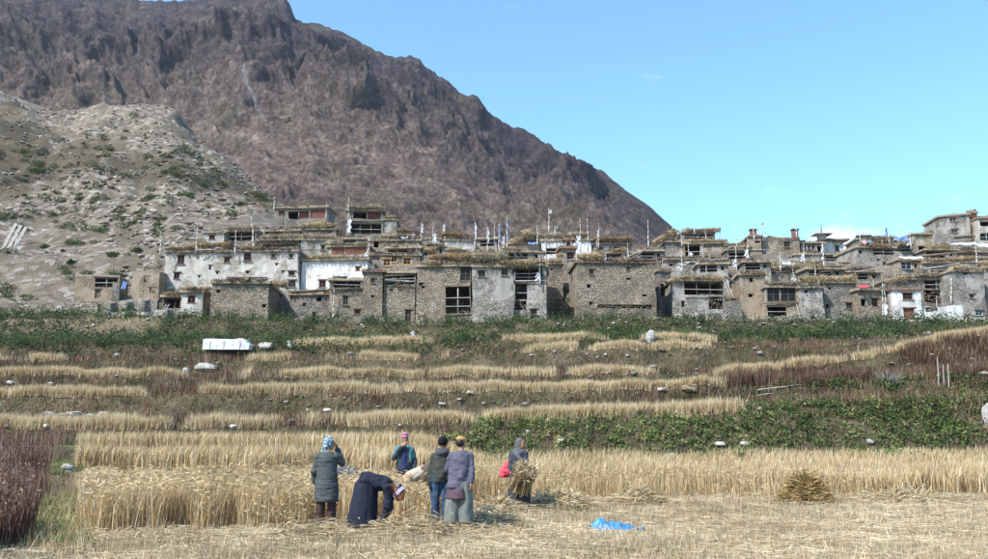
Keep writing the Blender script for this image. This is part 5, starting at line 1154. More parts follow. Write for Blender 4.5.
def hand_prims(wrist, d, palmn, s=1.0, curl=0.5, thumb=1):
    """palm, four bent fingers of different length and a thumb; d along the forearm, palmn = palm normal"""
    d = unit(d); palmn = unit(palmn - d * np.dot(palmn, d)); side = np.cross(d, palmn) * thumb
    pr = [cap_mesh(wrist, wrist + d * 0.04 * s, 0.026 * s, 0.03 * s)]
    pc = wrist + d * 0.06 * s
    M = np.stack([side, palmn, d], 1); pr.append(ell_mesh(pc, (0.042 * s, 0.018 * s, 0.05 * s), M))
    for i, (o_, L) in enumerate([(-.031, .062), (-.0105, .078), (.0105, .084), (.031, .074)]):
        b0 = wrist + d * 0.09 * s + side * o_ * s; a1 = curl * 0.5; a2 = curl * 1.2
        d1 = unit(d * math.cos(a1) + palmn * math.sin(a1) + side * o_ * 3); d2 = unit(d * math.cos(a2) + palmn * math.sin(a2))
        m1 = b0 + d1 * L * .5 * s; m2 = m1 + d2 * L * .5 * s
        pr += [cap_mesh(b0 - d * .02 * s, m1, .0105 * s, .0098 * s, 8), cap_mesh(m1, m2, .0098 * s, .008 * s, 8)]
    b0 = wrist + d * 0.03 * s + side * 0.03 * s; d1 = unit(d + side * .9 + palmn * .3); m1 = b0 + d1 * .04 * s; m2 = m1 + unit(d + side * .3 + palmn * .5) * .032 * s
    pr += [cap_mesh(b0, m1, .013 * s, .011 * s, 8), cap_mesh(m1, m2, .011 * s, .009 * s, 8)]
    return pr
def head_prims(c, f, up=(0, 0, 1), s=1.0):
    """skull, jaw, nose, brow, ears; f = facing"""
    f = unit(f); up = unit(np.asarray(up) - f * np.dot(up, f)); sd_ = np.cross(f, up)
    M = np.stack([sd_, f, up], 1)
    pr = [ell_mesh(c + up * .015 * s - f * .008 * s, (.076 * s, .094 * s, .098 * s), M), ell_mesh(c + f * .03 * s - up * .055 * s, (.054 * s, .058 * s, .062 * s), M),
          cap_mesh(c + f * .09 * s + up * .012 * s, c + f * .112 * s - up * .028 * s, .010 * s, .015 * s, 8), ell_mesh(c + f * .075 * s + up * .03 * s, (.045 * s, .018 * s, .012 * s), M)]
    for k in (-1, 1):
        pr += [ell_mesh(c + sd_ * k * .077 * s - f * .005 * s - up * .005 * s, (.010 * s, .02 * s, .032 * s), M), ell_mesh(c + sd_ * k * .04 * s + f * .062 * s - up * .03 * s, (.02 * s, .02 * s, .022 * s), M)]
    return pr, M
def face_bits(c, M, s, parent):
    sd_, f, up = M[:, 0], M[:, 1], M[:, 2]
    for k in (-1, 1):
        mb = MB(); V, q_, t_ = ell_mesh(c + sd_ * k * .031 * s + f * .083 * s + up * .008 * s, (.012 * s, .006 * s, .006 * s), M, 8, 5); mb.add(V, q_, t_); mb.build('eye', EYEM, parent, True)
        mb = MB(); V, q_, t_ = ell_mesh(c + sd_ * k * .032 * s + f * .090 * s + up * .034 * s, (.021 * s, .006 * s, .005 * s), M, 8, 5); mb.add(V, q_, t_); mb.build('eyebrow', HAIRM, parent, True)
    mb = MB(); V, q_, t_ = ell_mesh(c + f * .086 * s - up * .058 * s, (.023 * s, .008 * s, .007 * s), M, 8, 5); mb.add(V, q_, t_); mb.build('mouth', LIPM, parent, True)
def person(label, px, py_feet, J, s=1.0, face=(0, 1, 0), headf=None, Y=None, skin=SKIN, palm=((0, -1, 0), (0, -1, 0)), curl=(0.5, 0.5), facebits=False, headup=(0, 0, 1)):
    """J: joints in local metres (x right in the picture, y away, z up)"""
    if Y is None:
        ang = math.atan((py_feet - CYP) / FPX) - TH; Y = EYE / math.tan(ang)
    X0 = P(px, 437, Y)[0]; z0 = TZ1(X0, Y)
    T = thing('person', label, 'person', (X0, Y, z0))
    J = {k: np.array(v, float) * s for k, v in J.items()}
    f = unit(face); hf = unit(headf if headf is not None else face)
    pr, M = head_prims(J['head'], hf, headup, s)
    spine = unit(J['neck'] - J['pelvis']); sidev = unit(J['shR'] - J['shL']); fw = np.cross(spine, sidev)
    pr.append(cap_mesh(J['head'] - np.asarray(headup) * .03 * s, J['neck'], .052 * s, .058 * s))
    def ring(t, rx, ry): return (J['pelvis'] + (J['neck'] - J['pelvis']) * t, rx * s, ry * s, sidev, fw)
    pr.append(loft_mesh([ring(-.12, .10, .08), ring(0, .155, .11), ring(.3, .135, .10), ring(.6, .16, .115), ring(.85, .165, .10), ring(1.0, .07, .06)]))
    for S in 'LR':
        pr += [cap_mesh(J['sh' + S], J['el' + S], .052 * s, .04 * s), cap_mesh(J['el' + S], J['wr' + S], .038 * s, .026 * s), cap_mesh(J['neck'] - spine * .04, J['sh' + S], .05 * s, .055 * s),
               cap_mesh(J['hip' + S], J['kn' + S], .085 * s, .055 * s), cap_mesh(J['kn' + S], J['an' + S], .052 * s, .036 * s)]
        i = 0 if S == 'L' else 1
        pr += hand_prims(J['wr' + S], J['wr' + S] - J['el' + S], np.array(palm[i], float), s, curl[i], 1)
        ft = J.get('ft' + S, J['an' + S] + f * .15 * s - v3(0, 0, .05) * s)
        pr.append(cap_mesh(J['an' + S] - v3(0, 0, .03) * s, ft, .035 * s, .03 * s))
    body = remesh('body', pr, 0.0112 * s, skin, T, 1)
    if facebits: face_bits(J['head'], M, s, T)
    for S in 'LR':
        ft = J.get('ft' + S, J['an' + S] + f * .15 * s - v3(0, 0, .05) * s)
        remesh('shoe', [cap_mesh(J['an' + S] - v3(0, 0, .035) * s - f * .03 * s, ft, .05 * s, .042 * s)], 0.015, SHOE, T, 2)
    return T, J, M, (spine, sidev, fw, f)
def sleeve(J, S, r0=.07, r1=.055, r2=.045, cuff=0.93, s=1.0):
    a, e, w_ = J['sh' + S], J['el' + S], J['wr' + S]
    return [cap_mesh(a, e, r0 * s, r1 * s), cap_mesh(e, e + (w_ - e) * cuff, r1 * s, r2 * s)]
def stand(h=1.0, lean=0.0, wide=.19):
    wide -= .035
    return dict(pelvis=(0, 0, .92), neck=(lean * .5, 0, 1.36), head=(lean * .65, 0, 1.51), shL=(-wide + lean * .45, 0, 1.27), shR=(wide + lean * .45, 0, 1.27),
                hipL=(-.09, 0, .88), hipR=(.09, 0, .88), knL=(-.10, 0, .48), knR=(.10, 0, .48), anL=(-.10, 0, .09), anR=(.10, 0, .09))
def trousers(J, F, mat, parent, r=(.115, .085, .075), hem=.95, name='trousers', wr=.008):
    spine, sidev, fw, f = F; pr = [loft_mesh([(J['pelvis'] + spine * .08, .16, .12, sidev, fw), (J['pelvis'] - spine * .04, .175, .135, sidev, fw), (J['pelvis'] - spine * .14, .15, .12, sidev, fw)])]
    for S in 'LR':
        k, a = J['kn' + S], J['an' + S]; pr += [cap_mesh(J['hip' + S] - v3(0, 0, .03), k, r[0], r[1]), cap_mesh(k, k + (a - k) * hem, r[1], r[2])]
    return remesh(name, pr, .013, mat, parent, 3, wr, 11, wz=.5)
def torso(J, F, mat, parent, rows, sl=(.07, .055, .045), cuff=.93, name='jacket', wr=.008, extra=(), wsc=9, wz=1.0):
    spine, sidev, fw, f = F
    pr = [loft_mesh([(J['pelvis'] + (J['neck'] - J['pelvis']) * t + np.asarray(o_), rx, ry, sidev, fw) for t, rx, ry, o_ in rows])]
    for S in 'LR': pr += sleeve(J, S, *sl, cuff) + [cap_mesh(J['neck'] - spine * .05, J['sh' + S], .062, .064)]
    return remesh(name, pr + list(extra), .0125, mat, parent, 3, wr, wsc, wz=wz)
O0 = (0, 0, 0)
# 1: long quilted coat, seen from behind, hand raised to the face
J = stand(); J.update(elL=(-.23, -.02, 1.00), wrL=(-.23, .10, .82), elR=(.26, .07, 1.15), wrR=(.15, .16, 1.40), head=(.03, .03, 1.50), neck=(0, 0, 1.36))
T, J, M, F = person('person from behind in long grey-green quilted coat and blue-white headscarf', 328, 528, J, .985, (0.1, 1, 0), (0.85, 0.5, 0), palm=((1, 0, 0), (-.5, -.3, 0)), curl=(.6, 1.0), facebits=True)
COATG = cloth('grey_green_coat', (0.062, 0.07, 0.072)); o = trousers(J, F, cloth('dark_brown_trousers', (0.06, 0.035, 0.035)), T, (.11, .085, .07))
torso(J, F, COATG, T, [(-1.05, .225, .18, (0, .0, 0)), (-.6, .215, .175, O0), (-.1, .20, .165, O0), (.25, .185, .15, O0), (.6, .185, .145, O0), (.86, .155, .12, O0), (1.0, .09, .08, O0)], (.076, .066, .055), .95, 'quilted_coat', .007, wsc=5, wz=3.2)
SCARFB = M_simple('blue_white_print_scarf', (0.20, 0.28, 0.35), 0.9, 26, rough=0.8, bs=0.2, st=(0.42, 0.58))
hd = J['head']; sdv, fv, uv = M[:, 0], M[:, 1], M[:, 2]
remesh('headscarf', [ell_mesh(hd - fv * .028 + uv * .028, (.098, .10, .112), M), cap_mesh(hd - fv * .06 - uv * .03, hd - fv * .09 - uv * .12, .07, .05), cap_mesh(hd - fv * .08 - uv * .08, hd - fv * .15 - uv * .14, .05, .02)], .012, SCARFB, T, 2, .006, 14)
# 2: bent figure behind her, mostly hidden by the grain
def bend(dirx, back=.5, hz=.86, sz=.78, hd_=(.60, .70), hand=(.32, .1), w=.17, el=None, tilt=0.0):
    d = dirx
    J = dict(pelvis=(0, 0, hz), neck=(d * back, 0, sz + .04), head=(d * hd_[0], 0, hd_[1]), shL=(d * (back - .07), w, sz), shR=(d * (back - .07), -w, sz),
             hipL=(0, .09, hz - .04), hipR=(0, -.09, hz - .04), knL=(d * .06, .1, .46), knR=(d * .06, -.1, .46), anL=(0, .1, .08), anR=(-d * .06, -.1, .08))
    e = el or ((back + hand[0]) / 2 - .02, (sz + hand[1]) / 2 + .03)
    J.update(elL=(d * e[0], w, e[1]), elR=(d * e[0], -w, e[1]), wrL=(d * hand[0], w * .7, hand[1] + .08), wrR=(d * hand[0], -w * .7, hand[1] + .08))
    if d < 0:
        for k in ('sh', 'hip', 'kn', 'an', 'el', 'wr'): J[k + 'L'], J[k + 'R'] = J[k + 'R'], J[k + 'L']
    return J
J = bend(1, .45, .86, .82, (.56, .78), (.4, .3))
T, J, M, F = person('person bent low behind the quilted coat, only a grey back showing', 339, 0, J, 1.0, (1, 0, 0), (1, 0, -.7), Y=20.6, headup=(0.6, 0, .8))
trousers(J, F, cloth('dark_work_trousers', (0.05, 0.05, 0.06)), T)
torso(J, F, cloth('blue_grey_sweater', (0.085, 0.09, 0.10)), T, [(-.25, .17, .13, O0), (0, .19, .15, O0), (.4, .19, .15, O0), (.8, .19, .13, O0), (1.0, .09, .08, O0)], name='sweater')
remesh('cap', [ell_mesh(J['head'] + M[:, 2] * .035 - M[:, 1] * .015, (.088, .10, .085), M)], .012, cloth('dark_grey_knit', (0.05, 0.045, 0.05)), T, 2)
# 3: woman in a long navy robe bending down to the stubble
J = bend(1, .47, .86, .74, (.60, .63), (.30, .08), .16, (.42, .40))
T, J, M, F = person('person in long dark navy robe bending right, hands down to the grain', 366, 532, J, 1.0, (1, 0, 0), (0.75, -0.1, -0.75), headup=(.75, 0, .65), skin=SKINR, palm=((-1, 0, 0), (-1, 0, 0)), curl=(1.1, 1.1), facebits=True)
NAVY = cloth('dark_navy_wool', (0.017, 0.019, 0.034))
sv = v3(0, 1, 0); xv = v3(1, 0, 0)
remesh('robe_skirt', [loft_mesh([(v3(.03, 0, .90), .14, .12, xv, sv), (v3(.01, 0, .80), .19, .18, xv, sv), (v3(-.01, 0, .55), .21, .21, xv, sv), (v3(-.035, 0, .25), .235, .24, xv, sv), (v3(-.03, 0, .09), .25, .26, xv, sv)])], .015, NAVY, T, 3, .016, 7, wz=.15)
torso(J, F, NAVY, T, [(-.18, .16, .13, O0), (0.05, .185, .155, O0), (.4, .185, .15, O0), (.8, .185, .13, O0), (1.0, .09, .08, O0)], (.075, .062, .052), .9, 'robe_top', .010)
sdv, fv, uv = M[:, 0], M[:, 1], M[:, 2]; hd = J['head']
remesh('hair', [ell_mesh(hd + uv * .03 - fv * .03, (.085, .09, .09), M)], .011, HAIRM, T, 2)
mb = MB(); G = np.zeros((20, 3, 3))
for i in range(20):
    a_ = i / 19 * 2 * math.pi
    for j in range(3): G[i, j] = hd + sdv * math.cos(a_) * .092 + uv * (math.sin(a_) * .112 + .02) + fv * (-.035 + (j - 1) * .03)
mb.grid(G, closeu=False); mb.build('headband', cloth('mauve_and_white_band', (0.42, 0.36, 0.55), .5, 20), T, True)
remesh('knotted_scarf', [cap_mesh(hd - fv * .06 + uv * .06, hd - fv * .11 + uv * .12, .03, .02)], .01, NAVY, T, 1)
# 4: boy facing the camera in a teal-and-black jacket and striped beanie
J = stand(wide=.185); J.update(elR=(.23, .02, 1.02), wrR=(.22, -.04, .82), elL=(-.24, -.12, 1.08), wrL=(-.06, -.17, 1.33))
T, J, M, F = person('person facing the camera in teal and dark jacket and striped beanie', 405, 0, J, 1.03, (0, -1, 0), (0.15, -1, -.1), Y=22.5, palm=((.6, .6, 0), (-1, 0, 0)), curl=(.8, .6), facebits=True)
trousers(J, F, cloth('dark_trousers', (0.035, 0.035, 0.045)), T)
rowsj = [(-.28, .195, .15, O0), (0, .20, .155, O0), (.4, .185, .15, O0), (.8, .165, .13, O0), (1.0, .09, .08, O0)]
torso(J, F, cloth('dark_jacket_body', (0.04, 0.045, 0.06)), T, rowsj, (.075, .064, .052), .93, 'jacket')
TEAL = cloth('teal_panel', (0.07, 0.17, 0.18))
for S, k in (('L', -1), ('R', 1)):
    remesh('shoulder_panel', [cap_mesh(J['sh' + S], J['sh' + S] + (J['el' + S] - J['sh' + S]) * .65, .082, .072), cap_mesh(J['neck'] + v3(k * .06, -.02, -.05), J['sh' + S], .07, .08), cap_mesh(v3(k * .13, -.075, 1.05), v3(k * .14, -.06, 1.3), .05, .06)], .013, TEAL, T, 3, .006)
remesh('sweater_front', [loft_mesh([(v3(0, -.11, .80), .075, .06, xv, sv), (v3(0, -.115, 1.1), .075, .06, xv, sv), (v3(0, -.09, 1.34), .055, .05, xv, sv)])], .012, cloth('royal_blue_knit', (0.02, 0.03, 0.09)), T, 3, .006)
hd = J['head']; uv = M[:, 2]
BEAN = M_strips('striped_beanie_knit', [(0.35, 0.05, 0.10), (0.05, 0.05, 0.14), (0.5, 0.42, 0.45), (0.30, 0.05, 0.10)], 14.0)
remesh('beanie', [ell_mesh(hd + uv * .055 - M[:, 1] * .008, (.092, .104, .088), M), ell_mesh(hd + uv * .11, (.06, .06, .06), M)], .011, BEAN, T, 2, .003)
# 5: bent figure in a cream sweater, head to the left
J = bend(-1, .42, .93, .74, (.56, .58), (.40, .25), .15)
T, J, M, F = person('person bent to the left in a cream sweater and pale grey cap', 426, 0, J, 1.0, (-1, 0, 0), (-.8, -.1, -.7), Y=19.3, headup=(-.7, 0, .7), facebits=True)
trousers(J, F, cloth('brown_work_trousers', (0.10, 0.07, 0.05)), T)
torso(J, F, cloth('cream_wool', (0.36, 0.33, 0.27), .2), T, [(-.12, .15, .12, O0), (0.05, .16, .135, O0), (.4, .16, .135, O0), (.8, .155, .12, O0), (1.0, .08, .07, O0)], (.068, .055, .045), name='sweater', wr=.007)
remesh('cap', [ell_mesh(J['head'] + M[:, 2] * .04 - M[:, 1] * .015, (.09, .102, .08), M)], .012, cloth('pale_grey_knit', (0.20, 0.20, 0.23)), T, 2)
# 6: black beanie, dark hooded jacket, jeans
J = stand(lean=.06, wide=.18); J.update(elL=(-.20, .0, 1.01), wrL=(-.20, -.03, .79), elR=(.20, .05, 1.03), wrR=(.22, .12, .82), knL=(-.10, -.01, .48), anL=(-.09, .0, .09))
T, J, M, F = person('person from behind in black beanie, dark hooded jacket and blue jeans', 441, 523, J, .97, (-.15, 1, 0), (.3, 1, -.15), palm=((1, 0, 0), (-1, 0, 0)), Y=17.3)
trousers(J, F, cloth('blue_jeans', (0.04, 0.065, 0.12), .4), T, (.105, .08, .07))
torso(J, F, cloth('dark_olive_jacket', (0.045, 0.047, 0.042), .3), T, [(-.25, .19, .15, O0), (0, .19, .15, O0), (.4, .185, .15, O0), (.8, .165, .13, O0), (1.0, .09, .08, O0)], (.075, .06, .05))
remesh('hood', [ell_mesh(J['neck'] + v3(-.01, -.09, -.01), (.12, .075, .075)), cap_mesh(J['neck'] + v3(-.08, -.03, .02), J['neck'] + v3(.08, -.03, .02), .05, .05)], .012, cloth('grey_fleece', (0.07, 0.07, 0.075)), T, 3, .006)
remesh('beanie', [ell_mesh(J['head'] + v3(0, -.01, .035), (.093, .107, .10), M)], .011, cloth('black_knit', (0.008, 0.008, 0.011)), T, 2, .003)
for S in 'L': remesh('glove', hand_prims(J['wr' + S] - (J['wr' + S] - J['el' + S]) * .05, J['wr' + S] - J['el' + S], v3(1, 0, 0), 1.16, .6), .009, cloth('dark_glove', (0.03, 0.03, 0.035)), T, 1)
# 7: purple-grey jacket, tan cap, loose grey-green trousers
J = stand(lean=.07, wide=.195); J.update(elR=(.225, -.04, 1.02), wrR=(.215, -.09, .80), elL=(-.22, .08, 1.04), wrL=(-.16, .2, .86), head=(.03, .02, 1.495), anL=(-.12, 0, .09), anR=(.12, 0, .09), knL=(-.115, 0, .48), knR=(.115, 0, .48))
T, J, M, F = person('person in purple-grey jacket, tan cap and loose grey-green trousers at the centre of the group', 459.5, 529, J, .985, (.25, 1, 0), (.55, .8, -.25), palm=((1, 0, 0), (-1, 0, 0)), curl=(.5, .7), facebits=True)
LOOSE = cloth('grey_green_loose_trousers', (0.15, 0.165, 0.15))
spine, sidev, fw, f = F
remesh('loose_trousers', [loft_mesh([(J['pelvis'], .16, .13, xv, sv), (v3(0, 0, .7), .20, .155, xv, sv), (v3(0, 0, .6), .20, .15, xv, sv)]), loft_mesh([(v3(-.07, 0, .8), .12, .14, xv, sv), (v3(-.115, 0, .45), .125, .14, xv, sv), (v3(-.125, 0, .1), .135, .15, xv, sv)]), loft_mesh([(v3(.07, 0, .8), .12, .14, xv, sv), (v3(.115, 0, .45), .125, .14, xv, sv), (v3(.125, 0, .1), .13, .15, xv, sv)])], .013, LOOSE, T, 3, .016, 7, wz=.15)
remesh('long_shirt', [loft_mesh([(v3(0.0, 0, .88), .15, .12, xv, sv), (v3(-.005, 0, .74), .185, .145, xv, sv), (v3(-.01, 0, .66), .212, .178, xv, sv), (v3(-.03, 0, .50), .225, .20, xv, sv)])], .013, cloth('mauve_cotton', (0.085, 0.055, 0.068)), T, 3, .013, 8, wz=.2)
torso(J, F, cloth('purple_grey_jacket', (0.095, 0.09, 0.125), .18), T, [(-.50, .225, .18, (-.015, 0, 0)), (-.2, .205, .165, O0), (.3, .19, .155, O0), (.65, .19, .15, O0), (.86, .155, .12, O0), (1.0, .09, .08, O0)], (.072, .062, .056), .93, wr=.008)
sdv, fv, uv = M[:, 0], M[:, 1], M[:, 2]; hd = J['head']
remesh('hair', [ell_mesh(hd - fv * .03 + uv * .005, (.083, .085, .088), M)], .011, HAIRM, T, 2)
remesh('cap', [ell_mesh(hd + uv * .062 - fv * .01, (.096, .108, .062), M), ell_mesh(hd + uv * .045 + fv * .10, (.065, .06, .012), M)], .010, cloth('tan_felt', (0.40, 0.23, 0.10), .2), T, 2)
# 8: woman with grey headscarf carrying a sheaf, red bag on her back
J = stand(wide=.175); J.update(elR=(.20, -.12, 1.02), wrR=(.10, -.26, .80), elL=(-.19, -.04, 1.03), wrL=(-.14, -.22, .68), head=(.05, -.02, 1.50))
T, J, M, F = person('person in grey headscarf and dark clothes carrying a sheaf of barley', 518.5, 510, J, .985, (.35, -1, 0), (.95, -.35, -.05), palm=((1, 0, 0), (-.5, .5, 0)), curl=(1.1, 1.0), facebits=True)
DK = cloth('charcoal_wool', (0.038, 0.04, 0.048)); BG = cloth('blue_grey_wool', (0.045, 0.05, 0.062))
remesh('skirt', [loft_mesh([(v3(0, 0, .95), .16, .13, xv, sv), (v3(.01, 0, .75), .20, .17, xv, sv), (v3(.01, 0, .4), .24, .20, xv, sv), (v3(.01, 0, .08), .27, .23, xv, sv)])], .015, DK, T, 3, .018, 7, wz=.15)
torso(J, F, BG, T, [(-.35, .20, .16, O0), (0, .19, .155, O0), (.4, .175, .145, O0), (.8, .155, .13, O0), (1.0, .09, .08, O0)], (.075, .06, .052), .88, wr=.01)
remesh('shawl', [ell_mesh(J['neck'] + v3(0, 0, -.05), (.15, .13, .10)), cap_mesh(J['neck'] + v3(-.06, -.05, -.03), J['neck'] + v3(.02, -.13, -.2), .07, .05)], .013, cloth('grey_shawl', (0.10, 0.105, 0.115)), T, 3, .010)
sdv, fv, uv = M[:, 0], M[:, 1], M[:, 2]; hd = J['head']
remesh('headscarf', [ell_mesh(hd - fv * .03 + uv * .03, (.096, .098, .108), M), cap_mesh(hd - fv * .05 - uv * .02, hd - fv * .03 - uv * .12, .08, .075)], .012, cloth('mid_grey_scarf', (0.10, 0.10, 0.105)), T, 2, .005)
remesh('red_cuff', [cap_mesh(J['elL'] + (J['wrL'] - J['elL']) * .55, J['elL'] + (J['wrL'] - J['elL']) * .98, .055, .048)], .012, REDC, T, 2)
p8 = np.array(T.location)
Tb = thing('red_bag', 'crumpled bright red cloth bag slung on the back of the sheaf carrier', 'bag', tuple(p8 + v3(-.27, .12, .88)))
remesh('bag_body', [ell_mesh(v3(0, 0, 0), (.12, .10, .17)), ell_mesh(v3(-.03, 0, -.05), (.12, .10, .12)), ell_mesh(v3(.03, 0, .10), (.08, .08, .10))], .014, REDC, Tb, 2, .018, 9)
mb = MB(); mb.rod((.03, -.05, .13), (.20, -.14, .40), .014); mb.rod((.20, -.14, .40), (.30, -.02, .46), .014); mb.build('strap', REDC, Tb)
# the sheaf
def sheaf(name, label, loc, L, r, n, az_, el_, mat, splay=.35, waist=.45, cat='sheaf'):
    T = thing(name, label, cat, tuple(loc)); ax = v3(math.cos(az_) * math.cos(el_), math.sin(az_) * math.cos(el_), math.sin(el_)); u = unit(np.cross(ax, v3(0.1, .2, 1))); v = np.cross(ax, u)
    a = rng.uniform(0, 6.28, n); rr = np.sqrt(rng.random(n)) * r; t0 = rng.uniform(-.5, -.1, n) * L; t1 = rng.uniform(.1, .5, n) * L
    sp = lambda t: waist + (1 - waist) * (np.abs(t) / (L / 2)) ** 1.3 + splay * rng.random(n) * (np.abs(t) / (L / 2))
    pt = lambda t: ax * t[:, None] + (np.cos(a)[:, None] * u + np.sin(a)[:, None] * v) * (rr * sp(t))[:, None] + rng.normal(0, r * .12, (n, 3))
    p0, p1 = pt(t0), pt(t1); d = p1 - p0; s = np.cross(d, rng.normal(0, 1, (n, 3))); s /= np.linalg.norm(s, axis=1)[:, None]; s *= rng.uniform(.005, .011, n)[:, None]
    V = np.stack([p0 - s, p0 + s, p1 + s, p1 - s], 1).reshape(-1, 3)
    link('stalks', mesh_np('stalks', V, [np.arange(4 * n).reshape(n, 4)], {'rnd': np.repeat(rng.random(n), 4)}), mat, T)
    # ears
    e = p1 + unit(ax) * .02; m_ = n // 2; dd = unit(ax) + rng.normal(0, .7, (m_, 3)); dd /= np.linalg.norm(dd, axis=1)[:, None]; s = np.cross(dd, rng.normal(0, 1, (m_, 3))); s /= np.linalg.norm(s, axis=1)[:, None]; s *= .016; e = e[:m_]
    V = np.stack([e, e + dd * .06 + s, e + dd * .13, e + dd * .06 - s], 1).reshape(-1, 3)
    link('ears', mesh_np('ears', V, [np.arange(4 * m_).reshape(m_, 4)], {'rnd': np.repeat(rng.uniform(.5, 1, m_), 4)}), mat, T)
    return T
SHM = M_rnd('cut_grain', [(0.0, (0.24, 0.17, 0.09)), (0.5, (0.44, 0.34, 0.20)), (1.0, (0.66, 0.56, 0.38))], 0.2)
sheaf('barley_sheaf', 'loose bundle of cut barley held in the arms of the headscarfed carrier', p8 + v3(.07, -.36, .72), .58, .20, 1500, -1.2, .8, SHM, .6, .7)
def ground_at(px, py):
    ang = math.atan((py - CYP) / FPX) - TH; Y = EYE / math.tan(ang); X = P(px, py, Y)[0]; return v3(X, Y, TZ1(X, Y))
# straw heaps in the field
def heap(name, label, px, py, w_, h_, n, mat=SHM, flatd=.5, dirn=0.0, cat='straw heap'):
    g = ground_at(px, py); T = thing(name, label, cat, tuple(g))
    t = rng.normal(0, .42, n); t2 = rng.normal(0, .38, n); zz = np.maximum(0, 1 - (t ** 2 + t2 ** 2) * 1.3) * h_ * rng.random(n) ** .4
    p0 = np.stack([t * w_ / 2, t2 * w_ * flatd, zz], 1)
    d = np.stack([rng.normal(0.6 * np.sign(t), .8, n), rng.normal(-.1, .6, n), rng.normal(-.25, .35, n)], 1); d /= np.linalg.norm(d, axis=1)[:, None]
    s = np.cross(d, rng.normal(0, 1, (n, 3))); s /= np.linalg.norm(s, axis=1)[:, None]; s *= rng.uniform(.006, .011, n)[:, None]; L = rng.uniform(.12, .38, n)[:, None]
    V = np.stack([p0 - d * L - s, p0 - d * L + s, p0 + d * L + s, p0 + d * L - s], 1).reshape(-1, 3); V[:, 2] = np.abs(V[:, 2])
    core, q_, t_ = ell_mesh((0, 0, 0), (w_ * .38, w_ * flatd * .6, h_ * .75)); core[:, 2] = np.maximum(core[:, 2], -.02)
    mb = MB(); mb.add(core, q_, t_, r=.3)
    link('straw_pile', mesh_np('straw_pile', np.concatenate([V, core]), [np.arange(4 * n).reshape(n, 4), np.array(q_) + 4 * n, np.array(t_) + 4 * n], {'rnd': np.concatenate([np.repeat(rng.random(n), 4), np.full(len(core), .3)])}), mat, T)
    return T
HAYM = M_rnd('brown_hay', [(0.0, (0.14, 0.085, 0.03)), (0.5, (0.32, 0.215, 0.09)), (1.0, (0.50, 0.38, 0.19))], 0.15)
heap('hay_heap', 'golden brown hay heap against the standing crop at the right', 806, 503, 1.25, .62, 2600, HAYM)
heap('straw_heap', 'swathe of cut straw lying just right of the sheaf carrier', 560, 509, 1.6, .34, 1500)
heap('straw_heap', 'low heap of cut straw half way between the carrier and the hay heap', 640, 503, 1.5, .26, 1200)
heap('straw_heap', 'pale heap of cut straw at the feet of the purple-grey jacket', 490, 524, 1.3, .14, 1100)
heap('straw_heap', 'flat spread of cut straw below the quilted coat figure', 310, 539, 1.5, .08, 700)
heap('straw_heap', 'flat spread of cut straw at the feet of the robed woman', 412, 534, 1.6, .09, 900)
heap('straw_heap', 'cut straw pile at the feet of the sheaf carrier', 496, 513, 1.1, .16, 800)
heap('straw_heap', 'low loose straw row at the foot of the standing crop near the right edge', 905, 502, 2.2, .22, 1200)
# blue tarp
g = ground_at(612, 532); T = thing('blue_tarp', 'crumpled bright blue plastic sheet lying on the stubble', 'tarp', tuple(g + v3(0, 0, .02)))
n = 34; U, V_ = np.meshgrid(np.linspace(-1, 1, n), np.linspace(-1, 1, n), indexing='ij')
hh_ = np.clip(.06 + .08 * fbm(U * 1.6, V_ * 1.6, 0, 4, 501, ridged=True), .0, .3) * np.clip(1.5 - (U ** 2 + V_ ** 2), 0, 1)
hh_ += .07 * np.exp(-((U + .45) ** 2 + (V_ - .2) ** 2) * 5)
Xt = U * .36 * (1 + .15 * fbm(V_ * 2, U, 0, 2, 502)); Yt = V_ * .30 * (1 + .2 * fbm(U * 2, V_, 0, 2, 503)); mb = MB(); mb.grid(np.stack([Xt, Yt, hh_], -1)); mb.grid(np.stack([Xt, Yt, hh_ - .004], -1))
BTM = M_simple('blue_plastic', (0.04, 0.20, 0.42), .2, 5, rough=.5, bs=.2, bd=.01, spec=.5)
mb.build('sheet', BTM, T, True)
mb = MB(); G = np.zeros((14, 2, 3))
for i in range(14):
    for j in range(2): G[i, j] = (.30 + i * .02, -.12 + j * .12 + .03 * math.sin(i), .05 + .04 * math.sin(i * 1.3 + j))
mb.grid(G); mb.build('loose_corner', BTM, T, True)
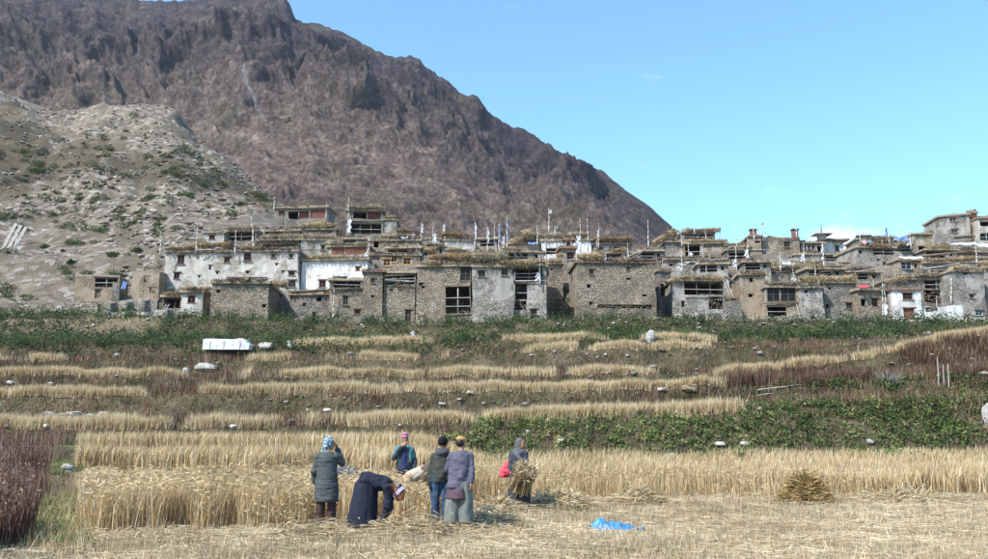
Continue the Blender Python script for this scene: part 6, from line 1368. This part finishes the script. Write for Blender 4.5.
# ------------------------------------------------------------------ poles, flags, clutter
POLEM = M_simple('pale_pole_wood', (0.46, 0.44, 0.41), 0.25, 2.5)
def flagpole(px, yt, yb, Y, flag, label, lean=0.0, group=None, r=0.085):
    b_ = P(px, yb, Y); t_ = P(px, yt, Y); h = t_[2] - b_[2]
    T = thing('flag_pole', label, 'pole', tuple(b_), 0, group)
    top = v3(lean * h, 0, h); mb = MB(); n = 5
    pts = [top * k / n + v3(.04 * math.sin(k * 2 + px), 0, 0) * (0 < k < n) for k in range(n + 1)]
    pts[0] = pts[0] - v3(0, 0, .6)
    for k in range(n): mb.rod(pts[k], pts[k + 1], r * (1 - .12 * k), r * (1 - .12 * (k + 1)))
    mb.build('pole', POLEM, T, True)
    if flag:
        mt_ = {'w': WCLOTH, 'b': BLUEC, 'r': REDC}[flag[0]]; f0, f1, wd = {'l': (.3, .95, .22), 's': (.78, .95, .4), 'm': (.5, .9, .28), 'k': (.1, .45, .5)}[flag[1]]
        nz_ = 14; G = np.zeros((nz_, 5, 3)); sgn = 1 if hash(px) % 2 else -1
        for i in range(nz_):
            t = f0 + (f1 - f0) * i / (nz_ - 1)
            for j in range(5):
                u = j / 4; G[i, j] = top * t + v3(sgn * u * wd * (1 + .25 * math.sin(i * 1.1 + px)), .10 * math.sin(i * .9 + j * 1.5 + px), -.16 * u * wd * (2 + math.sin(i)))
        mb = MB(); mb.grid(G); mb.build('flag', mt_, T, True)
    return T
FP = [(160.5, 231, 252, 122, '', 'thin bare pole at the left front corner of the white house', -.05),
      (196, 228, 250, 123, 'ws', 'pole with white rag rising from the bushy straw on the white house', .02),
      (235, 231, 252, 122.5, '', 'pale post in front of the dark rooftop shed', 0), (254, 217, 250, 124, '', 'leaning bleached pole with forked tip right of the dark rooftop shed', -.12),
      (252.5, 229, 240, 137.5, '', 'short post at the right end of the dark rooftop shed', .05),
      (274, 197, 208, 157, '', 'thin pole above the pale wall of the highest left house', 0), (326, 203, 217, 157.5, '', 'white post at the right end of the highest left house', 0),
      (347.5, 197, 236, 146.5, 'wk', 'tall pole at the left corner of the open two-storey house', .01), (368.5, 238, 262, 130, 'wk', 'white-wrapped post beside the dark-fronted house with straw heaps', 0),
      (363.5, 256, 280, 124, 'ws', 'short pole with white rag at the right end of the bright white wall', .02),
      (421, 222, 243, 143, 'wm', 'thin pole with pale rag left of the pale box house', 0), (433, 222, 243, 143, 'wk', 'pole with white cloth knot left of the pale box house', 0),
      (444.5, 222, 240, 141, 'wm', 'pole with long white flag at the left corner of the pale box house', .03), (413, 234, 246, 142, 'wk', 'short pole with tattered white cloth over the cream house', .1),
      (475, 222, 246, 138, 'wl', 'pole with white flag at the right corner of the pale box house', 0), (487.5, 227, 250, 136, 'wl', 'pale thick pole before the ridge-tented house', 0),
      (494.5, 222, 245, 137, '', 'thin pole behind the ridge-tented house', 0), (499, 224, 250, 135, 'bl', 'pole with bluish flag right of the ridge-tented house', 0),
      (507, 217, 250, 135, 'bl', 'tallest pole with blue-white flag at the left end of the long high straw bank', 0), (504, 235, 254, 132, 'wl', 'short pole wrapped in bright white cloth above the centre house', .02),
      (537.5, 225, 242, 137, '', 'thin pole on the long high straw bank', 0), (549, 208, 230, 137, 'ws', 'thin pole with slanting white pennant on the long high straw bank', 0),
      (555, 226, 232, 136.8, 'ws', 'short stick with rag beside the slanting pennant', 0), (545.5, 238, 252, 136.5, '', 'short pole in front of the long white-fronted house', 0),
      (580.5, 218, 248, 133, 'wk', 'tall white-footed pole behind the narrow shrine house', 0), (588, 219, 248, 134, '', 'darker tall pole next to the white-footed pole', 0), (598.5, 228, 246, 135, 'wm', 'pole with white flag over the shaded flat roof', .05),
      (606, 253, 262, 117, 'wk', 'short white post on the roof of the big square house', 0), (648.5, 220, 246, 134, '', 'tall thin pole at the left of the slanting straw heap', 0), (628, 243, 256, 125, '', 'short bleached pole behind the big square house', 0),
      (672.5, 218, 230, 146, '', 'thin stick at the foot of the mountain slope on the skyline', 0), (682, 231, 243, 137.6, 'ws', 'leaning white pole at the left of the dark brush-roofed top house', -.08), (694.5, 224, 231, 147, '', 'thin stick above the dark brush roof', 0),
      (706.5, 231, 240, 146.5, '', 'leaning white post on the dark brush-roofed top house', -.12), (682, 251, 271, 127, 'wk', 'bright white post in front of the low grey railed house', 0), (689, 243, 258, 137, 'wk', 'stout white post of the straw-eaved open house', -.02),
      (703, 244, 259, 137, '', 'pale timber post at the middle of the straw-eaved open house', 0), (737, 227, 244, 134, '', 'dark leaning upper pole by the dim jumbled house', -.08), (736.5, 246, 269, 127, 'wk', 'white-wrapped lower post by the dim jumbled house', 0),
      (748.5, 233, 262, 132, 'wk', 'pole with white rag at the left corner of the skyline house', 0), (754, 224, 238, 147, '', 'thin stick on the brown gabled wing', -.03), (763, 222, 238, 149, 'ws', 'thin stick with small pennant over the skyline house', -.03),
      (796.5, 218, 235, 148, '', 'tall thin pole on the stone pillar of the skyline house', 0), (780.5, 252, 268, 128.5, '', 'pale post before the recess of the skyline house', 0), (804.5, 244, 262, 140, 'wk', 'white post left of the shrine porch', 0),
      (824, 243, 266, 131, 'wl', 'thick post wrapped in white cloth below the skyline shrine', 0), (816, 266, 284, 121, '', 'short pole in the shaggy straw of the rough grey house', 0), (796.5, 269, 284, 117, 'wk', 'white plank pole leaning over the posted verandah house', -.22),
      (860, 226, 240, 141.5, '', 'thin dark pole at the left of the blue-draped storey', 0), (890.5, 225, 249, 137, 'bm', 'leaning tall pole with bluish flag at the blue-draped storey', -.10), (910.8, 230, 246, 141, 'wk', 'white pole between the blue-draped storey and the pale tan cube', 0),
      (977, 247, 262, 128, '', 'pale post in front of the sheet-roofed house', 0), (883, 283, 318, 114, 'wk', 'bleached timber leaning before the low brown house', .05), (887.5, 284, 318, 114.2, '', 'second bleached timber leaning before the low brown house', -.05),
      (951, 278, 300, 115.5, '', 'leaning timber at the right end of the wood-store house', .12), (540, 259, 282, 113.0, 'wk', 'bright white square post on the narrow stone house', 0), (333, 289, 320, 113.1, '', 'stout pale post built into the stone house with open loft', 0),
      (16.5, 219, 244, 150, '', 'lone grey post standing upright on the scree at the left edge', 0)]
for a_ in FP: flagpole(*a_)
def planks(name, label, pts, r, mat, cat='planks'):
    o_ = v3(*pts[0][0]); T = thing(name, label, cat, tuple(o_))
    for a_, b_ in pts:
        d = v3(*b_) - v3(*a_); mb = MB(); L = np.linalg.norm(d); d /= L; u = unit(np.cross(d, v3(0, 1, 0))); v = np.cross(d, u)
        mb.box(((v3(*a_) + v3(*b_)) / 2 - o_), (r * 2, r * .5, L), M=np.stack([u, v, d], 1)); mb.build('plank', mat, T)
    return T
a0 = hit(2, 249, 100)
planks('plank_stack', 'three grey planks leaning on the scree at the far left edge', [(a0 + v3(.9 * k, 0, -.3), a0 + v3(1.6 + .9 * k, .8, 4.6 - .3 * k)) for k in range(3)], .28, WOODG)
# chorten on the hill top
h_ = hit(157, 104, 150); T = thing('cairn', 'small whitish cairn on the highest point of the rocky hill', 'cairn', tuple(h_ - v3(0, 0, .2)))
mb = MB(); mb.box((0, 0, .6), (1.9, 1.9, 1.2), taper=.85); mb.build('plinth', LIME2, T); mb = MB(); mb.box((0, 0, 1.6), (1.2, 1.2, .8), taper=.8); mb.build('dome', WHITE, T); mb = MB(); mb.rod((0, 0, 2.0), (0, 0, 3.1), .2, .05); mb.build('finial', ROCKM, T)
# white covered stack
p0 = hit(229, 351, 60); k = p0[1] / FPX
T = thing('covered_stack', 'long white plastic-covered stack standing alone on the upper terrace at the left', 'covered stack', tuple(p0))
L_, D_, Hh_ = 46 * k, 2.2, 11 * k
nx, nv_ = 40, 16; G = np.zeros((nx, nv_, 3))
for i in range(nx):
    x = (i / (nx - 1) - .5) * L_; e = 1
    prof = [(-.56, 0), (-.54, .3), (-.52, .62), (-.50, .86), (-.47, .97), (-.2, 1.0), (0, 1.0), (.2, 1.0), (.47, .97), (.50, .86), (.52, .62), (.54, .3), (.56, 0)]
    pr_ = np.array(prof); tt = np.linspace(0, len(prof) - 1, nv_); yy = np.interp(tt, range(len(prof)), pr_[:, 0]); zz = np.interp(tt, range(len(prof)), pr_[:, 1])
    sag = 1 + .03 * math.sin(i * .22)
    G[i, :, 0] = x + .04 * vnoise(zz * 9, i * .7, 0, 1); G[i, :, 1] = yy * D_ * e + .04 * vnoise(x * 1.2 + zz * 3, zz * 4, yy, 2); G[i, :, 2] = zz * Hh_ * sag * (1 - .55 * min(1, max(0, (x / L_ + .5 - .86) / .14))) + .05 * vnoise(x * 1.5, yy * 4, 0, 12) * zz
mb = MB(); mb.grid(G); mb.grid(np.stack([G[0], G[0] * [1, .02, .9]], 0)[::-1]); mb.grid(np.stack([G[-1], G[-1] * [1, .02, .9]], 0))
mb.build('cover_sheet', M_simple('white_plastic_sheet', (0.52, 0.53, 0.57), .3, 2.0, rough=.5, bs=.5, bd=.04, bscale=4, spec=.4), T)
for x in (-.35, -.05, .3): mb = MB(); mb.box((x * L_, -D_ * .56, Hh_ * .45), (.05, .03, Hh_ * .9)); mb.build('tie', WOODG, T)
# single stones
def rock(name, label, p_, w_, h_, d_=None, mat=ROCKM, seed=0, cat='rock'):
    n, m_ = 11, 8; V, q_, t_ = ell_mesh((0, 0, 0), (1, 1, 1), None, n, m_)
    k = 1 + .4 * fbm(V[:, 0] * 1.3 + seed, V[:, 1] * 1.3, V[:, 2] * 1.3, 3, 601); V = V * k[:, None]; V = np.sign(V) * np.abs(V) ** .8
    V = V * [w_ / 2, (d_ or w_ * .8) / 2, h_ / 2] + [0, 0, h_ * .35]
    o = link(name, mesh_np(name, V, [np.array(q_), np.array(t_)]), mat, None, label, cat); o.location = tuple(p_); return o
def rk(px, py, wp, hp, label, mat=ROCKM, y0=20, **kw):
    g = hit(px, py, y0); k = g[1] / FPX; return rock('rock', label, g, wp * k, hp * k, mat=mat, seed=px * .37, **kw)
WST = M_simple('whitish_stone', (0.36, 0.34, 0.31), .25, 3, bd=.04); TST = M_simple('tan_boulder', (0.30, 0.22, 0.14), .25, 1.5, bd=.04)
g = ground_at(66, 491); rock('rock', 'flat pale stone on the green strip left of the barley', g + v3(0, 0, .12), .34, .16, mat=WST, seed=3); rock('rock', 'dark grey stone under the flat pale stone on the green strip', g + v3(.05, .05, -.02), .36, .18, mat=ROCKM, seed=9)
rk(690, 391, 14, 8, 'rounded tan boulder at the end of the long middle grain strip', TST, 50); rk(651, 342, 9, 13, 'upright whitish heaped stone on the upper terrace grain', WST, 60)
rk(266, 350, 14, 7, 'grey block right of the white covered stack', WST, 60); rk(290, 348, 7, 9, 'knobbly pale stone two steps right of the white covered stack', WST, 60)
rk(206, 371, 22, 9, 'broad whitish rubble boulder below the white covered stack', WST, 60); rk(186, 374, 8, 7, 'pale stone left of the broad rubble boulder', WST, 60)
rk(413, 337, 5, 6, 'small white stone below the houses left of centre', WST, 70); rk(973, 376, 10, 14, 'upright pale stone slab on the right bank', WST, 50); rk(958, 368, 7, 5, 'small white stone left of the upright slab on the right bank', WST, 50)
rk(988, 424, 9, 22, 'tall white stone at the right edge above the field', WST, 46)
for i, (px, py, wp, hp) in enumerate([(50, 417, 12, 5), (62, 418, 9, 4), (74, 416, 14, 5), (90, 418, 10, 4), (104, 416, 9, 4), (119, 418, 12, 4)]):
    rk(px, py, wp, hp, ['leftmost pale stone of the low stone row at the left', 'second pale stone of the low stone row', 'widest pale stone of the low stone row', 'fourth pale stone of the low stone row', 'small fifth pale stone of the low stone row', 'rightmost pale stone of the low stone row at the left'][i], WST, 45)
for i, (px, py, wp, hp, lb) in enumerate([(45, 374, 10, 4, 'pale flat stone on the left bank above the low stone row'), (60, 372, 9, 4, 'second pale flat stone on the left bank'), (720, 448, 12, 5, 'light stone at the foot of the leafy field wall'), (745, 447, 9, 5, 'second light stone at the foot of the leafy field wall'),
        (870, 446, 8, 5, 'grey stone in the leaves near the right of the field wall'), (560, 443, 9, 5, 'stone under the leafy wall right of the sheaf carrier'), (832, 318, 14, 6, 'pale rubble stone in front of the rough grey house'), (662, 392, 9, 4, 'little pale stone left of the tan boulder'), (60, 312, 10, 5, 'white stone on the scree left of the lone shed')]):
    rk(px, py, wp, hp, lb, WST if i % 2 == 0 else ROCKM, 46)
# pale dead branches, stakes and sticks on the right bank
g = hit(888, 384, 50); T = thing('dead_bush', 'bleached dead thorn bush on the right bank', 'dead bush', tuple(g)); mb = MB()
for i in range(70):
    a_ = random.random() * 6.28; r_ = random.random(); e = v3(math.cos(a_) * r_ * 1.5, math.sin(a_) * r_, .3 + random.random() * .8); s_ = e * random.uniform(.1, .5); mb.rod(s_, e + v3(0, 0, -.2 * r_), .022, .008, n=4)
mb.build('branches', M_simple('bleached_branches', (0.27, 0.235, 0.21), .2, 4), T)
for px, y0_, y1_, lb in [(939, 358, 388, 'leftmost of the thin pale stakes on the right bank'), (944, 366, 386, 'shorter middle stake on the right bank'), (949, 364, 388, 'rightmost of the thin pale stakes on the right bank'), (858, 346, 356, 'short post where two paths meet on the right hillock'), (12, 351, 360, 'small upright stick on the upper terrace at the left edge')]:
    g = hit(px, y1_, 50); k = g[1] / FPX; T = thing('stake', lb, 'stake', tuple(g)); mb = MB(); mb.rod((0, 0, -.2), (.05, 0, (y1_ - y0_) * k), .04, .03); mb.build('stake_shaft', WOODG, T)
for (xa, ya, xb, yb, lb) in [(756, 402, 783, 396, 'lower of two long sticks lying on the right bank'), (757, 396, 818, 387, 'longer upper stick lying on the right bank')]:
    a_, b_ = hit(xa, ya, 50), hit(xb, yb, 50); b_[1] = a_[1] + 1.5; b_ = P(xb, yb, b_[1]); T = thing('stick', lb, 'stick', tuple(a_ + v3(0, -.3, .3))); mb = MB(); mb.rod((0, 0, 0), b_ - a_ + v3(0, -.3, 0), .05, .03); mb.build('stick_shaft', WOODG, T)
# ladders
def ladder(label, x0, y0, x1, y1, Y, wd=.4):
    a_, b_ = P(x0, y0, Y), P(x1, y1, Y + .6); T = thing('ladder', label, 'ladder', tuple(a_)); d = b_ - a_
    for s_ in (-1, 1): mb = MB(); mb.rod((s_ * wd / 2, 0, 0), d + v3(s_ * wd / 2, 0, 0), .05); mb.build('rail', WOODG, T)
    for i in range(1, 7): mb = MB(); mb.rod(d * i / 7 - v3(wd / 2, 0, 0), d * i / 7 + v3(wd / 2, 0, 0), .035); mb.build('rung', WOODG, T)
ladder('ladder leaning in front of the dark lean-to at the white house corner', 160.5, 316, 168, 304, 112.6)
ladder('ladder at the right end of the long drooping straw verandah', 731, 296, 725, 280, 115.6); ladder('ladder under the posted verandah beside the grey rendered wall', 803, 320, 798, 304, 115.2)
# loose straw heaps on roofs
for px0, px1, py, th, Y, lb in [(382, 395, 216, 0, 147, ''), (462, 478, 228, 0, 150, ''), (380, 396, 236, 4, 140, 'straw clump beside the yellow wooden bay'), (510, 536, 262, 5, 112.8, 'tangled straw spilling over the corner of the tall pale house'), (424, 436, 250, 6, 124, 'round pale straw ball above the bushy corner bundle'),
                                (446, 462, 249.5, 4, 128, 'flat straw heap in front of the pale box house'), (476, 492, 251, 4, 128, 'low tan straw heap before the ridge-tented house'), (556, 563, 255, 5, 118, 'small round straw heap by the narrow shrine house'), (612, 626, 250, 6, 122, 'conical straw heap behind the big square house'), (520, 533, 233, 8, 139, 'highest rounded straw heap on the long high straw bank'),
                                (839, 850, 263, 3, 128, 'thin straw layer below the passage house'), (955, 968, 268, 5, 116, 'thick straw lump at the end of the curved eave'), (977, 988, 263, 5, 127, 'straw lump near the right edge of the village'), (270, 289, 284, 7, 114, 'dry brush and straw heap on the right end of the low tan house')]:
    if th == 0: continue
    a_, b_ = P(px0, py, Y), P(px1, py, Y); T = thing('straw_heap', lb, 'straw heap', tuple(a_)); straw_bank('straw_bundle', T, v3(0, 0, 0), b_ - a_, th * Y / FPX, 1.1)
# timbers over the roofs
tm = [(611, 262, 640, 246, 120), (616, 262, 645, 249, 121), (634, 258, 650, 246, 122), (700, 262, 728, 258, 126), (724, 276, 735, 284, 117), (727, 276, 738, 285, 117.2), (480, 232, 470, 239, 138), (512, 250, 520, 262, 113.5), (516, 250, 528, 262, 113.6), (925, 269, 960, 263, 123), (898, 275, 925, 272, 124),
      (855, 272, 880, 268, 125), (820, 272, 845, 270, 126), (555, 262, 575, 259, 122), (290, 250, 326, 250, 126), (196, 250, 226, 249.5, 122.4), (385, 276, 414, 275, 113.2), (385, 280, 414, 281, 113.2), (665, 262, 690, 268, 126), (690, 262, 672, 272, 126), (772, 262, 800, 261, 133), (850, 283, 880, 282, 120), (940, 244, 975, 240, 140)]
for i, (xa, ya, xb, yb, Y) in enumerate(tm):
    a_, b_ = P(xa, ya, Y), P(xb, yb, Y + .8); o = MB(); o.rod((0, 0, 0), b_ - a_, .09, .06); q_ = o.build('timber', WOODG if i % 2 else WOOD, None, label='bare timber pole laid across a village roof', cat='timber', group='timbers laid over the village roofs'); q_.location = tuple(a_)
# cloths and sheets
def drape(label, px0, px1, y0_, y1_, Y, mat, name='cloth', cat='cloth', depth=.5):
    a_, b_ = P(px0, y0_, Y), P(px1, y1_, Y); w_ = b_[0] - a_[0]; h_ = a_[2] - b_[2]; n = 14; G = np.zeros((n, 8, 3))
    for i in range(n):
        for j in range(8): u, v = i / (n - 1), j / 7; G[i, j] = (u * w_, -depth * v + .08 * math.sin(u * 9 + v * 3), -h_ * v - .1 * math.sin(u * 3.1) + .05 * math.sin(v * 9 + u * 14))
    T = thing(name, label, cat, tuple(a_)); mb = MB(); mb.grid(G); mb.build('sheet', mat, T, True)
drape('bright red cloth drying on the wall of the low brown house', 857.5, 867, 284.5, 287.5, 114.5, REDC); drape('blue cloth hanging beside the lone shed', 123, 127, 281, 289, 117.5, BLUEC)
drape('blue cloth hung under the brush roof left of the leaning tall pole', 866, 871, 239.5, 244, 141, BLUEC); drape('blue cloth hung right of the leaning tall pole', 895, 908, 236.5, 240.5, 141, BLUEC, depth=.2)
drape('pink cloth at the left end of the blue-draped storey', 861, 865.5, 239.5, 244, 141, M_simple('pink_cloth', (.5, .25, .25), .2, 4)); drape('white board over the blue-green shutters', 899, 921, 256.5, 259, 130.4, WCLOTH, 'board', 'board', .7)
drape('grey-blue sheet roof below the topmost house', 946, 975, 242, 246, 143, TINM, 'sheet_roof', 'roof sheet', 1.4); drape('white sheet roof at the right edge under the balconied house', 973, 990, 243.5, 248, 142, WCLOTH, 'sheet_roof', 'roof sheet', 1.4)
drape('white cloth edge on the low house right of the tall open house', 396, 408, 236.5, 239.5, 143, WCLOTH); drape('blue tarpaulin strip under the long high straw bank', 528, 537, 242, 244.5, 138, BLUEC); drape('blue-grey tarpaulin before the recess of the skyline house', 781, 790, 260, 265, 139, TINM)
# finials of the skyline shrine and pillars of the skyline house
pf = P(823, 239, 152); T = thing('shrine_finial', 'small pagoda roof with spire on the skyline shrine', 'finial', tuple(pf)); mb = MB(); mb.box((0, .6, .9), (3.0, 3.0, .22), taper=.6); mb.box((0, .6, .35), (1.2, 1.2, .9)); mb.build('pagoda_roof', WOODG, T); mb = MB(); mb.rod((0, .6, 1.0), (0, .6, 2.6), .16, .03); mb.build('spire', WOOD, T)
for px, lb in ((797, 'right chimney-like pillar on the parapet of the skyline house'), (755, 'left chimney-like pillar on the parapet of the skyline house')):
    pf = P(px, 236, 149.5); T = thing('roof_pillar', lb, 'pillar', tuple(pf)); mb = MB(); mb.box((0, 1.0, .5), (.9, .9, 1.3)); mb.build('shaft', REDP, T); mb = MB(); mb.box((0, 1.0, 1.25), (1.2, 1.2, .18)); mb.build('cap', WOOD, T)
# dry stone walls at the foot of the houses
def stonewall(label, pts, hgt, Y, mat=ST_GREY, thick=.5):
    T = thing('dry_stone_wall', label, 'wall', tuple(P(pts[0][0], pts[0][1], Y))); o0 = P(pts[0][0], pts[0][1], Y); n = 24; mb = MB(); G = np.zeros((n, 8, 3))
    for i in range(n):
        t = i / (n - 1); px = pts[0][0] + (pts[1][0] - pts[0][0]) * t; py = pts[0][1] + (pts[1][1] - pts[0][1]) * t; b_ = P(px, py, Y + .4 * math.sin(i)) - o0; h_ = hgt * (1 + .18 * float(vnoise(i * .7, pts[0][0], 0, 4)))
        for j, (yy, zz) in enumerate([(-.6, -.9), (-.55, .3), (-.5, .7), (-.35, 1.0), (.35, 1.0), (.5, .7), (.55, .3), (.6, -.9)]): G[i, j] = b_ + v3(0, yy * thick, zz * h_ + .05 * float(vnoise(i * 2.1, j, px, 5)))
    mb.grid(G); mb.build('stonework', mat, T)
stonewall('long low rubble wall in front of the lone shed', [(98, 312), (158, 308)], 1.0, 113); stonewall('pale low rubble wall in front of the cream lean-to', [(108, 321), (184, 317)], .9, 110.5, ST_GREYP); stonewall('rubble wall along the foot of the house with open loft', [(292, 327), (385, 326)], 1.0, 110.8, ST_GREY)
stonewall('rubble foot wall under the verandah house', [(672, 322), (726, 322)], 1.0, 111.8, ST_GREYP); stonewall('rubble foot wall under the rough grey houses', [(756, 324), (892, 323)], .6, 111.5, ST_GREY); stonewall('pale yard wall at the foot of the right-hand houses', [(905, 324), (990, 321)], .5, 111.5, LIME2)
stonewall('low rubble wall at the foot of the big square house', [(590, 323), (660, 323)], .7, 111.3, ST_TAN)
# ------------------------------------------------------------------ thin haze in the valley air
mb = MB(); mb.box((0, 300, 399), (4700, 4700, 802)); hz = mb.build('haze', None, kind='stuff')
hm_ = bpy.data.materials.new('haze_air'); hm_.use_nodes = True; nt = hm_.node_tree; nt.nodes.clear()
vo = nt.nodes.new('ShaderNodeVolumePrincipled'); vo.inputs['Color'].default_value = (0.72, 0.82, 1.0, 1); vo.inputs['Density'].default_value = 0.00007; vo.inputs['Anisotropy'].default_value = 0.2
mo = nt.nodes.new('ShaderNodeOutputMaterial'); nt.links.new(vo.outputs[0], mo.inputs['Volume']); hz.data.materials.append(hm_)
print('MTNMAX', float(Zv2.max()), float(Zv2.min()), float(np.abs(Xv).max()), float(Yv2.max()), float(ZZ.min()), float(ZZ.max()))
